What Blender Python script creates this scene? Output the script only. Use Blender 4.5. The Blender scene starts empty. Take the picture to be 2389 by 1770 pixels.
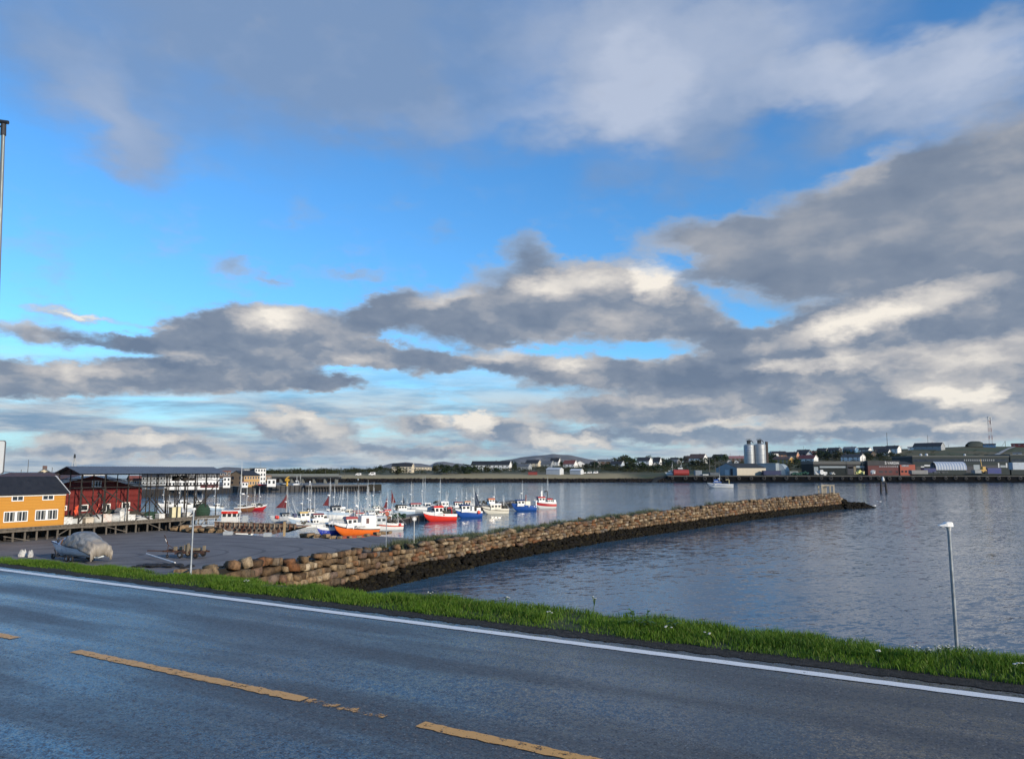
import bpy, bmesh, math, random
import numpy as np
from mathutils import Vector, Matrix, noise as mnoise
random.seed(7)
R = math.radians
scene = bpy.context.scene
# ------------------------------------------------------------------ camera
F, CX, CY, H = 1750.0, 1194.5, 885.0, 10.5
PITCH = R(6.92)
cd = bpy.data.cameras.new('camera'); cam = bpy.data.objects.new('camera', cd)
scene.collection.objects.link(cam); scene.camera = cam
cd.sensor_width = 36; cd.lens = F / 2389 * 36; cd.clip_start = .1; cd.clip_end = 40000
cam.location = (0, 0, H); cam.rotation_euler = (R(90) + PITCH, 0, 0)

def ray(px, py):
    u, v = (px - CX) / F, -(py - CY) / F
    c, s = math.cos(PITCH), math.sin(PITCH)
    return Vector((u, c - v * s, s + v * c))
def on_z(px, py, z=0.0):
    d = ray(px, py); t = (z - H) / d.z
    return Vector((d.x * t, d.y * t, z))
def on_y(px, py, Y):
    d = ray(px, py); t = Y / d.y
    return Vector((d.x * t, Y, H + d.z * t))
def azel(px, py):
    d = ray(px, py).normalized()
    return math.atan2(d.x, d.y), math.asin(d.z)

# ------------------------------------------------------------------ exposure, sun
scene.view_settings.view_transform = 'Standard'; scene.view_settings.look = 'None'
scene.view_settings.exposure = 0.0; scene.view_settings.gamma = 1.0
SUN_EL, SUN_AZ = R(16.5), R(130)
sd = bpy.data.lights.new('sun', 'SUN'); sd.energy = 4.6; sd.angle = R(2.5); sd.color = (1, .86, .68)
so = bpy.data.objects.new('sun', sd); scene.collection.objects.link(so)
sdir = Vector((math.sin(SUN_AZ) * math.cos(SUN_EL), math.cos(SUN_AZ) * math.cos(SUN_EL), math.sin(SUN_EL)))
so.rotation_euler = sdir.to_track_quat('Z', 'Y').to_euler()

# ------------------------------------------------------------------ node helper
class NT:
    def __init__(s, tree): s.t = tree; s.n = tree.nodes; s.l = tree.links
    def new(s, typ, **kw):
        n = s.n.new(typ)
        for k, v in kw.items(): setattr(n, k, v)
        return n
    def put(s, sock, v):
        if isinstance(v, bpy.types.NodeSocket): s.l.new(v, sock)
        elif v is not None:
            if isinstance(v, (tuple, list)) and len(v) == 3 and sock.type == 'RGBA': v = (*v, 1)
            sock.default_value = v
    def m(s, op, a, b=None, c=None, clamp=False):
        n = s.new('ShaderNodeMath', operation=op, use_clamp=clamp)
        s.put(n.inputs[0], a)
        if b is not None: s.put(n.inputs[1], b)
        if c is not None: s.put(n.inputs[2], c)
        return n.outputs[0]
    def vm(s, op, a, b=None, scale=None):
        n = s.new('ShaderNodeVectorMath', operation=op)
        s.put(n.inputs[0], a)
        if b is not None: s.put(n.inputs[1], b)
        if scale is not None: s.put(n.inputs['Scale'], scale)
        return n.outputs[0]
    def xyz(s, x, y, z=0.0):
        n = s.new('ShaderNodeCombineXYZ')
        for i, v in enumerate((x, y, z)): s.put(n.inputs[i], v)
        return n.outputs[0]
    def noise(s, vec, scale, detail=4, rough=.5, out=0, dist=0.0, dims='3D'):
        n = s.new('ShaderNodeTexNoise', noise_dimensions=dims)
        s.put(n.inputs['Vector'], vec); s.put(n.inputs['Scale'], scale)
        n.inputs['Detail'].default_value = detail; n.inputs['Roughness'].default_value = rough
        n.inputs['Distortion'].default_value = dist
        return n.outputs[out]
    def step(s, v, lo, hi, a=0.0, b=1.0, smooth=True):
        n = s.new('ShaderNodeMapRange', interpolation_type='SMOOTHSTEP' if smooth else 'LINEAR', clamp=True)
        for i, x in enumerate((v, lo, hi, a, b)): s.put(n.inputs[i], x)
        return n.outputs[0]
    def mix(s, f, a, b, blend='MIX'):
        n = s.new('ShaderNodeMix', data_type='RGBA', blend_type=blend)
        s.put(n.inputs[0], f); s.put(n.inputs[6], a); s.put(n.inputs[7], b)
        return n.outputs[2]
    def ramp(s, f, stops, interp='LINEAR'):
        n = s.new('ShaderNodeValToRGB'); n.color_ramp.interpolation = interp
        e = n.color_ramp.elements
        while len(e) < len(stops): e.new(.5)
        for k, (p, c) in enumerate(stops):
            e[k].position = p; e[k].color = (*c, 1) if len(c) == 3 else c
        s.put(n.inputs[0], f); return n.outputs[0]

# ------------------------------------------------------------------ sky: physical sky plus clouds given by bearing and height
wd = bpy.data.worlds.new('World'); scene.world = wd; wd.use_nodes = True
T = NT(wd.node_tree); T.n.clear()
sky = T.new('ShaderNodeTexSky', sky_type='NISHITA', sun_disc=False)
sky.sun_elevation = SUN_EL; sky.sun_rotation = SUN_AZ
sky.air_density = 1.0; sky.dust_density = 0.3; sky.ozone_density = 2.5; sky.altitude = 10
gen = T.new('ShaderNodeTexCoord').outputs['Generated']
sep = T.new('ShaderNodeSeparateXYZ'); T.put(sep.inputs[0], gen)
AZ = T.m('ARCTAN2', sep.outputs[0], sep.outputs[1])
EL = T.m('ARCSINE', sep.outputs[2])
P = T.xyz(AZ, EL)
PS = T.xyz(AZ, T.m('MULTIPLY', EL, 2.1))            # clouds are wider than tall
w1 = T.vm('SUBTRACT', T.noise(PS, 9, 4, .6, out=1), (.5, .5, .5))
w2 = T.vm('SUBTRACT', T.noise(PS, 34, 5, .62, out=1), (.5, .5, .5))
PW = T.vm('ADD', T.vm('ADD', P, T.vm('MULTIPLY', w1, (.055, .030, 0))), T.vm('MULTIPLY', w2, (.050, .028, 0)))
PSOFT = T.vm('ADD', P, T.vm('MULTIPLY', w1, (.12, .10, 0)))
D2 = 1.0713
def blobs(vec, lst):
    acc = None
    for (x, y, rx, ry, rot, wgt) in lst:
        a, e = azel(x * D2, y * D2)
        mp = T.new('ShaderNodeMapping', vector_type='TEXTURE')
        T.put(mp.inputs['Vector'], vec)
        mp.inputs['Location'].default_value = (a, e, 0)
        mp.inputs['Rotation'].default_value = (0, 0, R(rot))
        mp.inputs['Scale'].default_value = (rx * D2 / F, ry * D2 / F, 1)
        g = T.new('ShaderNodeTexGradient', gradient_type='SPHERICAL'); T.put(g.inputs[0], mp.outputs[0])
        acc = T.m('MULTIPLY_ADD', g.outputs['Fac'], wgt, acc if acc is not None else 0.0)
    return acc
VEIL = [(480,60,760,330,-6,1.5),(150,190,330,150,-25,.7),(300,330,160,80,-48,.9),(880,230,520,130,-10,.7),(860,20,420,260,0,.8),
        (1330,110,400,270,-12,1.5),(1640,80,440,260,4,1.25),(1420,230,420,90,5,.6),(2110,170,300,90,10,1.5),(1860,165,300,75,0,1.0),
        (1560,330,150,100,-25,.8),(1300,400,120,60,10,.75),(1830,320,250,90,22,.8),(2180,300,260,120,0,.9),(1440,390,120,120,-40,.45),(2250,20,300,60,10,.8),
        (1480,430,60,60,0,.4)]
VLIT = [(1330,130,330,230,-12,.8),(1700,60,380,180,4,.7),(2110,165,260,80,10,1.1),(1850,160,260,70,0,.8),(250,270,250,130,-40,.45),(1180,255,420,60,4,.45),(2010,340,260,60,20,.7),(1400,210,150,120,0,.6)]
MASS = [(620,728,250,72,0,1.8),(470,735,130,48,0,1.2),(560,690,110,42,0,1.0),(760,760,150,42,-8,1.2),
        (1010,690,270,75,-4,1.7),(830,680,100,50,20,1.2),(1180,640,220,85,0,1.6),(1340,640,220,90,0,1.8),(1440,680,190,75,-20,1.5),(1250,700,330,60,0,1.3),(850,775,210,40,-4,1.2),(1050,785,170,34,0,1.0),(1240,795,210,34,0,1.1),
        (1960,520,430,150,0,2.0),(2120,420,330,170,18,1.8),(1860,470,230,100,20,1.3),(2260,520,260,220,0,1.8),(1740,570,220,80,-12,1.3),(1520,510,180,50,2,1.25),(1620,520,110,50,0,.8),(1560,588,80,38,0,1.0),(1150,552,90,50,-8,1.0),
        (480,800,230,44,2,1.4),(190,822,320,46,1,1.6),(560,822,230,36,0,1.2),(700,834,140,20,0,.9),(160,732,280,24,-3,.8),(330,745,90,26,0,.6),(190,686,180,12,-4,.62),
        (1700,760,260,75,14,1.4),(1960,700,270,70,6,1.5),(2130,800,320,75,4,1.6),(1850,800,360,60,0,1.5),(1480,815,480,46,0,1.4),(1640,745,160,50,-10,1.0),(2200,700,120,36,0,.7),
        (1450,890,390,52,0,1.5),(1850,875,330,44,0,1.2),(2120,890,260,46,0,1.2),(1950,930,330,28,0,.9),
        (655,930,140,44,-6,1.35),(930,925,110,30,0,.9),(1040,925,62,44,0,1.5),(1150,945,130,36,-6,1.1),(1290,955,60,22,0,.8),(330,962,190,34,0,1.0),(180,960,110,30,0,.7),(850,980,420,22,0,.9),(300,985,340,18,0,.8),(1450,950,280,26,0,.8),(1750,945,240,26,0,.8),(2080,945,200,30,0,.9),(500,580,55,26,0,.5),(590,610,75,20,0,.5),(770,590,85,22,4,.5)]
LIT = [(1430,610,70,60,-20,1.7),(1290,610,210,46,2,1.0),(1180,620,120,40,20,.6),(590,688,100,36,0,1.3),(960,648,110,24,12,.7),(1330,690,170,50,0,.55),(760,782,140,26,0,.7),(1060,772,150,24,0,.7),(1230,792,140,20,0,.6),
       (240,805,190,22,0,.6),(420,775,120,18,0,.5),(190,685,190,13,-4,1.2),(1960,670,210,42,10,1.2),(1800,720,180,36,10,.8),(2130,780,190,46,4,.9),(1850,780,220,30,4,.8),(2050,850,120,26,-6,.8),(1700,800,160,22,0,.6),(1450,875,200,16,0,.45),
       (655,916,110,30,-8,1.2),(1035,912,58,38,-8,2.2),(950,915,60,18,0,1.0),(1190,955,90,22,-8,1.1),(1290,958,50,16,0,.9),(330,955,100,20,0,1.0),(180,962,70,18,0,.7),(1770,890,70,30,0,.9),(1850,930,260,16,0,.8),(2090,865,70,26,-10,1.1),(2160,850,40,24,0,1.0),(1560,925,140,16,0,.7),(1420,935,120,14,0,.7),(2100,930,80,16,0,.9),(2230,280,200,60,10,.4),(1900,350,130,40,25,.5)]
vd = blobs(PSOFT, VEIL); vl = blobs(PSOFT, VLIT); md = T.m('MINIMUM', blobs(PW, MASS), 1.25); ml = blobs(PW, LIT)
def puff(vec, sc, det):
    n = T.new('ShaderNodeTexVoronoi', feature='SMOOTH_F1', voronoi_dimensions='2D', normalize=True); T.put(n.inputs['Vector'], vec)
    n.inputs['Scale'].default_value = sc; n.inputs['Detail'].default_value = det; n.inputs['Roughness'].default_value = .52; n.inputs['Lacunarity'].default_value = 2.2; n.inputs['Smoothness'].default_value = .6
    return T.m('SUBTRACT', 1.0, T.m('MULTIPLY', n.outputs['Distance'], 1.35))
PQ = T.vm('ADD', T.xyz(AZ, T.m('MULTIPLY', EL, 1.7)), T.vm('MULTIPLY', w2, (.045, .03, 0)))
n_big = T.noise(PS, 5.5, 5, .5)
n_fb = T.noise(PQ, 15, 7, .56)
n_pf = puff(PQ, 9.5, 3.0); n_pf2 = puff(T.vm('ADD', PQ, (.013, .022, 0)), 9.5, 3.0)      # second sample a little towards the sun
n_mid = T.m('ADD', T.m('MULTIPLY', n_fb, .55), T.m('MULTIPLY', n_pf, .45))
relief = T.m('SUBTRACT', n_pf, n_pf2)
n_sh = T.noise(T.vm('ADD', PS, (4.2, 1.3, 0)), 6.0, 5, .52)
soft = T.step(EL, .10, .30, 1.0, .15)
away = T.m('MAXIMUM', T.step(T.m('ABSOLUTE', AZ), .62, .95), T.step(EL, .58, .8))
gen_cloud = T.step(n_big, .42, .62)
veil_a = T.step(T.m('ADD', vd, T.m('MULTIPLY', T.m('SUBTRACT', n_big, .5), .9)), .10, 1.4, 0, .88)
veil_a = T.m('MAXIMUM', veil_a, T.m('MULTIPLY', T.m('MULTIPLY', away, gen_cloud), .85))
mass_v = T.m('ADD', md, T.m('MULTIPLY', T.m('SUBTRACT', n_mid, .5), 1.30))
mass_a = T.step(mass_v, T.m('MULTIPLY_ADD', soft, .12, .06), T.m('ADD', T.m('MULTIPLY', soft, -.62), 1.30), 0, .96)
# thin layered bands near the horizon
PB = T.xyz(AZ, T.m('MULTIPLY', EL, 7.0))
nb = T.noise(PB, 4.5, 7, .58, dist=.4); nb2 = T.noise(T.vm('ADD', PB, (3.1, 1.7, 0)), 7.0, 7, .6)
low = T.m('MULTIPLY', T.step(EL, .17, .06), T.step(EL, -.02, .0))
band_a = T.m('MULTIPLY', T.step(nb, .34, .56), T.m('MULTIPLY', low, .95))
K = 10.0
def c10(r, g, b): return (r * K, g * K, b * K)
skyc = T.mix(1.0, sky.outputs[0], (.84, 1.62, 2.20), 'MULTIPLY')
haze_w = T.step(EL, .17, .0, 0, .70)
skyc = T.mix(haze_w, skyc, c10(.50, .67, .76))
band_c = T.mix(T.step(nb2, .36, .64), c10(.20, .31, .46), c10(.62, .66, .68))
col = T.mix(band_a, skyc, band_c)
thin_a = T.m('MULTIPLY', T.step(T.m('ADD', md, T.m('MULTIPLY', T.m('SUBTRACT', n_fb, .5), 1.5)), -.02, .62, 0, .62), T.step(EL, .42, .26))
col = T.mix(thin_a, col, c10(.40, .47, .56))
veil_c = T.mix(T.m('ADD', vl, T.m('MULTIPLY', T.m('SUBTRACT', n_fb, .5), .4), clamp=True), c10(.215, .315, .50), c10(.52, .58, .71))
col = T.mix(veil_a, col, veil_c)
L = T.m('MULTIPLY_ADD', ml, .62, .22)
L = T.m('ADD', L, T.m('MULTIPLY', T.m('SUBTRACT', n_sh, .5), .95))
L = T.m('ADD', L, T.m('MULTIPLY', T.m('MULTIPLY', relief, soft), .85))
L = T.m('ADD', L, T.m('MULTIPLY', T.m('MULTIPLY', T.m('SUBTRACT', n_mid, .5), soft), .22))
L = T.m('ADD', L, T.step(mass_v, 1.1, .35, 0, .12), clamp=True)
mass_c = T.ramp(L, [(0, (.145, .195, .285)), (.25, (.225, .27, .35)), (.52, (.48, .475, .49)), (1, (.96, .89, .79))])
mass_c = T.mix(T.step(EL, .13, .0, 0, .50), mass_c, T.mix(T.step(L, .15, .6), (.30, .40, .52), (.80, .78, .72)))
mass_c = T.mix(1.0, mass_c, (K, K, K), 'MULTIPLY')
col = T.mix(mass_a, col, mass_c)
bg = T.new('ShaderNodeBackground'); T.put(bg.inputs[0], col); bg.inputs[1].default_value = .1
wo = T.new('ShaderNodeOutputWorld'); T.l.new(bg.outputs[0], wo.inputs[0])
wd.cycles.sampling_method = 'MANUAL'; wd.cycles.sample_map_resolution = 512
# ------------------------------------------------------------------ object helpers
COL = scene.collection
def tag(o, label=None, cat=None, group=None, kind=None):
    if label: o['label'] = label
    if cat: o['category'] = cat
    if group: o['group'] = group
    if kind: o['kind'] = kind
    return o
def thing(name, label, cat, loc=(0, 0, 0), rz=0.0, group=None):
    o = bpy.data.objects.new(name, None); COL.objects.link(o)
    o.location = loc; o.rotation_euler = (0, 0, rz); o.empty_display_size = .3
    return tag(o, label, cat, group)
class MB:
    """collects faces; build() links them as ONE mesh object"""
    def __init__(s): s.v = []; s.f = []; s.mi = []
    def add(s, vs, fs, mi=0):
        b = len(s.v); s.v += [tuple(p) for p in vs]
        s.f += [tuple(b + i for i in f) for f in fs]; s.mi += [mi] * len(fs); return s
    def box(s, x0, x1, y0, y1, z0, z1, mi=0, M=None):
        vs = [Vector((x, y, z)) for z in (z0, z1) for (x, y) in ((x0, y0), (x1, y0), (x1, y1), (x0, y1))]
        if M is not None: vs = [M @ p for p in vs]
        return s.add(vs, [(3, 2, 1, 0), (4, 5, 6, 7), (0, 1, 5, 4), (1, 2, 6, 5), (2, 3, 7, 6), (3, 0, 4, 7)], mi)
    def cbox(s, c, d, mi=0, rz=0.0, M=None):
        m = Matrix.Translation(c) @ Matrix.Rotation(rz, 4, 'Z')
        if M is not None: m = m @ M
        return s.box(-d[0] / 2, d[0] / 2, -d[1] / 2, d[1] / 2, -d[2] / 2, d[2] / 2, mi, m)
    def tube(s, p0, p1, r0, r1=None, n=6, mi=0, cap=True):
        p0, p1 = Vector(p0), Vector(p1); r1 = r0 if r1 is None else r1
        d = (p1 - p0).normalized(); a = d.orthogonal().normalized(); b = d.cross(a)
        vs = []
        for p, r in ((p0, r0), (p1, r1)):
            vs += [p + (a * math.cos(2 * math.pi * k / n) + b * math.sin(2 * math.pi * k / n)) * r for k in range(n)]
        fs = [(k, (k + 1) % n, n + (k + 1) % n, n + k) for k in range(n)]
        if cap: fs += [tuple(range(n - 1, -1, -1)), tuple(range(n, 2 * n))]
        return s.add(vs, fs, mi)
    def path(s, pts, r, n=6, mi=0):
        for p, q in zip(pts[:-1], pts[1:]): s.tube(p, q, r, None, n, mi)
        return s
    def beam(s, p0, p1, w, h=None, mi=0):
        p0, p1 = Vector(p0), Vector(p1); h = h or w
        d = (p1 - p0); L = d.length; d.normalize()
        up = Vector((0, 0, 1)) if abs(d.z) < .95 else Vector((1, 0, 0))
        a = d.cross(up).normalized(); b = a.cross(d)
        m = Matrix((a.to_4d(), d.to_4d(), b.to_4d(), (0, 0, 0, 1))).transposed()
        m = Matrix(((a.x, d.x, b.x, p0.x), (a.y, d.y, b.y, p0.y), (a.z, d.z, b.z, p0.z), (0, 0, 0, 1)))
        return s.box(-w / 2, w / 2, 0, L, -h / 2, h / 2, mi, m)
    def prism(s, poly, z0, z1, mi=0, M=None):
        n = len(poly)
        vs = [Vector((x, y, z0)) for x, y in poly] + [Vector((x, y, z1)) for x, y in poly]
        if M is not None: vs = [M @ p for p in vs]
        return s.add(vs, [tuple(range(n - 1, -1, -1)), tuple(range(n, 2 * n))] +
                     [(k, (k + 1) % n, n + (k + 1) % n, n + k) for k in range(n)], mi)
    def lathe(s, prof, c=(0, 0, 0), n=12, mi=0):
        c = Vector(c); vs = []; fs = []
        for r, z in prof:
            vs += [c + Vector((r * math.cos(2 * math.pi * k / n), r * math.sin(2 * math.pi * k / n), z)) for k in range(n)]
        for j in range(len(prof) - 1):
            fs += [(j * n + k, j * n + (k + 1) % n, (j + 1) * n + (k + 1) % n, (j + 1) * n + k) for k in range(n)]
        fs += [tuple(range(n - 1, -1, -1)), tuple(range((len(prof) - 1) * n, len(prof) * n))]
        return s.add(vs, fs, mi)
    def ball(s, c, r, mi=0, n=8, sx=1, sy=1, sz=1):
        pr = [(max(.02 * r, r * math.sin(math.pi * j / 6)), -r * math.cos(math.pi * j / 6)) for j in range(7)]
        b = len(s.v); s.lathe(pr, (0, 0, 0), n, mi); c = Vector(c)
        s.v[b:] = [(c.x + x * sx, c.y + y * sy, c.z + z * sz) for x, y, z in s.v[b:]]; return s
    def ring(s, c, axis, R0, r, n=12, m=6, mi=0):
        """torus round axis"""
        c = Vector(c); d = Vector(axis).normalized(); a = d.orthogonal().normalized(); b = d.cross(a)
        vs = []; fs = []
        for i in range(n):
            e = a * math.cos(2 * math.pi * i / n) + b * math.sin(2 * math.pi * i / n)
            vs += [c + e * (R0 + r * math.cos(2 * math.pi * j / m)) + d * (r * math.sin(2 * math.pi * j / m)) for j in range(m)]
        for i in range(n):
            for j in range(m):
                fs.append((i * m + j, ((i + 1) % n) * m + j, ((i + 1) % n) * m + (j + 1) % m, i * m + (j + 1) % m))
        return s.add(vs, fs, mi)
    def loft(s, rings, mi=0, closed=True, cap=False):
        n = len(rings[0]); vs = [p for r in rings for p in r]; fs = []
        for j in range(len(rings) - 1):
            for k in range(n if closed else n - 1):
                fs.append((j * n + k, j * n + (k + 1) % n, (j + 1) * n + (k + 1) % n, (j + 1) * n + k))
        if cap: fs += [tuple(range(n - 1, -1, -1)), tuple(range((len(rings) - 1) * n, len(rings) * n))]
        return s.add(vs, fs, mi)
    def build(s, name, mats, parent=None, smooth=False, loc=None):
        me = bpy.data.meshes.new(name); me.from_pydata(s.v, [], s.f)
        for m in (mats if isinstance(mats, (list, tuple)) else [mats]): me.materials.append(m)
        if any(s.mi): me.polygons.foreach_set('material_index', s.mi)
        if smooth: me.polygons.foreach_set('use_smooth', [True] * len(s.f))
        me.update()
        o = bpy.data.objects.new(name, me); COL.objects.link(o)
        if parent is not None: o.parent = parent
        if loc is not None: o.location = loc
        return o
def np_mesh(name, V, faces, mat, parent=None, smooth=False):
    """faces: int array (n,k), all with the same number of corners"""
    me = bpy.data.meshes.new(name); V = np.asarray(V, dtype=np.float32); faces = np.asarray(faces, dtype=np.int32)
    n, k = faces.shape
    me.vertices.add(len(V)); me.vertices.foreach_set('co', V.ravel())
    me.loops.add(n * k); me.loops.foreach_set('vertex_index', faces.ravel())
    me.polygons.add(n); me.polygons.foreach_set('loop_start', np.arange(0, n * k, k, dtype=np.int32))
    me.polygons.foreach_set('loop_total', np.full(n, k, dtype=np.int32))
    if smooth: me.polygons.foreach_set('use_smooth', np.ones(n, dtype=bool))
    me.materials.append(mat); me.update(calc_edges=True); me.validate()
    o = bpy.data.objects.new(name, me); COL.objects.link(o)
    if parent is not None: o.parent = parent
    return o

# ------------------------------------------------------------------ materials
MATS = {}
def new_mat(name):
    m = bpy.data.materials.new(name); m.use_nodes = True; t = NT(m.node_tree)
    return m, t, m.node_tree.nodes['Principled BSDF']
def mat(name, col, rough=.6, var=.18, scale=1.5, metal=0.0, bump=0.0, stretch=(1, 1, 1), dirt=None, dirt_amt=.0, spec=None):
    """painted or raw surface: colour with soft mottling, optional patches of dirt or rust, optional fine bump"""
    if name in MATS: return MATS[name]
    m, t, b = new_mat(name)
    co = t.new('ShaderNodeTexCoord').outputs['Object']
    co = t.vm('MULTIPLY', co, stretch)
    n = t.noise(co, scale, 5, .6)
    c = t.mix(t.step(n, .25, .75), tuple(x * (1 - var) for x in col), tuple(min(.95, x * (1 + var)) for x in col))
    if dirt:
        n2 = t.noise(t.vm('ADD', co, (7.3, 2.1, 4.4)), scale * 2.3, 6, .65)
        c = t.mix(t.step(n2, .62 - dirt_amt * .4, .72, 0, .9), c, dirt)
    t.put(b.inputs['Base Color'], c); b.inputs['Metallic'].default_value = metal
    t.put(b.inputs['Roughness'], t.step(n, .2, .8, max(.03, rough - .12), min(1, rough + .12)))
    if spec is not None: b.inputs['Specular IOR Level'].default_value = spec
    if bump:
        bp = t.new('ShaderNodeBump'); bp.inputs['Strength'].default_value = bump; bp.inputs['Distance'].default_value = .05
        t.put(bp.inputs['Height'], t.noise(co, scale * 6, 5, .6)); t.put(b.inputs['Normal'], bp.outputs[0])
    MATS[name] = m; return m
def boards(name, col, pitch=.16, axis=2, var=.16, rough=.7):
    """painted boarding: each board a little different, a dark joint between boards"""
    if name in MATS: return MATS[name]
    m, t, b = new_mat(name)
    co = t.new('ShaderNodeTexCoord').outputs['Object']
    s = t.new('ShaderNodeSeparateXYZ'); t.put(s.inputs[0], co)
    u = s.outputs[2] if axis == 2 else t.m('ADD', s.outputs[0], s.outputs[1])
    k = t.m('DIVIDE', u, pitch)
    wn = t.new('ShaderNodeTexWhiteNoise', noise_dimensions='1D'); t.put(wn.inputs['W'], t.m('FLOOR', k))
    n = t.noise(t.vm('MULTIPLY', co, (1, 1, .25) if axis != 2 else (.4, .4, 2)), 2.2, 5, .6)
    f = t.m('ADD', t.m('MULTIPLY', wn.outputs[0], .5), t.m('MULTIPLY', n, .5))
    c = t.mix(f, tuple(x * (1 - var) for x in col), tuple(min(.95, x * (1 + var)) for x in col))
    fr = t.m('FRACT', k); groove = t.m('MINIMUM', t.step(fr, 0, .10), t.step(fr, 1, .93))
    bp = t.new('ShaderNodeBump'); bp.inputs['Strength'].default_value = .6; bp.inputs['Distance'].default_value = .03
    t.put(bp.inputs['Height'], groove); t.put(b.inputs['Normal'], bp.outputs[0])
    t.put(b.inputs['Base Color'], c); b.inputs['Roughness'].default_value = rough
    MATS[name] = m; return m
GLASS = mat('window_glass', (.03, .036, .042), .08, .3, 2)
WHITE = mat('white_paint', (.78, .78, .76), .5, .06, 1.2, dirt=(.5, .46, .40), dirt_amt=.12)
BLACK = mat('black_paint', (.02, .021, .024), .5, .2)
GREYM = mat('galvanised_steel', (.34, .37, .40), .45, .12, 3, metal=.6)
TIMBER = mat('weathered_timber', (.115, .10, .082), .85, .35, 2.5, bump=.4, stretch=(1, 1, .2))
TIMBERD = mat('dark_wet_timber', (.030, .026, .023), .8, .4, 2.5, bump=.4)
RUBBER = mat('black_rubber', (.012, .012, .013), .7, .2)
RED = mat('red_paint', (.42, .022, .02), .5, .14, 1)
ORANGE = mat('orange_plastic', (.72, .10, .04), .45, .1)
ROPE = mat('pale_rope', (.45, .42, .36), .9, .2)

# ------------------------------------------------------------------ road frame: a = along, n = across (away from the camera)
ROAD_Z = H - 1.75
_w0, _w1 = on_z(0, 1326.3, ROAD_Z), on_z(2389, 1629.5, ROAD_Z)
RA = (_w0 - _w1); RA.z = 0; RA.normalize()
RN = Vector((-RA.y, RA.x, 0)); RN = RN if RN.y > 0 else -RN
N_LINE = _w0.dot(RN); N_MID = (on_z(0, 1478.4, ROAD_Z).dot(RN) + on_z(1339, 1769.8, ROAD_Z).dot(RN)) / 2
RM = Matrix(((RA.x, RN.x, 0, 0), (RA.y, RN.y, 0, 0), (0, 0, 1, 0), (0, 0, 0, 1)))
if RM.determinant() < 0: RM = Matrix(((-RA.x, RN.x, 0, 0), (-RA.y, RN.y, 0, 0), (0, 0, 1, 0), (0, 0, 0, 1)))
SGN = 1 if Vector((RM[0][0], RM[1][0], 0)).dot(RA) > 0 else -1      # local x of the road objects = SGN * along
def road_obj(o): o.matrix_world = Matrix.Translation((0, 0, ROAD_Z)) @ RM; return o
def along(px, py): return on_z(px, py, ROAD_Z).dot(RA) * SGN
print('ROAD', N_LINE, N_MID, RA, SGN, along(0, 1478), along(2389, 1629))

def asphalt(name, base=(.045, .047, .050), wet=True, sc=1.0):
    m, t, b = new_mat(name)
    co = t.new('ShaderNodeTexCoord').outputs['Object']
    fine = t.noise(co, 95 * sc, 3, .6); mid = t.noise(co, 26 * sc, 4, .6)
    st = t.vm('MULTIPLY', co, (.09, 1.0, 1))                       # tracks run along the carriageway
    tr = t.noise(st, 1.6 * sc, 4, .55); pat = t.noise(t.vm('MULTIPLY', co, (.5, 1, 1)), .55 * sc, 5, .6)
    vo = t.new('ShaderNodeTexVoronoi', feature='F1'); t.put(vo.inputs['Vector'], co); vo.inputs['Scale'].default_value = 48 * sc
    wn = t.new('ShaderNodeSeparateColor'); t.put(wn.inputs[0], vo.outputs['Color'])
    chip = t.m('MULTIPLY', t.step(wn.outputs[0], .82, .97), t.step(vo.outputs['Distance'], .42, .2))
    c = t.mix(t.step(t.m('ADD', t.m('MULTIPLY', mid, .5), t.m('MULTIPLY', fine, .5)), .38, .62), tuple(x * .45 for x in base), tuple(x * 1.7 for x in base))
    c = t.mix(t.m('MULTIPLY', chip, .75), c, (.30, .29, .28))
    w = t.m('ADD', t.m('MULTIPLY', tr, .6), t.m('MULTIPLY', pat, .4))
    c = t.mix(t.step(w, .40, .60, .45, 0), c, tuple(x * .55 for x in base))
    t.put(b.inputs['Base Color'], c)
    r = t.m('ADD', t.step(w, .37, .62, .12, .46), t.m('MULTIPLY', t.m('SUBTRACT', mid, .5), .34))
    t.put(b.inputs['Roughness'], r if wet else t.m('ADD', r, .28))
    spk = t.noise(co, 48 * sc, 3, .65); t.put(b.inputs['Specular IOR Level'], t.step(t.m('ADD', t.m('MULTIPLY', spk, .65), t.m('MULTIPLY', fine, .35)), .36, .62, .12, .85))
    g1 = t.vm('SUBTRACT', t.noise(co, 70 * sc, 3, .6, out=1), (.5, .5, .5)); g2 = t.vm('SUBTRACT', t.noise(co, 22 * sc, 4, .6, out=1), (.5, .5, .5))
    gr = t.vm('MULTIPLY', t.vm('ADD', g1, t.vm('MULTIPLY', g2, (.8, .8, .8))), (.95, .95, 0))
    gr = t.vm('SCALE', gr, scale=t.step(w, .36, .62, .45, 1.15))
    geo = t.new('ShaderNodeNewGeometry')
    t.put(b.inputs['Normal'], t.vm('NORMALIZE', t.vm('ADD', gr, geo.outputs['Normal'])))
    return m
ASPH = asphalt('wet_asphalt', (.050, .049, .048))
road_obj(tag(MB().add([(-140, -4.5, 0), (140, -4.5, 0), (140, N_LINE + .42, 0), (-140, N_LINE + .42, 0)], [(0, 1, 2, 3)]).build('road', ASPH), kind='structure'))
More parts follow.
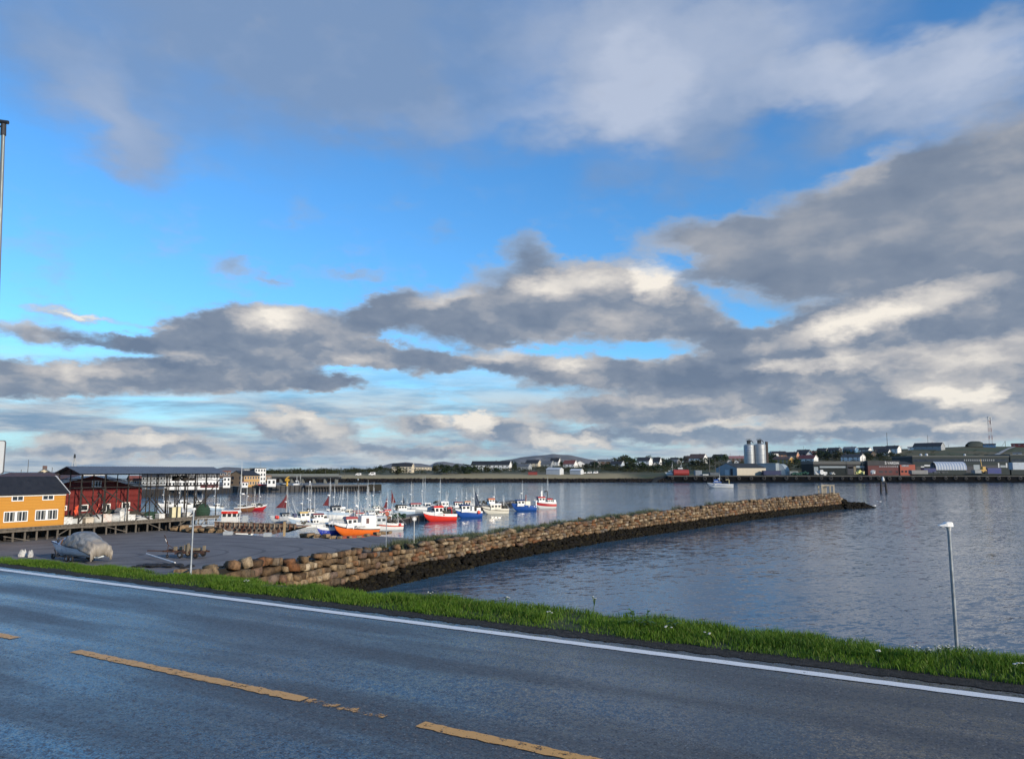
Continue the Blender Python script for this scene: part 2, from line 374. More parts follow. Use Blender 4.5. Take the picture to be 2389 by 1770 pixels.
def paint(name, col, wear, sc=14):
    """road paint worn through to the asphalt"""
    m, t, b = new_mat(name); co = t.new('ShaderNodeTexCoord').outputs['Object']
    n = t.noise(co, sc, 6, .68); f = t.noise(co, 90, 3, .6); g = t.noise(co, 3, 3, .5)
    k = t.step(t.m('ADD', t.m('ADD', n, t.m('MULTIPLY', t.m('SUBTRACT', f, .5), .5)), t.m('MULTIPLY', t.m('SUBTRACT', g, .5), .35)), wear, wear + .06)
    t.put(b.inputs['Base Color'], t.mix(k, (.035, .036, .038), t.mix(f, tuple(x * .8 for x in col), col)))
    b.inputs['Roughness'].default_value = .5
    bp = t.new('ShaderNodeBump'); bp.inputs['Strength'].default_value = .5; bp.inputs['Distance'].default_value = .004
    t.put(bp.inputs['Height'], t.m('ADD', f, k)); t.put(b.inputs['Normal'], bp.outputs[0])
    tp = t.new('ShaderNodeBsdfTransparent'); mx = t.new('ShaderNodeMixShader'); t.put(mx.inputs[0], k); t.l.new(tp.outputs[0], mx.inputs[1]); t.l.new(b.outputs[0], mx.inputs[2]); t.l.new(mx.outputs[0], t.n['Material Output'].inputs[0])
    return m
PW_ = paint('white_road_paint', (.86, .86, .84), .24); PY_ = paint('yellow_road_paint', (.70, .36, .09), .36); PY2 = paint('worn_yellow_paint', (.64, .33, .09), .52, 9)
def stripe(mb, x0, x1, yc, w, jit=.008, step=.12):
    k = max(2, int(abs(x1 - x0) / step)); r = random.Random(int(x0 * 100) + 5)
    vs = []
    for i in range(k + 1):
        x = x0 + (x1 - x0) * i / k
        vs += [(x, yc - w / 2 + r.uniform(-jit, jit), .004), (x, yc + w / 2 + r.uniform(-jit, jit), .004)]
    return mb.add(vs, [(2 * i, 2 * i + 2, 2 * i + 3, 2 * i + 1) if x1 > x0 else (2 * i + 1, 2 * i + 3, 2 * i + 2, 2 * i) for i in range(k)])
ROADP = bpy.data.objects['road']
o = stripe(MB(), -60, 90, N_LINE - .06, .135, .006).build('edge_line', PW_, ROADP)
yl = MB(); dash = [(165, 1418, 660, 1525), (905, 1581, 1250, 1653)]
A = [along(x * D2, y * D2) for x, y in ((-300, 1312), (50, 1389), (165, 1417), (660, 1524), (905, 1581), (1250, 1653))]
L_d = A[3] - A[2]; P_d = A[4] - A[2]
print('DASH', A, L_d, P_d)
for k in range(-8, 7):
    x0 = A[2] + k * P_d; stripe(yl, x0, x0 + L_d, N_MID, .115, .010, .05)
yl.build('centre_line', PY_, ROADP)
stripe(MB(), A[3] + .02 * (1 if P_d > 0 else -1), A[3] + (P_d - L_d) * .72, N_MID, .09, .02, .04).build('worn_centre_line', PY2, ROADP)

# ------------------------------------------------------------------ bank beyond the road
A_PTS = sorted([(along(0, 1326), .48), (along(1200, 1479), 1.0), (along(2389, 1629), .88), (along(600, 1403), .78)])
def crest(a): return float(np.interp(a, [q_[0] for q_ in A_PTS], [q_[1] for q_ in A_PTS]))
def bank_z(n, a):
    d = n - N_LINE - .40 + 1.15 - crest(a) if n - N_LINE - .40 > crest(a) else (n - N_LINE - .40) * 1.15 / crest(a)
    bump = .05 * mnoise.noise(Vector((a * .35, n * .8, 3)))
    if d < 0: return -.02
    if d < 1.15: return .012 * min(1, d / .35) + bump * .7 * min(1, d / .4)
    if d < 11.5: return .012 + bump * .7 - (d - 1.15) * .61 - .10 * max(0, min(1, (d - 1.15) / .3))
    zz = .012 - 10.35 * .61 - .10 + bump
    if d < 24: return zz + bump * 2
    return zz - (d - 24) * .75
soil, t, b = new_mat('bank_soil'); co = t.new('ShaderNodeTexCoord').outputs['Object']
t.put(b.inputs['Base Color'], t.mix(t.step(t.noise(co, 3, 6, .65), .35, .65), (.022, .035, .010), (.045, .060, .018))); b.inputs['Roughness'].default_value = .95
xs = np.linspace(-75, 110, 260); ns = np.concatenate([np.linspace(0, 1.6, 14), np.linspace(1.9, 30, 40)]) + N_LINE + .40
V = np.array([(x, n, bank_z(n, x)) for x in xs for n in ns]); W = len(ns)
Fq = np.array([(i * W + j, (i + 1) * W + j, (i + 1) * W + j + 1, i * W + j + 1) for i in range(len(xs) - 1) for j in range(W - 1)])
if SGN: pass
road_obj(tag(np_mesh('ground', V, Fq, soil, smooth=True), kind='structure'))
# crumbled dark shoulder between asphalt and grass
shm = mat('shoulder_grit', (.046, .045, .043), .95, .5, 14, bump=.8, spec=.15)
sh = MB(); r = random.Random(3); vs = []
for i in range(1800):
    x = -75 + i * .1; vs += [(x, N_LINE + .17 + r.uniform(-.03, .03) + .02 * mnoise.noise(Vector((i * .03, 7, 0))), .005), (x, N_LINE + .47, .006)]
sh.add(vs, [(2 * i, 2 * i + 2, 2 * i + 3, 2 * i + 1) for i in range(1799)])
road_obj(tag(sh.build('road_shoulder', shm), kind='structure'))

# grass: blades in clumps along the verge
def grass_mat(name, lo, hi, tip):
    m, t, b = new_mat(name); co = t.new('ShaderNodeTexCoord').outputs['Object']
    isl = t.new('ShaderNodeNewGeometry').outputs['Random Per Island']
    n = t.noise(co, .9, 5, .65)
    c = t.mix(t.step(n, .3, .7), lo, hi); c = t.mix(t.step(isl, .70, 1.0, 0, .8), c, tip)
    t.put(b.inputs['Base Color'], c); b.inputs['Roughness'].default_value = .55
    b.inputs['Specular IOR Level'].default_value = .25
    tr = t.new('ShaderNodeBsdfTranslucent'); t.put(tr.inputs[0], c)
    mx = t.new('ShaderNodeMixShader'); mx.inputs[0].default_value = .35
    t.l.new(b.outputs[0], mx.inputs[1]); t.l.new(tr.outputs[0], mx.inputs[2])
    t.l.new(mx.outputs[0], t.n['Material Output'].inputs[0]); return m
GRASS = grass_mat('verge_grass', (.060, .135, .012), (.120, .225, .018), (.21, .25, .055))
def blades(N, x, y, z, h, w, lean, rng):
    ang = rng.uniform(0, 2 * np.pi, N); la = rng.uniform(0, 2 * np.pi, N); le = lean * h * rng.uniform(.15, 1, N)
    dx, dy = np.cos(ang) * w / 2, np.sin(ang) * w / 2; lx, ly = np.cos(la) * le, np.sin(la) * le
    V = np.empty((N, 5, 3), np.float32)
    V[:, 0] = np.stack([x - dx, y - dy, z - .02], 1); V[:, 1] = np.stack([x + dx, y + dy, z - .02], 1)
    V[:, 2] = np.stack([x + lx * .4 + dx * .8, y + ly * .4 + dy * .8, z + h * .6], 1)
    V[:, 3] = np.stack([x + lx * .4 - dx * .8, y + ly * .4 - dy * .8, z + h * .6], 1)
    V[:, 4] = np.stack([x + lx, y + ly, z + h], 1)
    b = np.arange(N)[:, None] * 5
    Fc = np.concatenate([b + [0, 1, 2], b + [0, 2, 3], b + [3, 2, 4]], 0)
    return V.reshape(-1, 3), Fc
rng = np.random.default_rng(5)
NB = 320000
# nearer stretches are denser; camera stands at a = 0
gx = np.concatenate([rng.uniform(-16, 8, NB // 2), rng.uniform(-50, 14, NB // 2)]) * (-SGN if True else 1)
gd = rng.uniform(-.05, 1, len(gx)) * (np.array([crest(x) for x in gx]) + .55)
gd = np.where(rng.uniform(size=len(gx)) < .05, gd - .12, gd)
gn = gd + N_LINE + .36
# ragged inner edge, patchy height
nz = np.array([mnoise.noise(Vector((x * .9, n * 1.4, 0))) for x, n in zip(gx, gn)])
nz2 = np.array([mnoise.noise(Vector((x * 3.1, n * 3.5, 9))) for x, n in zip(gx, gn)])
keep = (gd > .10 * nz2 + .03) & (rng.uniform(size=len(gx)) < .65 + nz + .5 * nz2)
gx, gd, gn, nz, nz2 = gx[keep], gd[keep], gn[keep], nz[keep], nz2[keep]
hz = (.040 + .036 * np.clip(gd / .4, 0, 1)) * np.interp(gx * SGN, [-20, -8, 2, 20], [1.15, 1.15, .95, .7]) * (1 + .55 * nz + .5 * nz2) * rng.uniform(.55, 1.35, len(gx))
zz = np.array([bank_z(n, x) for x, n in zip(gx, gn)])
V, Fc = blades(len(gx), gx, gn, zz, np.clip(hz, .02, .16), rng.uniform(.004, .010, len(gx)), 0.9, rng)
road_obj(tag(np_mesh('grass', V, Fc, GRASS), kind='stuff'))
# coarse taller grass over the slope behind, thin
M2 = 80000; x2 = rng.uniform(-45, 16, M2) * (-SGN); d2 = rng.uniform(.3, 9, M2) + np.array([crest(x) for x in x2]); n2 = d2 + N_LINE + .4
V, Fc = blades(M2, x2, n2, np.array([bank_z(n, x) for x, n in zip(x2, n2)]), rng.uniform(.05, .14, M2), rng.uniform(.012, .02, M2), .8, rng)
road_obj(tag(np_mesh('bank_grass', V, Fc, GRASS), kind='stuff'))

# wild flowers standing in the verge: white umbels and a few leafy weeds
STEM = mat('plant_stem', (.06, .12, .02), .7); PETAL = mat('white_petals', (.5, .5, .45), .7, .1, 30); LEAF = mat('weed_leaf', (.045, .10, .018), .6, .3, 8)
def on_bank(px, py_top, h):
    """verge point whose plant of height h tops out at the pixel"""
    best = None
    for k in range(60):
        d = .15 + k * .02; 
        for _ in (0,):
            rr = ray(px, py_top); ca = None
            # solve along the ray for the cross distance
            tt = (d + N_LINE + .4) / (rr.dot(RN)); p = Vector((0, 0, H)) + rr * tt
            a = p.dot(RA) * SGN; g = bank_z(d + N_LINE + .4, a)
            e = abs(p.z - ROAD_Z - g - h)
            if best is None or e < best[0]: best = (e, a, d + N_LINE + .4, g)
    return best[1:]
flowers = [(1384, 1390, .55, 1), (1275, 1426, .25, 1), (1000, 1349, .2, 1), (1180, 1346, .2, 1),
           (1651, 1475, .18, 1), (2162, 1507, .32, 1), (2184, 1505, .35, 1), (2206, 1503, .30, 1), (2262, 1508, .33, 1), (2290, 1511, .34, 1), (2368, 1544, .25, 1),
           (466, 1359, .15, 1), (512, 1367, .14, 1), (575, 1353, .18, 1), (1475, 1425, .42, 2), (1510, 1431, .36, 2), (1570, 1444, .30, 2), (2135, 1505, .3, 1), (2045, 1516, .2, 1), (1556, 1460, .22, 1)]
for i, (px, py, h, k) in enumerate(flowers):
    h *= .5
    a, n, g = on_bank(px, py, h); w = RM @ Vector((a, n, 0)); rr = random.Random(i)
    what = ['white umbel flower', 'leafy green weed'][k - 1]
    ordn = ['tall', 'short', 'slender', 'bushy', 'leaning', 'small'][i % 6]
    far = 'left of the left lamp post' if px < 452 else 'between the left lamp post and the centre' if px < 1200 else 'before the open water' if px < 2050 else 'around the right lamp post'
    o = thing('yarrow_plant' if k == 1 else 'weed_plant', f'{what} growing in the grass verge {far}', 'wild flower' if k == 1 else 'weed', (w.x, w.y, ROAD_Z + g), rr.uniform(0, 6), 'white flowers in the verge' if k == 1 else 'leafy weeds in the verge')
    st = MB(); st.path([(0, 0, -.03), (.01, 0, h * .5), (.03, .01, h * .95)], .004, 4)
    if k == 1:
        tops = [(rr.uniform(-.05, .07), rr.uniform(-.05, .05), h * rr.uniform(.9, 1.02)) for _ in range(4)]
        for q in tops: st.tube((.015, .005, h * .6), q, .003, None, 4)
        for q in tops: MB().lathe([(.002, -.006), (.013, 0), (.014, .003), (.004, .006)], q, 8).build('flower_head', PETAL, o)
    else:
        lf = MB()
        for j in range(14):
            z = h * rr.uniform(.3, 1); an = rr.uniform(0, 6.28); c, s = math.cos(an), math.sin(an)
            lf.add([(0, 0, z), (c * .05 - s * .022, s * .05 + c * .022, z + .03), (c * .11, s * .11, z + .015), (c * .05 + s * .022, s * .05 - c * .022, z + .03)], [(0, 1, 2, 3)])
        lf.build('leaf', LEAF, o)
    st.build('stem', STEM, o)

# ------------------------------------------------------------------ water
def water_mat():
    m, t, b = new_mat('sea_water'); co = t.new('ShaderNodeTexCoord').outputs['Object']
    rot = t.new('ShaderNodeMapping'); t.put(rot.inputs['Vector'], co); rot.inputs['Rotation'].default_value = (0, 0, R(-22))
    p = t.vm('MULTIPLY', rot.outputs[0], (.42, 1, 1))
    big = t.noise(t.vm('MULTIPLY', rot.outputs[0], (.25, 1, 1)), .035, 4, .55)
    s1 = t.vm('SUBTRACT', t.noise(p, 1.5, 5, .62, out=1, dist=.3), (.5, .5, .5)); s2 = t.vm('SUBTRACT', t.noise(t.vm('MULTIPLY', rot.outputs[0], (.6, 1, 1)), 4.6, 4, .65, out=1), (.5, .5, .5))
    sl = t.vm('MULTIPLY', t.vm('ADD', s1, t.vm('MULTIPLY', s2, (.8, .8, .8))), (WAVE * .6, WAVE, 0))
    sl = t.vm('SCALE', sl, scale=t.step(big, .38, .62, .55, 1.2))
    nn = t.vm('NORMALIZE', t.vm('ADD', sl, (0, 0, 1)))
    t.put(b.inputs['Normal'], nn)
    t.put(b.inputs['Base Color'], t.mix(t.step(big, .35, .65), (.036, .098, .165), (.050, .122, .195)))
    b.inputs['Roughness'].default_value = .09; b.inputs['IOR'].default_value = 1.33
    return m
WAVE = .50
WATER = water_mat()
tag(MB().add([(-7800, -250, 0), (7800, -250, 0), (7800, 9100, 0), (-7800, 9100, 0)], [(0, 1, 2, 3)]).build('water', WATER), kind='structure')

# ------------------------------------------------------------------ breakwater
def W2(x, y, z=0.0): p = on_z(x * D2, y * D2, z); return Vector((p.x, p.y, 0))
base_pts = [W2(800, 1282), W2(1070, 1222), W2(1300, 1180), W2(1640, 1130), W2(1830, 1108)]
d0 = (base_pts[0] - base_pts[1]).normalized()
face = [base_pts[0] + d0 * 19] + base_pts
print('FACE', [tuple(round(c, 1) for c in p) for p in face])
cum = [0.0]
for p, q in zip(face[:-1], face[1:]): cum.append(cum[-1] + (q - p).length)
FL = cum[-1]
def face_at(s, off=0.0, z=0.0):
    s = max(0, min(FL - 1e-4, s)); k = max(i for i in range(len(cum) - 1) if cum[i] <= s)
    u = (s - cum[k]) / (cum[k + 1] - cum[k]); p = face[k].lerp(face[k + 1], u)
    # smoothed direction
    k2 = min(k + 1, len(face) - 2); k0 = max(0, k - 1)
    dd = (face[k + 1] - face[k]).normalized()
    dn = (face[k2 + 1] - face[k2]).normalized(); dp = (face[k0 + 1] - face[k0]).normalized()
    dd = (dd + (dn * max(0, u - .5) + dp * max(0, .5 - u))).normalized()
    n = Vector((-dd.y, dd.x, 0))           # inland (away from the open water)
    return Vector((p.x + n.x * off, p.y + n.y * off, z)), dd, n
# unit stone: cube skin of 3x3x3 points, rounded
g3 = [(i, j, k) for i in (-1, 0, 1) for j in (-1, 0, 1) for k in (-1, 0, 1) if (i, j, k) != (0, 0, 0)]
idx = {p: n for n, p in enumerate(g3)}; sf = []
for ax in range(3):
    for sg in (-1, 1):
        for a in (-1, 0):
            for b_ in (-1, 0):
                q = []
                for (u, v) in ((a, b_), (a + 1, b_), (a + 1, b_ + 1), (a, b_ + 1)):
                    p = [0, 0, 0]; p[ax] = sg; p[(ax + 1) % 3] = u; p[(ax + 2) % 3] = v; q.append(idx[tuple(p)])
                sf.append(q if sg > 0 else q[::-1])
G3 = np.array(g3, float); SF = np.array(sf)
COR = [(a, b_, c_) for a in (-1, 1) for b_ in (-1, 1) for c_ in (-1, 1)]
WGT = np.array([[np.prod([(1 + p_[k] * c_[k]) / 2 for k in range(3)]) for c_ in COR] for p_ in g3])     # each skin point from the eight corners
def stone(rng, size, M, rnd=.03, jit=.17):
    rnd = min(rnd, .04); jit = min(jit, .17)
    """split block: eight unequal corners, flat faces, one or two knocked off corners"""
    C = np.array(COR, float) * (1 + rng.uniform(-jit * .9, jit * .45, (8, 3)))
    sh = rng.uniform(-.17, .17, 3); C[:, 0] += sh[0] * C[:, 2] + sh[1] * C[:, 1]; C[:, 2] += sh[2] * C[:, 0] * .6
    if rng.uniform() < .3: C[rng.integers(8)] *= rng.uniform(.6, .85)
    P3 = WGT @ C
    nc = np.abs(G3).sum(1)
    P3 *= np.where(nc == 3, 1 - rnd, np.where(nc == 2, 1.0, 1 + rng.uniform(0, .03)))[:, None]
    P3 += rng.uniform(-.02, .02, (26, 3)); P3 = P3 * np.array(size) / 2
    M = np.array(M); return P3 @ M[:3, :3].T + M[:3, 3]
def stone_mat(name, stops, rough, wet=False):
    m, t, b = new_mat(name); co = t.new('ShaderNodeTexCoord').outputs['Object']
    isl = t.new('ShaderNodeNewGeometry').outputs['Random Per Island']
    c = t.ramp(isl, stops); n = t.noise(co, 3.0, 7, .68); n2 = t.noise(t.vm('ADD', co, (9, 4, 2)), 1.3, 5, .6)
    c = t.mix(t.step(n, .34, .62), t.mix(.66, c, (.02, .017, .014)), c)
    c = t.mix(t.step(n2, .55, .75, 0, .45), c, (.20, .095, .035) if not wet else (.014, .012, .003))
    t.put(b.inputs['Base Color'], c); b.inputs['Roughness'].default_value = rough; b.inputs['Specular IOR Level'].default_value = .15 if wet else .2
    bp = t.new('ShaderNodeBump'); bp.inputs['Strength'].default_value = .9; bp.inputs['Distance'].default_value = .06
    t.put(bp.inputs['Height'], t.noise(co, 9, 8, .72)); t.put(b.inputs['Normal'], bp.outputs[0]); return m
STONE = stone_mat('split_stone', [(0, (.07, .042, .024)), (.2, (.22, .145, .078)), (.38, (.105, .076, .050)), (.55, (.33, .245, .145)), (.68, (.20, .085, .034)), (.8, (.16, .145, .125)), (.9, (.26, .17, .09)), (1, (.46, .37, .25))], .85)
WEED = stone_mat('seaweed_stone', [(0, (.002, .002, .002)), (.55, (.004, .0036, .002)), (.88, (.011, .009, .0035)), (1, (.034, .027, .011))], .9, True)
bw = thing('breakwater', 'long dry stone breakwater running out between the harbour basin and the open water', 'breakwater')
rg = np.random.default_rng(11)
SV, SFc = [], []; nst = 0
def put(lst, V3): lst.append(V3)
TOPZ = 4.0
def topz(s): return float(np.interp(s, [0, 6, 20, 40, 60, 85, 130, FL], [3.85, 4.0, 3.55, 3.2, 3.3, 3.6, 4.15, 4.45])) + .10 * math.sin(s * .43)
stones, weeds, rub = [], [], []
def place(lst, s, off, z, size, tilt=.12, yaw=.15, jit=.17, rnd=.05):
    p, dd, n = face_at(s, off, z)
    M = Matrix.Translation(p) @ Matrix.Rotation(math.atan2(dd.y, dd.x) + rg.normal() * yaw, 4, 'Z') @ Matrix.Rotation(rg.normal() * tilt, 4, 'Y') @ Matrix.Rotation(rg.normal() * tilt * .7, 4, 'X')
    lst.append(stone(rg, size, M, rnd, jit))
def zfoot(s): return float(np.interp(s, [0, 10, 26, FL], [.35, .8, 1.42, 1.40]))
NROW = 5
for row in range(NROW):
    s = -.3 + rg.uniform(0, .5)
    while s < FL + .5:
        w = float(np.clip(rg.lognormal(-.42, .36), .34, 1.25)); z0 = zfoot(s); pit = (topz(s) - .12 - z0) / NROW; hgt = pit * rg.uniform(.78, 1.18)
        zc = z0 + (row + .5) * pit + .14 * mnoise.noise(Vector((s * .35, row * 1.7, 4)))
        if row == NROW - 1:
            if rg.uniform() < .16 + .25 * (mnoise.noise(Vector((s * .15, 0, 0))) > .12): s += w; continue
            hgt *= rg.uniform(.75, 1.25)
        place(stones, s + w / 2, .08 + row * .16 + rg.normal() * .13, zc + rg.normal() * .03, (w * .91, .9 * rg.uniform(.85, 1.2), hgt * .93), (.11 if row < NROW - 1 else .20), .12)
        s += w
for k in range(430):                                   # capping and rubble on the crest
    s = rg.uniform(0, FL); d = rg.uniform(.9, 3.6); w = rg.uniform(.35, 1.0) * (.55 if s < 22 else 1)
    place(rub, s, d, topz(s) - .62 - .10 * d + rg.uniform(0, .3), (w, w * rg.uniform(.6, 1), w * rg.uniform(.4, .8)), .3, 1.5)
for k in range(260):                                   # inner slope
    s = rg.uniform(12, FL); d = rg.uniform(3.4, 6.0); w = rg.uniform(.5, 1.2)
    place(rub, s, d, 3.2 - (d - 3.2) * 1.25, (w, w * .8, w * .7), .4, 1.5)
nwd = 5600
for k in range(nwd):
    s = rg.uniform(-2, FL + 1); u = rg.uniform(0, 1); zc = -.35 + u * (zfoot(s) + .55)
    place(weeds, s, .25 - (1 - u) * 1.25 + rg.normal() * .08, zc, (rg.uniform(.22, .62), rg.uniform(.3, .6), rg.uniform(.2, .45)), .5, .8, .22, .03)
tip, td, tn = face_at(FL)
spur_end = W2(1900, 1105); sp0 = tip + tn * 2.2
for k in range(420):                                   # low weedy spur beyond the head
    u = rg.uniform(0, 1) ** .9; c = sp0.lerp(spur_end, u)
    hw = 3.6 * (1 - u) ** .7 + .5; lat = rg.uniform(-1, 1); top = (2.5 * (1 - u) ** .8 + .25 + .5 * math.sin(u * 11)) * (1 - abs(lat) ** 1.6)
    p = c + tn * lat * hw; w = rg.uniform(.4, 1.1)
    M = Matrix.Translation((p.x, p.y, max(-.2, top * rg.uniform(.4, 1)))) @ Matrix.Rotation(rg.uniform(0, 6), 4, 'Z') @ Matrix.Rotation(rg.normal() * .4, 4, 'X')
    weeds.append(stone(rg, (w, w * .8, w * .7), M, .14, .2))
for k in range(150):                                   # rounded head of the pier
    an = rg.uniform(-1.4, 1.6); rr = rg.uniform(.5, 4.2); u = rr / 4.2
    p = tip + tn * 2.3 + td * (math.cos(an) * rr) - tn * math.sin(an) * rr * .8; w = rg.uniform(.4, 1.0)
    M = Matrix.Translation((p.x, p.y, 4.2 - 3.0 * u ** 1.5 + rg.uniform(-.2, .2))) @ Matrix.Rotation(rg.uniform(0, 6), 4, 'Z') @ Matrix.Rotation(rg.normal() * .4, 4, 'X')
    (rub if u < .75 else weeds).append(stone(rg, (w, w * .8, w * .8), M))
def pack(name, lst, m):
    V = np.concatenate(lst); Fp = np.concatenate([SF + 26 * k for k in range(len(lst))]); return np_mesh(name, V, Fp, m, bw)
pack('stonework', stones, STONE); pack('rubble', rub, STONE)['kind'] = 'stuff'; pack('seaweed_stone', weeds, WEED)['kind'] = 'stuff'
# earth core, coloured near-black so the gaps between stones read as shade
core = MB(); rings = []
for i in range(60):
    s = FL * i / 59; tz = topz(s)
    rings.append([face_at(s, o_, z_)[0] for o_, z_ in ((-1.2, -1), (-.75, -.4), (.35, 1.5), (.95, tz - .55), (3.4, tz - .75), (6.6, -1))])
core.loft(rings, cap=True)
core.build('core', mat('dark_gap_core', (.010, .009, .007), .95, .4, 2, bump=.6), bw)
# tall dune grass on the crest
DUNE = grass_mat('dune_grass', (.070, .095, .045), (.140, .160, .085), (.26, .25, .15))
clumps = []
for (xa, xb, dens) in ((855, 1030, 60), (1020, 1120, 34), (1120, 1200, 22), (1215, 1260, 16), (1270, 1330, 20), (1330, 1400, 26), (1400, 1450, 8), (1540, 1600, 8), (1440, 1640, 7)):
    for k in range(dens):
        x = rng.uniform(xa, xb) * D2; cands = [(abs((lambda q: CX + F * q.x / q.y)(face_at(s, 2.2)[0]) - x), s) for s in np.linspace(0, FL, 260)]
        s = min(cands)[1] + rng.uniform(-.4, .4); clumps.append((s, rng.uniform(1.0, 4.0), rng.uniform(.6, 1.15)))
Vs, Fs, off = [], [], 0
for (s, d, hh) in clumps:
    p, _, _ = face_at(s, d, topz(s) - .75 - max(0, d - 3.4) * .7); Nn = 80
    V, Fc = blades(Nn, p.x + rng.normal(0, .42, Nn), p.y + rng.normal(0, .42, Nn), np.full(Nn, p.z), hh * rng.uniform(.5, 1.1, Nn), rng.uniform(.03, .06, Nn), .6, rng)
    Vs.append(V); Fs.append(Fc + off); off += len(V)
tag(np_mesh('dune_grass', np.concatenate(Vs), np.concatenate(Fs), DUNE), kind='stuff')
# ------------------------------------------------------------------ harbour lot
LOT_Z = 2.5
fa = [on_z(x, y, LOT_Z) for x, y in ((-260, 1277), (0, 1258), (376, 1237), (450, 1243), (520, 1243), (632, 1252), (700, 1254), (783, 1257), (850, 1253), (868, 1249))]
inner = [face_at(s, 2.3)[0] for s in (38, 26, 12, 0)]
poly = [(p.x, p.y) for p in fa] + [(p.x, p.y) for p in inner] + [(-26, 40), (-50, 42), (-100, 62)]
LOTM, t, b = new_mat('dry_asphalt'); co = t.new('ShaderNodeTexCoord').outputs['Object']
n = t.noise(co, .35, 6, .62); n2 = t.noise(co, 6, 5, .6)
c = t.mix(t.step(n, .3, .7), (.120, .112, .112), (.185, .175, .172)); c = t.mix(t.m('MULTIPLY', t.step(n2, .45, .7), .4), c, (.045, .043, .044))
trk = t.new('ShaderNodeTexWave', wave_type='RINGS', rings_direction='Z', wave_profile='SIN'); t.put(trk.inputs['Vector'], t.vm('ADD', co, (38, -72, 0))); trk.inputs['Scale'].default_value = .085; trk.inputs['Distortion'].default_value = 9; trk.inputs['Detail'].default_value = 2; trk.inputs['Detail Scale'].default_value = .6
c = t.mix(t.step(trk.outputs['Fac'], .955, .99, 0, .5), c, (.022, .022, .024))
t.put(b.inputs['Base Color'], c); b.inputs['Roughness'].default_value = .8
tag(MB().prism(poly, -1.5, LOT_Z).build('paved_ground', LOTM), kind='structure')

# ------------------------------------------------------------------ wharf frame: t along the front edge, s inland from it
DECK = 4.0
W0 = Vector((-53.6, 91.0, 0)); WD = Vector((.484, .875, 0)).normalized(); WS = Vector((-WD.y, WD.x, 0))
WRZ = math.atan2(WD.y, WD.x)
def wf(t_, s_, z=0.0): p = W0 + WD * t_ + WS * s_; return Vector((p.x, p.y, z))
def wt(px, s=0.0):
    """t of the point of the line at depth s seen in column px"""
    k = (px - CX) / F * 1.0
    # column px is only exact near the horizon row, where the wharf lies
    o = W0 + WS * s; kk = k / math.cos(PITCH) * math.cos(PITCH)
    return (kk * o.y - o.x) / (WD.x - kk * WD.y)
def wz(px, py, s=0.0):
    p = wf(wt(px, s), s); return H - (py - 1097) / F * p.y
def wthing(name, label, cat, t_, s_, z, group=None, rz=0.0): return thing(name, label, cat, wf(t_, s_, z), WRZ + rz, group)
# local x = along the wharf (right, away), local y = inland

# wharf: planked deck on posts
wh = wthing('timber_wharf', 'long weathered timber wharf on posts along the harbour lot', 'wharf', 0, 0, 0)
TA, TB, SB = -16, 22.6, 30
dk = MB(); rr = random.Random(4)
x = TA
while x < TB:
    w = rr.uniform(.18, .26); dk.box(x, x + w - .015, -.15 + rr.uniform(-.06, .05), SB, DECK - .10 + rr.uniform(-.012, .0), DECK + rr.uniform(-.015, .0)); x += w
dk.build('deck', TIMBER, wh)
MB().box(TA, TB, 0, .18, DECK - .42, DECK - .12).build('edge_beam', TIMBER, wh)
MB().box(TA, TB, -.16, -.02, DECK + .005, DECK + .10).build('edge_rail', TIMBER, wh)
for j, s_ in enumerate((.35, 2.2, 4.4)):
    x = TA + .5 + j * .35
    while x < TB:
        lean = rr.uniform(-.05, .05)
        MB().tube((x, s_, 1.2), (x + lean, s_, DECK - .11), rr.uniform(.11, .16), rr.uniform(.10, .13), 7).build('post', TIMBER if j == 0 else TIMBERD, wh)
        x += rr.uniform(1.15, 1.75) if j == 0 else rr.uniform(1.9, 2.8)
for (xa, za, xb, zb) in ((-.4, 2.9, .9, 3.6), (2.6, 3.55, 4.3, 3.5), (5.2, 3.6, 8.3, 2.7), (11, 3.7, 13.6, 2.6), (16.0, 3.0, 17.2, 3.6), (-6.5, 3.2, -3.6, 2.5), (19.6, 2.8, 20.6, 3.6)):
    MB().beam((xa, .2, za), (xb, .22, zb), .14, .10).build('brace', TIMBER, wh)
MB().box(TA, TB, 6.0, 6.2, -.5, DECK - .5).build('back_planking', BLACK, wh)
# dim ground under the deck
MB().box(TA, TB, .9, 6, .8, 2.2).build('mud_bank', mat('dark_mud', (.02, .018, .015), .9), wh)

# ------------------------------------------------------------------ windows
def window(parent, cx, cz, w, h, y, ny, panes, fr=.10, nm='window', mull=.07, frame_mat=None):
    """framed window in the plane y, facing -y (ny=-1) ; panes = list of relative widths with 0 for a thick white post"""
    fm = frame_mat or WHITE
    f = MB(); d = .05
    f.box(cx - w / 2 - fr, cx + w / 2 + fr, y - d, y + .02, cz + h / 2, cz + h / 2 + fr)
    f.box(cx - w / 2 - fr, cx + w / 2 + fr, y - d - .02, y + .02, cz - h / 2 - fr, cz - h / 2)
    f.box(cx - w / 2 - fr, cx - w / 2, y - d, y + .02, cz - h / 2, cz + h / 2); f.box(cx + w / 2, cx + w / 2 + fr, y - d, y + .02, cz - h / 2, cz + h / 2)
    tot = sum(p if p > 0 else .5 for p in panes); x = cx - w / 2
    for k, p in enumerate(panes):
        ww = w * (p if p > 0 else .5) / tot
        if p == 0: f.box(x, x + ww, y - d, y + .02, cz - h / 2, cz + h / 2)
        elif k and panes[k - 1] != 0: f.box(x - mull / 2, x + mull / 2, y - d, y + .02, cz - h / 2, cz + h / 2)
        x += ww
    o = f.build(nm, fm, parent)
    MB().box(cx - w / 2, cx + w / 2, y - .012, y + .01, cz - h / 2, cz + h / 2).build('pane', GLASS, o)
    return o

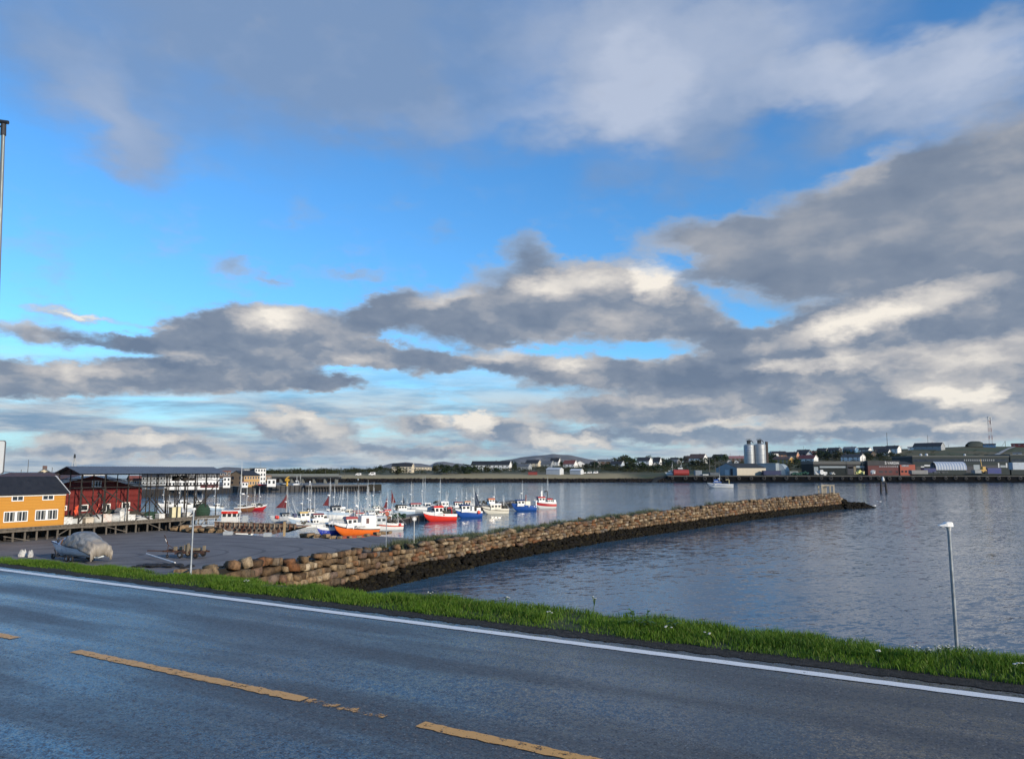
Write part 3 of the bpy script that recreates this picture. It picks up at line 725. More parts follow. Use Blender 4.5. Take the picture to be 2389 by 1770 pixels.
# ------------------------------------------------------------------ yellow wharf house
yh = wthing('yellow_house', 'two storey ochre yellow boarded house with dark roof standing on wharf posts', 'house', 0, 0, DECK + .02)
YB = boards('ochre_boards', (.52, .235, .028), .17, 2, .10)
ez, rz_, dp, YL = 3.98, 5.70, 5.6, 16
MB().box(-YL, 0, .02, dp, -.06, ez).add([(0, .02, ez), (0, dp, ez), (0, dp / 2, rz_ - .15), (-YL, .02, ez), (-YL, dp, ez), (-YL, dp / 2, rz_ - .15)],
    [(0, 1, 2), (3, 5, 4)]).build('wall', YB, yh)
RF = mat('black_roofing', (.012, .014, .020), .75, .35, 2.2, bump=.4); th = .12
def slope_roof(mb, x0, x1, y0, y1, ze, zr, th=.12, over=.3):
    ym = (y0 + y1) / 2; sl = (zr - ze) / (ym - y0)
    for (ya, yb) in ((y0 - over, ym), (y1 + over, ym)):
        za = zr - sl * abs(ym - ya); vs = []
        for x in (x0, x1): vs += [(x, ya, za), (x, yb, zr), (x, yb, zr + th), (x, ya, za + th)]
        mb.add(vs, [(0, 1, 2, 3), (7, 6, 5, 4), (0, 4, 5, 1), (1, 5, 6, 2), (2, 6, 7, 3), (3, 7, 4, 0)])
    return mb
rf = slope_roof(MB(), -YL - .3, .30, 0, dp, ez - .03, rz_, .10, .35).build('roof', RF, yh)
vb = MB()
for s1 in (-1, 1):
    vb.beam((.34, dp / 2 + .02 * s1, rz_ + .06), (.34, dp / 2 + s1 * (dp / 2 + .37), ez - .03 - .22), .06, .26)
vb.build('bargeboard', WHITE, yh)
MB().box(-YL, .06, -.10, -.0, ez - .42, ez - .30).build('eave_board', WHITE, yh)
MB().box(-.02, .05, -.03, .10, -.05, ez - .1).build('corner_board', WHITE if False else YB, yh)
for (xa, xb, ya, yb, panes) in ((150, 254, 568, 622, (1, 1)), (413, 512, 560, 613, (1, 1)), (93, 300, 706, 797, (1, 1, 0, 1, 1)), (362, 556, 692, 781, (1, 1, 0, 1, 1)), (-170, 32, 716, 803, (1, 1, 0, 1, 1))):
    x0, x1 = xa / 3.717, xb / 3.717; y0, y1 = 1000 + ya / 3.717, 1000 + yb / 3.717
    t0, t1 = wt(x0), wt(x1); xm = (x0 + x1) / 2; zt, zb = wz(xm, y0), wz(xm, y1); fr = .10
    window(yh, (t0 + t1) / 2, (zt + zb) / 2 - DECK, abs(t1 - t0) - 2 * fr, zt - zb - 2 * fr, 0, -1, panes, fr)
    cw = MB()
    if len(panes) == 5:                                   # pale curtains behind the big windows
        for u in (.12, .40, .62, .90): MB().box(t0 + (t1 - t0) * u - .09, t0 + (t1 - t0) * u + .09, .001 - .017, .0 - .0135, zb - DECK + .15, zt - DECK - .15).build('curtain', mat('pale_curtain', (.22, .22, .20), .9), yh)

# ------------------------------------------------------------------ red boathouse behind
S0 = 7.0
rb = wthing('red_boathouse', 'big dark red boathouse with white gable boards behind the timber rack', 'boathouse', 7.46, S0, DECK + .015)
RB = boards('oxide_red_boards', (.15, .012, .011), .22, 0, .18)
tr = wt(340, S0) - 7.46; zr = wz(222, 1104.9, S0) - DECK; ze = wz(340, 1134.5, S0) - DECK; LB = 19.5
MB().box(-tr, tr, 0, LB, -.3, ze).add([(-tr, 0, ze), (tr, 0, ze), (0, 0, zr), (-tr, LB, ze), (tr, LB, ze), (0, LB, zr)], [(0, 1, 2), (3, 5, 4)]).build('wall', RB, rb)
rm = MB(); sl = (zr - ze) / tr
for sg in (-1, 1):
    vs = []
    for y in (-.35, LB + .3): vs += [(0, y, zr + .02), (sg * (tr + .5), y, ze - .5 * sl + .02), (sg * (tr + .5), y, ze - .5 * sl + .16), (0, y, zr + .17)]
    rm.add(vs, [(0, 1, 2, 3), (7, 6, 5, 4), (0, 4, 5, 1), (1, 5, 6, 2), (2, 6, 7, 3), (3, 7, 4, 0)])
rm.build('roof', mat('rusty_brown_roof', (.075, .040, .036), .75, .4, .8, dirt=(.16, .06, .03), dirt_amt=.6), rb)
bb = MB()
for sg in (-1, 1): bb.beam((0, -.42, zr + .0), (sg * (tr + .55), -.42, ze - .5 * sl - .0), .06, .42)
bb.build('bargeboard', WHITE, rb)
def rb_win(xa, ya, xb, yb, panes, fr=.12):
    x0, x1 = xa / 3.717, xb / 3.717; y0, y1 = 1000 + ya / 3.717, 1000 + yb / 3.717
    t0, t1 = wt(x0, S0) - 7.46, wt(x1, S0) - 7.46; xm = (x0 + x1) / 2; zt, zb = wz(xm, y0, S0) - DECK, wz(xm, y1, S0) - DECK
    window(rb, (t0 + t1) / 2, (zt + zb) / 2, abs(t1 - t0) - 2 * fr, zt - zb - 2 * fr, 0, -1, panes, fr)
rb_win(830, 442, 912, 503, (1, 0, 1, 0, 1)); rb_win(932, 642, 1002, 712, (1, 1)); rb_win(745, 650, 812, 705, (1,)); rb_win(606, 658, 630, 700, (1,)); rb_win(1098, 630, 1168, 690, (1, 1))

# ------------------------------------------------------------------ roofed drying rack on the wharf
rk = wthing('roofed_drying_rack', 'tall open timber fish drying rack on the wharf under a long grey ridged roof', 'drying rack', 0, 0, DECK)
RX0, RX1, RS = 1.9, 22.4, 5.0; EZ, RZ = 6.25, 7.02
cg = mat('grey_corrugated_roof', (.115, .140, .175), .55, .14, 1.2, metal=.25, dirt=(.07, .08, .10), dirt_amt=.3)
rr_ = MB(); nc = 120
for sg, ya, yb in ((0, -.45, RS / 2), (1, RS + .35, RS / 2)):
    r0 = []; r1 = []
    for k in range(nc + 1):
        xx = RX0 - .5 + (RX1 - RX0 + 1.5) * k / nc; dz = .022 * (1 if k % 2 else -1)
        r0.append((xx, ya, EZ - .12 + dz)); r1.append((xx, yb, RZ + dz))
    rr_.loft([r0, r1], closed=False)
roof_o = rr_.build('roof', cg, rk); md = roof_o.modifiers.new('thickness', 'SOLIDIFY'); md.thickness = .03
bm_ = lambda p, q, w=.14: MB().beam(p, q, w, w * 1.1)
xs_ = [2.0, 5.0, 8.2, 11.4, 14.2, 15.7, 17.2, 18.7, 20.3, 22.1]
for k, x in enumerate(xs_):
    for s_ in (.15, RS / 2, RS - .15):
        ztop = EZ + (.55 if s_ == RS / 2 else -.1) + (.1 if 0 < s_ < RS else 0)
        MB().tube((x + rr.uniform(-.08, .08), s_, 0.002), (x, s_, ztop), .08, .062, 7).build('pole', TIMBERD, rk)
for s_ in (.15, RS / 2, RS - .15):
    MB().beam((RX0 - .3, s_, EZ - .2 if s_ != RS / 2 else RZ - .12), (RX1 + .2, s_, EZ - .2 if s_ != RS / 2 else RZ - .12), .12, .16).build('purlin', TIMBERD, rk)
for zz_ in (4.42, 5.15):
    for s_ in ((.02, 2.6, RS - .02) if zz_ > 5 else (.02, RS - .02)):
        MB().tube((RX0 - .9, s_, zz_ + .05 * s_), (RX1 + .9, s_, zz_ + .05 * s_), .042, .038, 6).build('rail', TIMBERD, rk)
for x in xs_:
    MB().beam((x, -.1, 4.35), (x, RS + .1, 4.35), .10, .14).build('cross_beam', TIMBERD, rk)
    vs = MB(); vs.beam((x, .0, EZ - .12), (x, RS / 2, RZ - .1), .09, .12); vs.beam((x, RS, EZ - .12), (x, RS / 2, RZ - .1), .09, .12); vs.build('rafter', TIMBERD, rk)
for k, (xa, xb, s_, za, zb) in enumerate(((2.0, 4.6, .1, .3, 3.6), (4.6, 2.0, .2, .5, 3.9), (4.7, 11.5, .1, 4.2, .1), (10.0, 7.2, RS, .2, 3.6), (7.2, 9.9, RS, .4, 3.9), (13.0, 15.4, RS, .2, 3.4), (15.6, 13.0, 3, .3, 3.2), (18, 22.6, .2, .3, 5.2), (20.2, 22.8, 2.5, .2, 3.0), (22.8, 20.0, 2.6, .2, 3.2), (18.0, 20.3, RS, .2, 3.0), (17.6, 15.4, RS, .2, 2.6))):
    MB().beam((xa, s_, za), (xb, s_, zb), .10, .12).build('brace', TIMBERD, rk)
# bundle of nets still hung high under the roof
hb = MB(); r_ = random.Random(8)
for k in range(26): hb.ball((18.3 + r_.uniform(-1.6, 1.6), RS / 2 + r_.uniform(-1, 1), 5.35 + r_.uniform(-.2, .35)), r_.uniform(.18, .32), 0, 6, 1.4, 1, .7)
tag(hb.build('net_bundle', mat('dark_net', (.025, .022, .020), .95, .3, 5, bump=1)), 'dark bundle of nets hung high under the drying rack roof', 'net').matrix_world = rk.matrix_basis

# ------------------------------------------------------------------ gear on the wharf
FISHBOX = mat('white_plastic_tub', (.66, .66, .63), .5, .10, 1.6, dirt=(.30, .27, .22), dirt_amt=.35)
CREAM = mat('cream_plastic', (.62, .57, .36), .5, .08, 2); NETG = mat('green_net', (.020, .052, .030), .95, .4, 6, bump=1); NETB = mat('brown_net', (.05, .04, .03), .95, .4, 6, bump=1)
TARP = mat('pale_tarpaulin', (.50, .50, .47), .55, .14, 1.4, bump=.6, dirt=(.25, .25, .24), dirt_amt=.4)
def px_t(x): return wt(150 + x / 6.027, 0)
def wgear(xpx, s=0.5):
    return px_t(xpx) + s * .55
def tub(x, s, w, d, h, label, m=FISHBOX, feet=True, z=0.0, grp='fish tubs along the wharf edge'):
    o = wthing('fish_tub', label, 'fish tub', x, s, DECK + z, grp, rr.uniform(-.1, .1)); f = .13 if feet else 0
    b_ = MB(); b_.box(-w / 2, w / 2, -d / 2, d / 2, f, f + .05)
    for q in ((-w / 2, -w / 2 + .05, -d / 2, d / 2), (w / 2 - .05, w / 2, -d / 2, d / 2), (-w / 2 + .05, w / 2 - .05, -d / 2, -d / 2 + .05), (-w / 2 + .05, w / 2 - .05, d / 2 - .05, d / 2)): b_.box(q[0], q[1], q[2], q[3], f + .05, h)
    b_.build('tub_body', m, o); rim = MB()
    rim.box(-w / 2 - .03, w / 2 + .03, -d / 2 - .03, -d / 2 - .001, h - .09, h + .01); rim.box(-w / 2 - .03, w / 2 + .03, d / 2 + .001, d / 2 + .03, h - .09, h + .01)
    rim.box(-w / 2 - .03, -w / 2 - .001, -d / 2, d / 2, h - .09, h + .01); rim.box(w / 2 + .001, w / 2 + .03, -d / 2, d / 2, h - .09, h + .01); rim.build('rim', m, o)
    if feet:
        ft = MB()
        for xx in (-w / 2 + .05, -.09, w / 2 - .23): ft.box(xx, xx + .18, -d / 2 + .02, d / 2 - .02, 0, f)
        ft.build('skid', m, o)
    return o
tub(wgear(118, .6), .7, 1.15, 1.0, .92, 'white fish tub closest to the yellow house corner')
tub(wgear(240, .8), .8, 1.35, 1.0, .72, 'low white fish tub with dark gear lying on top', mat('grey_white_tub', (.5, .5, .47), .5, .1))
o = thing('net_heap', 'dark heap of net lying on the low white fish tub', 'net', wf(wgear(240, .8), .8, DECK + .735), WRZ)
nb_ = MB(); [nb_.ball((rr.uniform(-.5, .5), rr.uniform(-.35, .35), .12), rr.uniform(.16, .25), 0, 6, 1.3, 1, .7) for _ in range(10)]; nb_.build('netting', NETB, o)
tub(wgear(418, .7), .7, 1.05, .9, .70, 'beige tub with a pale plank laid across', mat('beige_tub', (.55, .47, .36), .6, .1))
tag(MB().beam((-.9, 0, .03), (.9, .2, .04), .24, .05).build('plank', mat('pale_plank', (.62, .58, .48), .8), None, loc=wf(wgear(418, .7), .7, DECK + .73)), 'pale plank lying across the beige tub', 'plank').rotation_euler = (0, 0, WRZ)
def bag(x, s, r, h, label, m=TARP, name='bulk_bag', cat='bulk bag', grp='pale sacks and bundles on the wharf'):
    o = wthing(name, label, cat, x, s, DECK, grp); n = 18; rings = []; q = random.Random(int(x * 91))
    for j, (f, z) in enumerate(((.86, 0), (1.0, .12), (1.03, .45), (.98, .7), (.72, .92), (.25, 1.0))):
        rings.append([(r * f * (1 + .10 * mnoise.noise(Vector((math.cos(a) * 2, math.sin(a) * 2, z * 3 + x)))) * math.cos(a), r * f * math.sin(a) * (1 + .12 * mnoise.noise(Vector((math.sin(a) * 2, x, z * 4)))), z * h * (1 + .05 * math.cos(3 * a))) for a in [2 * math.pi * k / n for k in range(n)]])
    MB().loft(rings, cap=True).build('sack', m, o, smooth=True)
    lp = MB(); lp.path([(-.2 * r, 0, h * .95), (-.1 * r, 0, h * 1.1), (.15 * r, .05, h * 1.08), (.2 * r, 0, h * .95)], .02); lp.build('loop', ROPE, o)
    return o
bag(wgear(555, .8), .8, .62, 1.02, 'white bulk bag between the beige tub and pale box')
tub(wgear(672, .9), .9, 1.05, 1.0, 1.02, 'pale box shaped tub with faint red stains', mat('stained_tub', (.58, .54, .48), .6, .1, 2, dirt=(.42, .15, .10), dirt_amt=.3), False)
bag(wgear(790, .8), .8, .75, .95, 'crumpled white bundle beside the stained pale tub')
tub(wgear(905, 1.3), 1.3, 1.3, 1.1, 1.25, 'tall white insulated tub under the long slanting brace', FISHBOX, False)
lid = thing('tub_lid', 'sloping grey lid leaning on the tall white insulated tub', 'lid', wf(wgear(905, 1.3) - .1, 1.3, DECK + 1.262), WRZ)
MB().prism([(-.66, 0), (.66, 0), (.30, .42), (-.30, .42)], -.55, .55, 0, Matrix.Rotation(math.pi / 2, 4, 'X')).build('lid_panel', mat('grey_plastic', (.36, .37, .37), .5, .1), lid)
tub(wgear(1010, .8), .8, 1.0, .9, .80, 'white fish tub right of the tall insulated tub')
bag(wgear(1130, 1.6), 1.6, .55, .62, 'small grey sack leaning behind the upturned dinghy', mat('grey_sack', (.36, .36, .35), .7, .2))
dg = wthing('upturned_dinghy', 'pale upturned dinghy lying on the wharf planks', 'dinghy', wgear(1215, .7), .7, DECK, None, .1)
rings = []
for j in range(9):
    u = -1 + 2 * j / 8; hw = .50 * (1 - abs(u) ** 2.6) + .02; hh = .42 * (1 - abs(u) ** 4) + .03
    rings.append([(u * 1.35, hw * math.cos(a), hh * math.sin(a) ** .7) for a in [math.pi * k / 8 for k in range(9)]])
MB().loft(rings, closed=False).build('hull', TARP, dg, smooth=True); MB().beam((-1.2, 0, .44), (1.2, 0, .44), .05, .06).build('keel', WHITE, dg)
def heap(xpx, s, w, d, h, label, m, seed, name='net_heap', n=34):
    o = wthing(name, label, 'net', wgear(xpx, s), s, DECK, 'heaps of nets and gear on the wharf'); q = random.Random(seed); mb = MB()
    for _ in range(n):
        u, v = q.uniform(-1, 1), q.uniform(-1, 1); z = h * max(.12, (1 - u * u) * (1 - v * v)) * q.uniform(.5, 1)
        mb.ball((u * w / 2, v * d / 2, z * .8), q.uniform(.14, .26), 0, 7, 1.4, 1.1, .75)
    rings = [[(math.cos(a) * w / 2 * f, math.sin(a) * d / 2 * f, z) for a in [2 * math.pi * k / 14 for k in range(14)]] for f, z in ((1.05, 0), (.85, h * .4), (.4, h * .75))]
    mb.loft(rings, cap=True); mb.build('netting', m, o); return o
heap(150, 3.4, 2.6, 2.0, 1.3, 'brown net heap behind the first white tubs', NETB, 1); heap(420, 3.6, 3.0, 2.2, 1.5, 'mixed net heap below the orange flag buoys', mat('mixed_gear', (.12, .11, .09), .9, .6, 5, bump=1), 2)
heap(800, 3.8, 3.0, 2.2, 1.9, 'green and brown gear heap behind the tall white tub', mat('olive_gear', (.07, .075, .055), .9, .6, 5, bump=1), 3)
heap(1080, 3.0, 2.6, 2.0, 1.5, 'dark gear heap at the red boathouse corner', NETB, 4); heap(1200, 3.2, 3.4, 2.0, 1.2, 'olive rope heap spread right of the boathouse', mat('rope_gear', (.10, .10, .08), .9, .6, 7, bump=1), 5)
heap(1330, 2.2, 3.2, 1.8, 1.25, 'black green net heap in the middle of the wharf', NETG, 6); heap(1450, 2.0, 1.8, 1.4, .8, 'low dark net heap left of the cream cabinet', NETB, 7)
heap(580, 4.2, 3.0, 1.8, 1.1, 'brown gear heap along the red boathouse wall', NETB, 8)
for i, (xp, z1, dx, col) in enumerate(((270, 2.1, .5, ORANGE), (345, 1.7, -.3, ORANGE), (440, 2.3, .9, TIMBER), (530, 2.2, .9, ORANGE), (835, 2.3, .5, ORANGE), (870, 2.2, .6, ORANGE))):
    o = wthing('flag_pole', ['orange flag on a marker pole left of the boathouse window', 'short orange marker flag tilted against the boathouse', 'bare grey pole leaning against the red wall', 'thin orange marker pole leaning far over', 'orange marker stake above the olive gear heap', 'orange marker stake nearest the boathouse doorway'][i], 'marker pole', wgear(xp, 4.6), 4.6, DECK, 'marker poles leaning by the boathouse')
    MB().tube((0, 0, 0), (dx, .3, z1), .035, .03, 6).build('pole', col, o)
    if i < 2: MB().add([(dx, .3, z1), (dx - .45, .25, z1 - .25), (dx - .2, .3, z1 - .75), (dx * .6, .25, z1 - .8), (dx, .305, z1 - .01), (dx - .44, .255, z1 - .26), (dx - .2, .305, z1 - .76)], [(0, 1, 2, 3), (6, 5, 4)]).build('flag', ORANGE, o)
cb = wthing('cream_cabinet', 'cream coloured upright cabinet standing near the end of the wharf', 'cabinet', wgear(1633, .8), .8, DECK, None, -.15)
b_ = MB(); b_.box(-.62, .62, -.45, .45, .10, 1.42); b_.build('body', CREAM, cb); MB().box(-.66, .66, -.49, .49, 1.425, 1.50).build('lid', CREAM, cb)
ft = MB(); [ft.box(x, x + .2, -.4, .4, 0, .095) for x in (-.6, -.1, .4)]; ft.build('skid', TIMBERD, cb); MB().box(.02, .05, -.462, -.452, .15, 1.38).build('door_seam', mat('seam', (.3, .28, .2), .7), cb)
tub(wgear(1825, 1.0), 1.0, 1.25, .9, .66, 'white tub at the far end beside the green net bag')
tub(wgear(1430, .8), .8, .9, .8, .70, 'single white tub behind a dark rack pole')
bag(wgear(1740, 2.0), 2.0, .45, 1.35, 'grey white drum shaped bundle behind the cream cabinet', mat('grey_white_bundle', (.5, .52, .55), .6, .1))
gb = bag(wgear(2010, 1.2), 1.2, 1.15, 1.75, 'big dark green net bag at the end of the wharf', NETG, 'net_bag', 'net bag', None)
sr = MB(); [sr.ring((0, 0, z), (0, 0, 1), 1.17, .03, 20, 5) for z in (.35, .75, 1.1)]; sr.build('strap', mat('green_rope', (.03, .07, .045), .9), gb)

# ------------------------------------------------------------------ things on the lot
def lotp(px, py): return on_z(px, py, LOT_Z)
# covered day cruiser on a trailer
pA, pB = lotp(113, 1302), lotp(258, 1313); ctr = lotp(176, 1307)
dv = (pB - pA); YAW = -.50
bt = thing('covered_motor_boat', 'small white motor boat under a grey tarpaulin on the harbour lot', 'motor boat', (ctr.x, ctr.y, LOT_Z + .42), YAW)
BL = 6.7                                              # bow at -x
def hull_rings(L, B, D, sheer=.35, bow_rake=.7, n=14, keel=0.0, stern_w=.8):
    rr_ = []
    for j in range(n):
        u = j / (n - 1); x = -L / 2 + L * u
        w = B / 2 * min(1, (1 - (1 - u) ** 2.4) * 1.02) * (1 if u < .6 else 1 - (1 - stern_w) * ((u - .6) / .4) ** 1.5)
        top = D + sheer * (1 - u) ** 2; bot = keel + (D * .85) * max(0, 1 - u / .22) ** 2
        xr = x - bow_rake * max(0, 1 - u / .3) ** 1.5
        ring = []
        for (f, g, bl) in ((-1, 1, 1), (-.96, .72, .75), (-.86, .35, .42), (-.55, .06, .15), (0, 0, 0), (.55, .06, .15), (.86, .35, .42), (.96, .72, .75), (1, 1, 1)):
            ring.append((x + (xr - x) * bl, f * max(w, .03), bot + (top - bot) * g))
        rr_.append(ring)
    return rr_
HB = hull_rings(BL, 2.1, .85, .3, .5)
hw_ = mat('pale_blue_gelcoat', (.60, .67, .72), .3, .05, 1)
MB().loft(HB, closed=False).add(HB[-1], [tuple(range(9))]).build('hull', hw_, bt, smooth=True)
dk_ = [[(r_[0][0], r_[0][1] * .98, r_[0][2] - .02), (r_[8][0], r_[8][1] * .98, r_[8][2] - .02)] for r_ in HB]; MB().loft(dk_, closed=False).build('deck', hw_, bt)
st_ = MB(); [st_.path([(r_[0][0], sg * (abs(r_[0][1]) + .02), r_[0][2] - .06) for r_ in HB], .035, 4) for sg in (-1, 1)]; st_.build('rubbing_strake', mat('navy_stripe', (.02, .03, .10), .5), bt)
cb_ = MB(); cab = [[(-1.95, -.55, .95), (-1.95, .55, .95), (-1.75, .45, 1.3), (-1.75, -.45, 1.3)], [(-.7, -.85, .9), (-.7, .85, .9), (-.75, .65, 1.62), (-.75, -.65, 1.62)], [(.4, -.9, .88), (.4, .9, .88), (.4, .7, 1.60), (.4, -.7, 1.60)]]
cb_.loft(cab, cap=True).build('cabin', hw_, bt)
for sg in (-1, 1):
    MB().add([(-1.32, sg * .72, 1.02), (-.82, sg * .83, 1.02), (-.86, sg * .70, 1.48), (-1.12, sg * .64, 1.40)], [(0, 1, 2, 3) if sg > 0 else (3, 2, 1, 0)]).build('side_window', GLASS, bt)
bo = MB(); bo.path([(-2.9, 0, 1.1), (-2.95, 0, 1.45), (-2.4, .35, 1.5), (-1.7, .5, 1.45)], .018, 5); bo.path([(-2.95, 0, 1.45), (-2.4, -.35, 1.5), (-1.7, -.5, 1.45)], .018, 5); bo.build('bow_rail', GREYM, bt)
# tarpaulin draped from cabin over the stern
rings = []; nt, na = 30, 40; q = random.Random(2)
for j in range(nt):
    u = j / (nt - 1); x = -.35 + 3.95 * u
    hgt = [1.60, 2.02, 2.14, 2.16, 2.10, 1.85, 1.58, 1.36, 1.20][min(8, int(u * 8.001))]; hg2 = [1.60, 2.02, 2.14, 2.16, 2.10, 1.85, 1.58, 1.36, 1.20][min(8, int(u * 8.001) + 1)]
    f_ = u * 8 - int(u * 8); hgt = hgt + (hg2 - hgt) * f_; wd_ = 1.12 + .05 * math.sin(u * 5); low_ = .98 - .25 * u - .75 * max(0, u - .45)
    ring = []
    for k in range(na):
        a = math.pi * k / (na - 1); c_, s_ = math.cos(a), math.sin(a)
        fold = .055 * math.sin(u * 26 + 3 * math.sin(k * .35)) * (.3 + abs(c_)) + .05 * math.sin(k * .9 + u * 5) * (1 if u > .55 else .4) + .07 * mnoise.noise(Vector((u * 5, k * .22, 1)))
        yy = wd_ * (abs(c_) ** .6) * (1 if c_ > 0 else -1); zz_ = low_ + (hgt - low_) * (s_ ** .8)
        ring.append((x + .10 * mnoise.noise(Vector((k * .3, u * 4, 5))), yy * (1 + fold * .5) , zz_ + fold * .8 * s_))
    rings.append(ring)
end = [(p[0] + .12, p[1] * .93, p[2] * .9 - .06) for p in rings[-1]]; end2 = [(p[0] + .06 + .06 * math.sin(k * 1.3), p[1] * .86, max(-.25 + .06 * math.sin(k * 1.1), p[2] - 1.0)) for k, p in enumerate(rings[-1])]
TARPB, t, b = new_mat('grey_boat_cover'); co = t.new('ShaderNodeTexCoord').outputs['Object']
sp_ = t.new('ShaderNodeSeparateXYZ'); t.put(sp_.inputs[0], co); n = t.noise(co, 2.2, 6, .6)
c = t.mix(t.step(n, .3, .7), (.125, .135, .145), (.23, .24, .245)); c = t.mix(t.step(t.m('ADD', sp_.outputs[0], t.m('MULTIPLY', n, .3)), 2.85, 3.0, 0, .8), c, (.30, .26, .21))
t.put(b.inputs['Base Color'], c); b.inputs['Roughness'].default_value = .5
bp = t.new('ShaderNodeBump'); bp.inputs['Strength'].default_value = .7; bp.inputs['Distance'].default_value = .10; t.put(bp.inputs['Height'], t.noise(t.vm('MULTIPLY', co, (2.5, 1, .8)), 2.3, 6, .6)); t.put(b.inputs['Normal'], bp.outputs[0])
co_ = MB().loft(rings + [end, end2], closed=False).build('tarpaulin', TARPB, bt, smooth=True); md = co_.modifiers.new('thickness', 'SOLIDIFY'); md.thickness = .015
tl = thing('boat_trailer', 'dark steel trailer carrying the covered motor boat', 'trailer', (ctr.x, ctr.y, LOT_Z), YAW)
fr_ = MB(); [fr_.beam((-2.5, sg * .55, .36), (2.6, sg * .75, .36), .08, .10) for sg in (-1, 1)]; [fr_.beam((x, -.75, .34), (x, .75, .34), .07, .08) for x in (-1.8, 0.2, 2.4)]; fr_.beam((-3.7, 0, .38), (-2.4, 0, .36), .08, .09); fr_.build('frame', BLACK, tl)
for x in (.3, .95):
    for sg in (-1, 1):
        w_ = MB().ring((x, sg * .98, .29), (0, 1, 0), .20, .09, 16, 8).build('wheel', RUBBER, tl); MB().tube((x, sg * .93, .29), (x, sg * 1.03, .29), .14, None, 12).build('hub', GREYM, w_)
ps = MB(); ps.beam((-1.0, -1.1, .35), (-1.25, -1.2, 1.05), .07, .09); ps.beam((-1.0, 1.1, .35), (-1.25, 1.2, 1.05), .07, .09); ps.beam((-1.0, -1.1, .36), (-1.0, 1.1, .36), .06, .06); ps.build('side_post', BLACK, tl)
MB().ring((-2.75, -.4, .25), (0, 1, 0), .18, .08, 14, 7).build('jockey_wheel', RUBBER, tl)
sp2 = MB(); sp2.tube((-2.72, 0, .35), (-2.72, 0, 2.12), .045); sp2.box(-2.8, -2.62, -.12, .12, 1.2, 1.7); sp2.build('winch_post', BLACK, tl)
# white plastic canisters at the grass edge
for i, (px, py, w, lb) in enumerate(((52, 1300, .27, 'left white crumpled sack with open top by the grass edge'), (71, 1300, .24, 'right white crumpled sack tipped over by the grass edge'))):
    p = lotp(px, py - 2 + i); o = thing('white_sack', lb, 'sack', (p.x, p.y, LOT_Z), .5 + i, 'white sacks at the grass edge')
    n_ = 12; rg_ = [[(w * 1.3 * f * math.cos(a) * (1 + .2 * math.sin(2 * a + i)), w * f * .8 * math.sin(a), z + .12 * math.sin(3 * a + i) * (z > .3)) for a in [2 * math.pi * k / n_ for k in range(n_)]] for f, z in ((.9, 0), (1, .2), (.7, .45), (.5, .95 * .6))]
    MB().loft(rg_, cap=False).build('sack', mat('dirty_white_sack', (.5, .5, .47), .6, .2, 3, dirt=(.2, .19, .17), dirt_amt=.4), o); MB().loft([[(x * .92, y * .92, z * .55) for x, y, z in r_] for r_ in rg_], cap=True).build('filling', BLACK, o)

# flatbed boat trailer with timber posts
c3 = lotp(432, 1312); c3l = lotp(343, 1300); c3r = lotp(474, 1301)
U_ = (c3r - c3l).length; yw = math.atan2(c3r.y - c3l.y, c3r.x - c3l.x)
ft_ = thing('work_trailer', 'rusty dark flat work trailer with wooden uprights standing on the lot', 'trailer', (c3l.x, c3l.y, LOT_Z), yw)
RUST = mat('rusty_steel', (.035, .022, .018), .8, .4, 4, dirt=(.14, .05, .02), dirt_amt=.5)
LX = U_
q1 = MB(); q1.beam((0.0, 0, .62), (LX * .42, 0, .62), .09, .09); q1.build('tow_bar', RUST, ft_)
q1 = MB(); [q1.beam((LX * .33, y, .66), (LX * 1.06, y, .56), .14, .16) for y in (-.55, .55)]; [q1.beam((LX * f, -.62, .64), (LX * f, .62, .64), .12, .12) for f in (.34, .5, .68, .85, 1.0)]; q1.beam((LX * .55, -.6, .45), (LX * 1.0, -.6, .62), .12, .14); q1.build('frame', RUST, ft_)
for f, ra in ((.66, .30), (.93, .28)):
    for y in (-.75, .75):
        w_ = MB().ring((LX * f, y, ra + .05), (0, 1, 0), ra * .66, ra * .36, 16, 8).build('wheel', RUBBER, ft_); MB().tube((LX * f, y - .1, ra + .05), (LX * f, y + .1, ra + .05), ra * .4, None, 10).build('hub', GREYM if f < .8 else RUST, w_)
MB().ring((LX * .37, -.1, .16), (0, 1, 0), .10, .05, 12, 6).build('jockey_wheel', RUBBER, ft_); MB().tube((LX * .37, -.1, .16), (LX * .37, -.1, .64), .03).build('jockey_leg', RUST, ft_)
for (f, y, h, w) in ((.53, -.3, .52, .24), (.57, .3, .50, .20), (.72, -.4, .75, .26), (.755, .1, .62, .22), (.775, -.55, .95, .14), (.70, .5, .55, .22), (1.02, -.1, .62, .2)):
    bz = .0 if h > .9 else .70
    MB().box(LX * f - w / 2, LX * f + w / 2, y - .12, y + .12, .35 if h > .9 else .665, .66 + h * .75).build('timber_upright', mat('grey_brown_timber', (.20, .165, .115), .85, .3, 3, bump=.5, stretch=(1, 1, .3)), ft_)
MB().box(LX * .80, LX * .94, -.4, .3, .72, .92).build('timber_bearer', mat('grey_brown_timber', (0, 0, 0)), ft_)
jb = MB(); jb.path([(LX * .36, .0, .66), (LX * .37, 0, 1.15), (LX * .34, 0, 1.35)], .03, 6); jb.path([(LX * .47, .2, .75), (LX * .37, 0, 1.15)], .025, 6); jb.beam((LX * .355, 0, 1.35), (LX * .29, 0, 2.05), .05, .07); jb.build('crank_arm', RUST, ft_)
MB().beam((LX * .337, -.045, 1.45), (LX * .315, -.045, 1.72), .045, .03).build('white_band', WHITE, ft_)
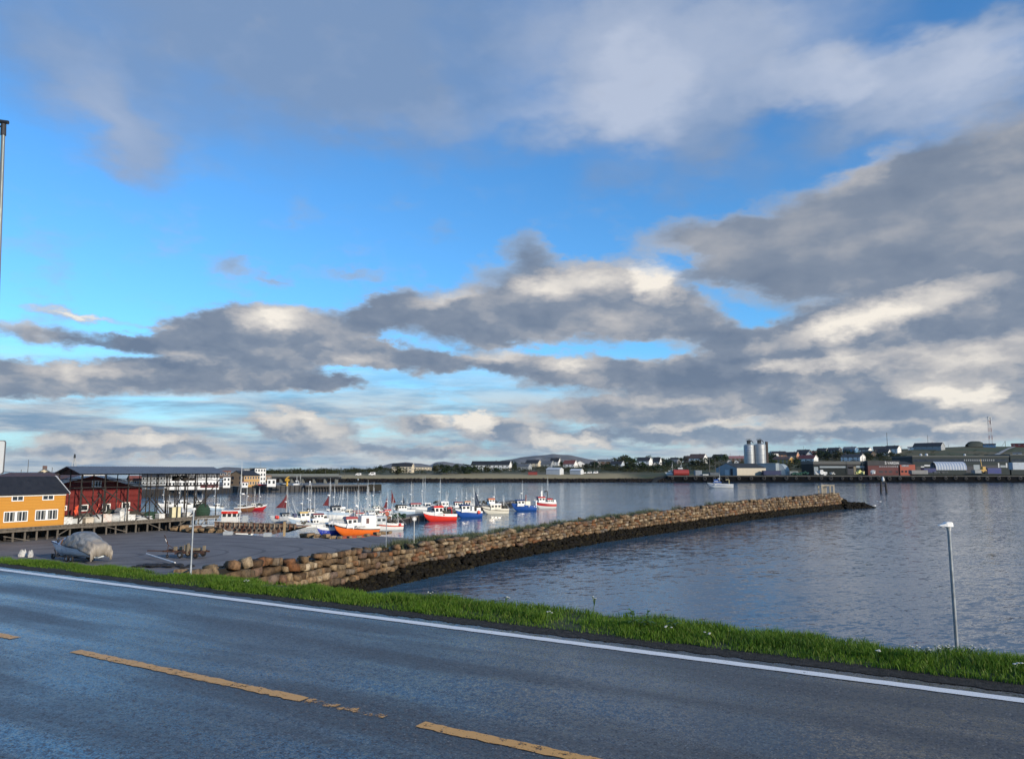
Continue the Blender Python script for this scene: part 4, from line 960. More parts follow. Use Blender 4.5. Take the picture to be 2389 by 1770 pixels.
# low pile of dark gear and a white striped pole on the ground in front
g0, g1 = lotp(341, 1302), lotp(408, 1317)
tag(MB().tube((g0.x, g0.y, LOT_Z + .42), (g1.x, g1.y, LOT_Z + .18), .06, .06, 8).build('white_pole', WHITE), 'white pole lying slanted over the dark gear before the trailer', 'pole')
pd = lotp(383, 1322); o = thing('gear_pile', 'low dark pile of tarred gear beside the work trailer', 'gear pile', (pd.x, pd.y, LOT_Z), yw); q = random.Random(12); mb = MB()
for k in range(70):
    u, v = q.uniform(-1, 1), q.uniform(-1, 1); mb.ball((u * 2.4, v * .8, .12 * (1 - u * u) + .05), q.uniform(.08, .2), 0, 6, 1.8, 1.2, .55)
mb.build('tarred_gear', mat('tarred_gear', (.014, .013, .013), .7, .4, 6, bump=.8), o)
o = thing('stone_kerb', 'long low brown stone lying at the lot edge before the left lamp', 'stone', lotp(428, 1334) , yw); MB().add(*[(lambda V: (V.tolist(), SF.tolist()))(stone(np.random.default_rng(3), (1.5, .6, .5), Matrix.Identity(4)))][0]).build('block', STONE, o)

# boulders along the lot edge and around the ramp
bl = [(548, 1238, 1.0), (560, 1236, 1.4), (580, 1238, .9), (595, 1239, .8), (404, 1236, .9), (415, 1236, 1.3), (428, 1235, 1.6), (442, 1236, 1.2), (452, 1239, .9), (466, 1238, 1.1), (476, 1238, .8), (486, 1239, .9), (500, 1238, 1.1), (514, 1241, 1.2)]
bl = [(404, 1237, .8), (416, 1236, 1.2), (430, 1236, 1.5), (445, 1238, 1.0), (458, 1239, 1.0), (470, 1239, .9), (483, 1238, 1.1), (497, 1240, 1.2), (512, 1241, 1.0), (709, 1251, .8), (722, 1252, 1.0), (741, 1253, .9), (758, 1254, 1.0), (776, 1256, .7), (793, 1256, .6), (815, 1255, .5), (838, 1254, .5), (856, 1251, .7), (880, 1248, .8), (893, 1246, .8), (907, 1245, .7)]
for i, (px, py, w) in enumerate(bl):
    p = on_z(px, py, LOT_Z - .05); zone = 'near the grey mooring ramp' if px < 520 else 'along the lot edge before the orange boat'
    look = ['flat brown', 'rounded grey', 'broad pale', 'angular tan', 'small dark', 'long ochre'][i % 6]
    bb_ = MB(); bb_.add(stone(np.random.default_rng(40 + i), (w * 1.15, w * .8, w * .5), Matrix.Rotation(i, 4, 'Z'), .22, .16).tolist(), SF.tolist())
    tag(bb_.build('boulder', STONE, None, loc=(p.x, p.y, LOT_Z + w * .16)), f'{look} boulder {zone}', 'boulder', 'boulders along the lot edge')
# concrete block by the landing, timber post, crooked stones
for i, (xa, xb, ya, yb, lb) in enumerate(((522, 542, 1240, 1247, 'left pale concrete block before the rusty ramp'), (616, 633, 1243, 1251, 'right pale concrete block before the rusty ramp'))):
    p = on_z((xa + xb) / 2, yb, LOT_Z); w = (xb - xa) / F * p.y; h = (yb - ya) / F * p.y
    o = thing('concrete_block', lb, 'concrete block', p, .15); MB().box(-w / 2, w / 2, -.35, .35, .003, h).box(-w / 2 + .08, w / 2 - .08, -.2, .2, h, h + .04).build('block', mat('pale_concrete', (.34, .37, .39), .85, .15, 2, bump=.3), o)
p = on_z(663, 1250, LOT_Z); o = thing('mooring_post', 'square tan timber post standing at the end of the rusty ramp', 'post', p, .1)
MB().box(-.13, .13, -.13, .13, 0, 1.75).build('shaft', mat('tan_timber', (.36, .26, .14), .8, .2, 2, stretch=(1, 1, .2)), o); MB().box(-.15, .15, -.15, .15, 1.752, 1.80).build('cap', TIMBER, o)

# rusty ferry ramp lying in front of the landing
pa, pb = on_y(505, 1236, 100.5), on_y(683, 1236, 97.0)
pa.z = pb.z = 0; rl = (pb - pa).length; yr = math.atan2(pb.y - pa.y, pb.x - pa.x)
fr = thing('rusty_ramp', 'rusty steel linkspan ramp with round holes and tyres along its side', 'ramp', (pa.x, pa.y, 0), yr)
RS_, t, b = new_mat('rust_streaked_steel'); co = t.new('ShaderNodeTexCoord').outputs['Object']
n = t.noise(t.vm('MULTIPLY', co, (1.6, 1, .45)), 1.3, 6, .65); n2 = t.noise(t.vm('MULTIPLY', co, (3, 1, .5)), 1.6, 6, .65)
c = t.mix(t.step(n, .38, .6), (.36, .30, .22), (.16, .06, .03)); c = t.mix(t.step(n2, .55, .68, 0, .8), c, (.05, .022, .014))
t.put(b.inputs['Base Color'], c); b.inputs['Roughness'].default_value = .85
zt = 3.42; MX = Matrix(((1, 0, 0, 0), (0, 0, -1, 0), (0, 1, 0, 0), (0, 0, 0, 1)))
g = MB(); poly = [(0, zt - .12), (0, zt - .25), (rl * .24, 2.42), (rl * .76, 2.42), (rl * .99, zt - .3), (rl, zt - .12)]
g.prism(poly, -.15, .05, 0, MX); g.prism(poly, -3.2, -3.0, 0, MX); g.build('girder', RS_, fr)
MB().box(-.2, rl + .6, -.2, 3.3, zt - .118, zt).build('deck', RS_, fr)
ba = MB()
for k in range(17):
    x = -.1 + k * (rl + .5) / 16; ba.box(x, x + .09, -.30, -.202, zt - .28, zt + .40)
ba.box(-.2, rl + .6, -.28, -.21, zt + .28, zt + .405); ba.build('bulwark', RS_, fr)
MB().box(-.2, rl + .6, -.199, -.16, zt + .02, zt + .27).build('bulwark_plate', mat('tan_rust_plate', (.34, .26, .17), .85, .3, 2, dirt=(.15, .06, .03), dirt_amt=.5), fr)
hb_ = mat('black_hole', (.004, .004, .004), .9)
for k in range(9):
    x = rl * (.26 + .062 * k); r0 = .155 if k < 8 else .07
    MB().tube((x, -.09, 2.84), (x, -.045, 2.84), r0, None, 14).build('hole', hb_, fr)
    if k < 4: MB().ring((x, -.12, 2.84), (0, 1, 0), .13, .045, 14, 6).build('tyre_fender', RUBBER, fr)
MB().box(rl * .2, rl * .48, -.9, -.2, 1.6, 2.28).build('ballast_tank', mat('pale_blue_tank', (.42, .55, .62), .6, .1), fr)
# gangway with rails and landing behind
gp0, gp1 = on_z(478, 1224, 2.95), on_z(592, 1219.5, 2.95)
gl = (gp1 - gp0).length; gw = thing('gangway', 'pale concrete gangway with thin white railings beside the wharf end', 'gangway', (gp0.x, gp0.y, 0), math.atan2(gp1.y - gp0.y, gp1.x - gp0.x))
MB().box(-3, gl, 0, 2.2, 2.72, 2.95).build('deck', mat('pale_concrete', (0, 0, 0)), gw)
rl_ = MB(); [rl_.tube((x, .1, 2.95), (x, .1, 3.85), .022) for x in np.linspace(-1, gl * .75, 9)]; [rl_.tube((-1, .1, z), (gl * .75, .1, z), .025) for z in (3.4, 3.85)]; rl_.build('railing', mat('white_tube', (.6, .62, .62), .5), gw)
[MB().box(x, x + .3, .4, .7, -1, 2.715).build('pier', TIMBERD, gw) for x in (gl * .3, gl * .6, gl * .92)]
# stone footing below the gangway
q9 = np.random.default_rng(77); fst = []
for k in range(46):
    p = on_z(430 + q9.uniform(0, 85), 1236 + q9.uniform(-2, 3), 2.2); w = q9.uniform(.6, 1.2)
    fst.append(stone(q9, (w, w * .7, w * .6), Matrix.Translation((p.x, p.y, q9.uniform(1.9, 2.7))) @ Matrix.Rotation(q9.uniform(0, 6), 4, 'Z'), .14, .15))
tag(np_mesh('stone_footing', np.concatenate(fst), np.concatenate([SF + 26 * k for k in range(len(fst))]), STONE), 'heap of rough quarry stones at the foot of the gangway', 'stone heap')

# ------------------------------------------------------------------ lamps and signs
LAMPH = mat('white_lamp_housing', (.74, .74, .72), .4, .04)
def lamp(px_top, py_top, px_bot, Y, label, zb, head_dir, r=.055):
    p = on_y(px_top, py_top, Y); o = thing('street_lamp', label, 'street lamp', (p.x, p.y, zb), head_dir, 'grey street lamps on the shore side'); h = p.z - zb
    MB().tube((0, 0, 0), (0, 0, h * .42), r * 1.12, r * 1.1, 12).tube((0, 0, h * .42), (0, 0, h * .46), r * 1.1, r * .86, 12).tube((0, 0, h * .46), (0, 0, h - .12), r * .86, r * .80, 12).build('pole', GREYM, o, smooth=False)
    MB().tube((0, 0, h - .12), (0, 0, h - .02), r * .95, r * .95, 10).build('collar', mat('grey_collar', (.45, .46, .46), .5), o)
    hd = MB(); rings = []
    for x, w, z0_, z1_ in ((-.10, .08, 0, .10), (-.05, .11, -.01, .125), (.08, .11, -.01, .115), (.14, .10, .0, .07), (.27, .07, .01, .04), (.30, .05, .015, .03)):
        rings.append([(x, -w, h + z0_), (x, w, h + z0_), (x, w * .75, h + z1_), (x, -w * .75, h + z1_)])
    hd.loft(rings, cap=True).build('lamp_head', LAMPH, o); MB().box(.0, .22, -.07, .07, h - .028, h - .014).build('lens', mat('lamp_lens', (.55, .57, .58), .2), o)
    return o
pr = on_y(2213, 1228, 22); lamp(2213, 1227, 2236, 22, 'grey lamp post with white head standing before the open water', 2.2, math.pi, .062)
lamp(452, 1189, 453, 44, 'grey lamp post with white head standing at the stone wall end', 2.5, math.pi, .065)
# tall dark lamp by the road whose shaft runs along the picture edge
lt = on_y(8.5, 290, 18.0); hh = lt.z - 8.2; tilt = -.046
o = thing('road_lamp', 'tall grey road lamp pole with a dark bracket head at the roadside', 'street lamp', (lt.x - math.sin(tilt) * hh, lt.y, lt.z - math.cos(tilt) * hh)); o.rotation_euler = (0, tilt, 0)
MB().tube((0, 0, 0), (0, 0, hh - .28), .075, .043, 14).build('pole', mat('grey_green_steel', (.17, .19, .19), .5, .12, 2, metal=.3), o)
MB().tube((0, 0, hh - .29), (0, 0, hh), .064, .060, 12).build('sleeve', BLACK, o)
br = MB(); br.path([(.11, 0, hh + .04), (-.1, 0, hh + .08), (-1.2, 0, hh + .16)], .05, 8); br.tube((.03, 0, hh - .10), (-.4, 0, hh + .07), .022); br.build('bracket', BLACK, o)
MB().box(-1.9, -1.1, -.16, .16, hh + .10, hh + .22).build('lamp_head', BLACK, o)
# white road sign with red disc edge peeping in
sg_ = on_y(-22, 1066, 13.0); o = thing('road_sign', 'white rectangular road sign with a red ring at the roadside', 'road sign', (sg_.x, sg_.y, ROAD_Z), .16); zc = sg_.z - ROAD_Z
wv_ = 31 / F * 13 ; hv = 39 / F * 13
def rrect(w, h, r, n=5):
    out = []
    for cx_, cy_, a0 in ((w - r, h - r, 0), (-w + r, h - r, 90), (-w + r, -h + r, 180), (w - r, -h + r, 270)):
        out += [(cx_ + r * math.cos(R(a0 + 90 * k / n)), cy_ + r * math.sin(R(a0 + 90 * k / n))) for k in range(n + 1)]
    return out
ZM = Matrix.Translation((0, 0, zc)) @ MX
MB().prism(rrect(wv_, hv, .04), 0, .02, 0, ZM).build('border', mat('grey_sign_edge', (.12, .12, .13), .5), o)
MB().prism(rrect(wv_ - .014, hv - .014, .034), .0201, .023, 0, ZM).build('panel', mat('sign_white', (.60, .62, .62), .45, .06, 40), o)
MB().ring((0, -.026, zc - .06), (0, 1, 0), .135, .018, 28, 6).build('red_ring', mat('sign_red', (.45, .02, .03), .45), o)
MB().tube((0, .05, -.2), (0, .05, zc + hv), .035).build('post', GREYM, o)
# blue container standing at the house
pc = on_z(6, 1254, LOT_Z); o = thing('blue_container', 'blue steel container standing against the yellow house', 'container', (pc.x, pc.y, LOT_Z), WRZ)
hc = (1252 - 1223) / F * pc.y; bx = MB(); bx.box(-3, 0, 0, 2.2, .1, hc); 
for k in range(12): bx.box(-3 + k * .25, -2.88 + k * .25, -.03, 0.0, .15, hc - .06)
bx.build('body', mat('blue_container_paint', (.018, .06, .20), .55, .15, 1), o); MB().box(-3.02, .02, -.04, 2.22, hc, hc + .05).build('roof', mat('blue_container_paint', (0, 0, 0)), o)
ft = MB(); [ft.box(x, x + .3, .0, 2.2, 0, .098) for x in (-2.9, -.4)]; ft.build('skid', BLACK, o)

# small round signs on posts and flower-like stake on the breakwater crest
for i, (pxs, pyt, pyb, lb) in enumerate(((969, 1207, 1252, 'short white post with a small round sign on the breakwater crest'), (905, 1195, 1254, 'thin post with a round red fitting on the breakwater crest'))):
    Ys = [(abs(CX + F * face_at(s, 2.6)[0].x / face_at(s, 2.6)[0].y - pxs), s) for s in np.linspace(0, 80, 300)]; s = min(Ys)[1]; p = face_at(s, 2.6)[0]
    zt_ = H - (pyt - 1097) / F * p.y; o = thing('sign_post', lb, 'sign post', (p.x, p.y, 3.0), .4 + i * .3); h = zt_ - 3.0
    MB().tube((0, 0, 0), (0, 0, h), .05 if i == 0 else .04, None, 8).build('post', mat('pale_post', (.5, .5, .48), .6) if i == 0 else GREYM, o)
    MB().tube((0, -.09, h), (0, -.05, h), .22, None, 16).build('sign_face', WHITE if i == 0 else mat('terracotta_ring', (.30, .10, .06), .6), o)
    MB().ring((0, -.095, h), (0, 1, 0), .16, .03, 16, 6).build('ring', mat('sign_grey', (.3, .3, .3), .6) if i == 0 else RED, o)

# timber cube frame on the pier head
pt_, pd_, pn_ = face_at(FL - 2.0, 2.9); 
cY = pt_.y; zc0 = H - (1151 - 1097) / F * cY
fx = thing('timber_cube_frame', 'open cube of heavy pale timbers standing on the breakwater head', 'timber frame', (pt_.x, pt_.y, zc0 - .02), math.atan2(pd_.y, pd_.x) - .95)
TP = mat('pale_driftwood', (.40, .34, .25), .85, .2, 2, stretch=(1, 1, .3), bump=.3)
hh = (1151 - 1129.5) / F * cY; ww = 1.55
for (x, y) in ((-1, -1), (1, -1), (1, 1), (-1, 1), (-.1, 1), (.25, 1)):
    MB().box(x * ww - .18, x * ww + .18, y * ww - .18, y * ww + .18, .26, hh - .27).build('post', TP, fx)
for (x0, x1, y0, y1) in ((-ww - .2, ww + .2, -ww - .19, -ww + .19), (-ww - .2, ww + .2, ww - .19, ww + .19), (-ww - .2, -ww + .18, -ww + .191, ww - .191), (ww - .18, ww + .2, -ww + .191, ww - .191)):
    MB().box(x0, x1, y0, y1, hh - .265, hh).build('top_beam', TP, fx); MB().box(x0, x1, y0, y1, -.3, .255).build('base_beam', TIMBER, fx)
MB().box(-4.6, 1.0, -1.9, 1.9, -1.2, -.305).build('footing', mat('pier_concrete', (.10, .09, .08), .9, .25, 1, bump=.4), fx)
# marker dolphin in the fairway
pm = on_z(2062, 1149, 0); o = thing('marker_dolphin', 'dark pile marker with a white lantern standing in the fairway', 'navigation mark', pm, -math.atan2(pm.x, pm.y)); k_ = pm.y / F
lg = (-6.0 * k_, 6.0 * k_)
for x in lg:
    for y in (-1, 1): MB().tube((x, y * .3, -1), (x * .78, y * .25, 24 * k_), .52, .44, 8).build('pile', TIMBERD, o)
MB().box(-5.4 * k_, 5.4 * k_, -.5, .5, 14.5 * k_, 17 * k_).build('cross_beam', TIMBER, o); MB().box(-4.9 * k_, 4.9 * k_, -.7, .7, 24 * k_ , 26 * k_).build('platform', TIMBER, o)
MB().lathe([(.30, 26 * k_), (.62, 28 * k_), (.60, 32 * k_), (.35, 35.5 * k_), (.1, 37 * k_)], n=10).build('lantern', mat('white_lantern', (.62, .62, .60), .5), o)
MB().tube((4.4 * k_, 0, 26 * k_), (4.4 * k_, 0, 37 * k_), .07).build('pole', BLACK, o)

# gulls
GW, GG = mat('gull_white', (.8, .8, .78), .7), mat('gull_grey', (.20, .21, .22), .7)
def gull(p, rz, flying, label):
    o = thing('seagull', label, 'gull', p, rz)
    bd = MB(); bd.loft([[(x, r_ * math.cos(a), z + r_ * math.sin(a)) for a in [2 * math.pi * k / 8 for k in range(8)]] for x, r_, z in ((-.42, .02, .02), (-.2, .09, .0), (.02, .13, 0), (.2, .09, .04), (.27, .065, .08), (.33, .07, .10), (.38, .04, .10), (.45, .012, .08))], cap=True)
    bd.build('body', GW, o, smooth=True)
    for sg in (-1, 1):
        w = MB()
        if flying:
            z1, z2 = (.22, .02) if sg > 0 else (.15, -.12)
            w.loft([[(.14, sg * .06, .06), (-.12, sg * .06, .04)], [(.18, sg * .55, z1 + .05), (-.06, sg * .55, z1)], [(.02, sg * 1.05, z2 + .06), (-.10, sg * 1.05, z2)], [(-.14, sg * 1.25, z2 - .06), (-.17, sg * 1.25, z2 - .07)]], closed=False)
        else: w.loft([[(.12, sg * .125, .07), (.02, sg * .13, -.07)], [(-.2, sg * .11, .06), (-.2, sg * .10, -.04)], [(-.5, sg * .03, .03), (-.5, sg * .03, .0)]], closed=False)
        wo_ = w.build('wing', GG, o); wo_.modifiers.new('thickness', 'SOLIDIFY').thickness = .02
    return o
gull(on_y(2051, 1170, 200) , 2.6, True, 'dark winged gull flying low past the breakwater spur').scale = (1.4,) * 3
gp = on_z(2040, 1180, .55); gull(gp, .4, False, 'white gull sitting on the last rock of the spur').scale = (1.6,) * 3
# ------------------------------------------------------------------ boats
def paintm(c, rough=.4): return mat('boat_paint_%02x%02x%02x' % tuple(int(255 * max(0, min(1, x)) ** .4545) for x in c), c, rough, .08, .8, dirt=tuple(x * .55 for x in c), dirt_amt=.10)
WHT = (.76, .76, .73); GRY = (.42, .45, .47); CRM = (.70, .66, .55); BLU = (.012, .07, .30); NAVY = (.012, .025, .10); RDD = (.40, .012, .016); ORG = (.75, .15, .015); RED_ = (.62, .03, .016); DKR = (.14, .012, .02); BRN = (.20, .085, .035); YEL = (.60, .42, .14); BLK = (.02, .022, .025); LBL = (.36, .46, .56)
SAILM = mat('dark_red_sail', (.11, .008, .014), .8, .15, 3); SAILB = mat('blue_black_sail', (.012, .025, .055), .8, .2, 3)
STEEL = mat('pale_mast_paint', (.62, .64, .63), .45, .1); GEARMAT = mat('boat_gear', (.07, .065, .05), .9, .7, 3.5, bump=.8)  # last one: mottled dark colour of the gear heaped on deck
BUOY = mat('orange_buoy', (.75, .07, .03), .45, .08); BUOYP = mat('pink_red_buoy', (.62, .04, .05), .45, .08)
def boat(name, label, px0, px1, wl, hull, top=WHT, th=24, bow='left', band=.38, D=.155, BR=.36, houses=(), masts=(), sails=(), buoys=(), boxes=(), gear=(), rails=True, stripe=None, boot=None, crane=None, group='fishing boats moored in the harbour basin', cat='boat', zoff=0.0, sheer=.09, detail=True, Y=None):
    """hull plus upper band, wheelhouses (u, length, width, base, height, paint, roof paint), masts (u, height, lean); lengths as shares of the boat length; u = 0 bow, 1 stern"""
    xm = (px0 + px1) / 2; p = on_z(xm, wl, 0) if Y is None else on_y(xm, wl, Y); w_m = (px1 - px0) / F * p.y
    thr = R(th); L = w_m / (math.cos(thr) + BR * math.sin(thr)); B = BR * L
    az = math.atan2(p.x, p.y)
    rz = thr - az if bow == 'left' else math.pi - thr - az
    o = thing(name, label, cat, (p.x, p.y + B * .3, zoff if Y is None else p.z), rz, group)
    o.scale = (1, 1, 1.2 if Y is None and group.startswith('fishing') else 1)
    D_ = D * L; rings = hull_rings(L, B, D_, sheer * L, .10 * L, 13, -.03 * L, .86)
    # split each ring at the band: below = hull colour, above = upper strake
    lo, up = [], []
    for r_ in rings:
        half = []
        for sgn, seq in ((0, r_[:5]), (1, r_[8:3:-1])):
            (x0, y0, z0), (x1, y1, z1) = seq[0], seq[1]; zc = z0 - band * (z0 - seq[4][2]) * .9
            f = (z0 - zc) / max(1e-4, z0 - z1); f = min(.98, f); cut = (x0 + (x1 - x0) * f, y0 + (y1 - y0) * f, zc if f < .98 else z1 + .01)
            half.append((seq[0], cut, seq[1:]))
        (a0, ac, ar), (b0, bc, br_) = half
        lo.append([ac] + ar + br_[:-1][::-1] + [bc]); up.append((a0, ac, b0, bc))
    hm = MB().loft(lo, closed=False); hm.add(lo[-1], [tuple(range(len(lo[-1])))]); h_o = hm.build('hull', paintm(hull), o)
    h_o.data.polygons.foreach_set('use_smooth', [True] * len(h_o.data.polygons)); h_o.data.polygons[-1].use_smooth = False
    bm = MB(); out = .006 * L
    for k in (0, 2):
        sg = -1 if k == 0 else 1
        bm.loft([[(u[k][0], u[k][1] + sg * out, u[k][2] + .012 * L), (u[k + 1][0], u[k + 1][1] + sg * out, u[k + 1][2])] for u in up], closed=False)
        bm.loft([[(u[k][0], u[k][1] - sg * .022 * L, u[k][2] + .012 * L), (u[k][0], u[k][1] + sg * out, u[k][2] + .012 * L)] for u in up], closed=False)
    e = up[-1]; bm.add([(e[0][0] + .004, e[0][1], e[0][2] + .012 * L), (e[2][0] + .004, e[2][1], e[2][2] + .012 * L), (e[3][0] + .004, e[3][1], e[3][2]), (e[1][0] + .004, e[1][1], e[1][2])], [(0, 1, 2, 3)])
    bm.build('bulwark', paintm(top), o)
    MB().loft([[(u[0][0], u[0][1] * .97, u[0][2] - .05 * L), (u[2][0], u[2][1] * .97, u[2][2] - .05 * L)] for u in up], closed=False).build('deck', mat('boat_deck', (.20, .21, .20), .8, .3, 2), o)
    if stripe:
        sm = MB()
        for k in (0, 2):
            sg = -1 if k == 0 else 1
            sm.loft([[(u[k + 1][0], u[k + 1][1] + sg * out * 1.6, u[k + 1][2] + .012 * L), (u[k + 1][0], u[k + 1][1] + sg * out * 1.6, u[k + 1][2] - stripe[1] * L)] for u in up], closed=False)
        sm.build('stripe', paintm(stripe[0]), o)
    X = lambda u: -L / 2 + u * L
    def ztop(u):
        k = max(0, min(12, int(round(u * 12)))); return up[k][0][2]
    def ygun(u):
        k = max(0, min(12, int(round(u * 12)))); return abs(up[k][0][1])
    for (u, l, w, bz, h, c, rc) in houses:
        x0, x1 = X(u - l / 2), X(u + l / 2); hw = w * B / 2; z0 = ztop(u) - .05 * L + bz * L; z1 = z0 + h * L; sl = .05 * L * min(1, h * 6)
        hs = MB(); hs.loft([[(x0, -hw, z0), (x1, -hw, z0), (x1, hw, z0), (x0, hw, z0)], [(x0 + sl * .5, -hw * .98, z0 + (z1 - z0) * .5), (x1, -hw * .98, z0 + (z1 - z0) * .5), (x1, hw * .98, z0 + (z1 - z0) * .5), (x0 + sl * .5, hw * .98, z0 + (z1 - z0) * .5)], [(x0 - sl * .1, -hw * .93, z1), (x1 - sl * .1, -hw * .93, z1), (x1 - sl * .1, hw * .93, z1), (x0 - sl * .1, hw * .93, z1)]], cap=True)
        ho = hs.build('wheelhouse', paintm(c), o)
        rf_ = MB(); ov = .022 * L; rf_.loft([[(x0 - ov - sl * .2, -hw * .93 - ov, z1 + .002), (x1 + ov * .6, -hw * .93 - ov, z1 + .002), (x1 + ov * .6, hw * .93 + ov, z1 + .002), (x0 - ov - sl * .2, hw * .93 + ov, z1 + .002)], [(x0 - ov * .3, -hw * .85, z1 + .045 * L), (x1, -hw * .85, z1 + .045 * L), (x1, hw * .85, z1 + .045 * L), (x0 - ov * .3, hw * .85, z1 + .045 * L)]], cap=True)
        rf_.build('roof', paintm(rc), ho)
        if detail:
            wz0, wz1 = z0 + (z1 - z0) * .52, z0 + (z1 - z0) * .90; nw = max(2, int(round(l * L / .85))); sw = (x1 - x0 - sl * .6) / nw
            for sg in (-1, 1):
                for k in range(nw):
                    xa = x0 + sl * .45 + sw * (k + .16); xb = xa + sw * .68; ya, yb = sg * (hw * .985 + .01), sg * (hw * .94 + .012)
                    q = [(xa, ya, wz0), (xb, ya, wz0), (xb, yb, wz1), (xa, yb, wz1)]
                    MB().add(q, [(0, 1, 2, 3) if sg < 0 else (3, 2, 1, 0)]).build('window', GLASS, ho)
            nf = 3; fw = hw * 1.8 / nf
            for k in range(nf):
                ya = -hw * .9 + fw * (k + .12); yb = ya + fw * .76; f0 = x0 + sl * .5 - sl * .04; f1 = x0 - sl * .02
                MB().add([(f0 - .03, yb, wz0), (f0 - .03, ya, wz0), (f1 - .035, ya * .97, wz1), (f1 - .035, yb * .97, wz1)], [(0, 1, 2, 3)]).build('window', GLASS, ho)
    for (u, l, w, bz, h, c) in boxes:
        hw = w * B / 2; z0 = ztop(u) - .05 * L + bz * L
        MB().loft([[(X(u - l / 2), -hw, z0), (X(u + l / 2), -hw, z0), (X(u + l / 2), hw, z0), (X(u - l / 2), hw, z0)], [(X(u - l / 2) + .01 * L, -hw * .96, z0 + h * L), (X(u + l / 2) - .005 * L, -hw * .96, z0 + h * L), (X(u + l / 2) - .005 * L, hw * .96, z0 + h * L), (X(u - l / 2) + .01 * L, hw * .96, z0 + h * L)]], cap=True).build('deck_shelter', paintm(c), o)
    rj = random.Random(int(px0 * 7 + wl))
    for mi_, (u, h, lean) in enumerate(masts):
        z0 = ztop(u) - .03 * L; t0 = Vector((X(u), 0, z0)); t1 = Vector((X(u) + lean * L, 0, z0 + h * L)); rm_ = max(.055, .011 * L)
        m_ = MB().tube(t0, t1, rm_, rm_ * .55, 7).build('mast', STEEL, o)
        a = MB(); t2 = t0.lerp(t1, .72); a.tube(t2 + Vector((0, -.07 * L, 0)), t2 + Vector((0, .07 * L, 0)), rm_ * .5)
        for yy, hh_ in ((-.07, .16), (.07, .2), (0, .1)): a.tube(t2.lerp(t1, .0 if yy else 1) + Vector((0, yy * L, 0)), t2.lerp(t1, .0 if yy else 1) + Vector((0, yy * L, hh_ * L)), .018)
        a.build('antenna', STEEL, m_)
        if mi_ == 0 and h > .35:
            rd = MB(); c_ = t0.lerp(t1, .55) + Vector((-.05 * L, 0, 0)); rd.lathe([(.035 * L, 0), (.05 * L, .008 * L), (.05 * L, .022 * L), (.03 * L, .034 * L)], c_, 10); rd.beam(c_ + Vector((.05 * L, 0, .006)), c_, .03 * L * .4, .02 * L); rd.build('radar', WHITE, m_)
        st = MB()
        for (dx, dy) in ((.22, .33), (.22, -.33), (-.28, 0)): st.tube(t0.lerp(t1, .82), (X(u) + dx * L, dy * B, z0), .012 if L < 14 else .03, None, 3, cap=False)
        st.build('stay', GREYM, m_)
        if h > .5: MB().tube(t0.lerp(t1, .12), t0 + Vector((.26 * L * (1 if rj.random() < .6 else -1), .05 * L, .26 * L)), rm_ * .7, rm_ * .4, 6).build('boom', STEEL, m_)
    for (u, w, h, bz, c) in sails:                      # three cornered steadying sail, luff on the mast line, clew towards the stern or the bow
        z0 = ztop(u) + bz * L; x0 = X(u); sgn = 1 if w > 0 else -1; rows = []
        for j in range(7):
            f = j / 6; ww = w * L * (1 - f) ** (1.35 if c is SAILM else .9); rows.append([(x0 + ww * k / 4, .02 * L * math.sin(k / 4 * 3.14) * (1 - f), z0 + f * h * L + (0.02 * L * k / 4) * (1 - f)) for k in range(5)])
        s_o = MB().loft(rows, closed=False).build('sail', c, o); s_o.modifiers.new('thickness', 'SOLIDIFY').thickness = .02
    for (u, side, r_, c) in buoys:
        zb = ztop(u) - .02 * L; yb = side * (ygun(u) + r_ * L * .5)
        MB().ball((X(u), yb, zb), r_ * L, 0, 10, 1, 1, 1.12).tube((X(u), yb, zb + r_ * L), (X(u), yb, zb + r_ * L * 1.35), r_ * L * .25, r_ * L * .1, 6).build('buoy', c, o)
    for (u, l, w, h) in gear:
        g_ = MB()
        for k in range(22): g_.ball((X(u) + rj.uniform(-l, l) * L / 2, rj.uniform(-w, w) * B / 2, ztop(u) - .04 * L + rj.uniform(0, h) * L), rj.uniform(.022, .045) * L, 0, 6, 1.3, 1, .8)
        g_.build('deck_gear', GEARMAT, o)
    if crane:
        u, h, c = crane; z0 = ztop(u); MB().path([(X(u), 0, z0), (X(u), 0, z0 + h * L), (X(u) - .12 * L, 0, z0 + h * L * 1.02), (X(u) - .13 * L, 0, z0 + h * L * .85)], .022 * L, 8).build('crane', paintm(c), o)
    if rails and detail:
        rl_ = MB()
        for k in (0, 2):
            pts = [Vector((u[k][0], u[k][1] * .96, u[k][2] + .05 * L)) for u in up[:5]]
            rl_.path(pts, .014, 4)
            for q, u in zip(pts, up[:5]): rl_.tube((u[k][0], u[k][1] * .96, u[k][2]), q, .012, None, 4)
        rl_.build('rail', STEEL, o)
    return o, L, B
def lettering(o, text, loc, size, m, rz=-math.pi / 2 * 0, side=-1):
    """raised painted lettering on the side facing -y"""
    cu = bpy.data.curves.new('lettering', 'FONT'); cu.body = text; cu.size = size; cu.extrude = .004; cu.align_x = 'CENTER'
    t_ = bpy.data.objects.new('lettering', cu); COL.objects.link(t_); t_.parent = o; t_.location = loc; t_.rotation_euler = (R(90), 0, 0)
    dg = bpy.context.evaluated_depsgraph_get(); me = bpy.data.meshes.new_from_object(t_.evaluated_get(dg)); bpy.data.objects.remove(t_); bpy.data.curves.remove(cu)
    n = bpy.data.objects.new('lettering', me); COL.objects.link(n); n.parent = o; n.location = loc; n.rotation_euler = (R(90), 0, 0); me.materials.clear(); me.materials.append(m); return n
INK = mat('black_lettering', (.03, .03, .035), .6)
H1 = lambda u, l=.26, h=.19, c=WHT, r=WHT, w=.66, bz=0: (u, l, w, bz, h, c, r)
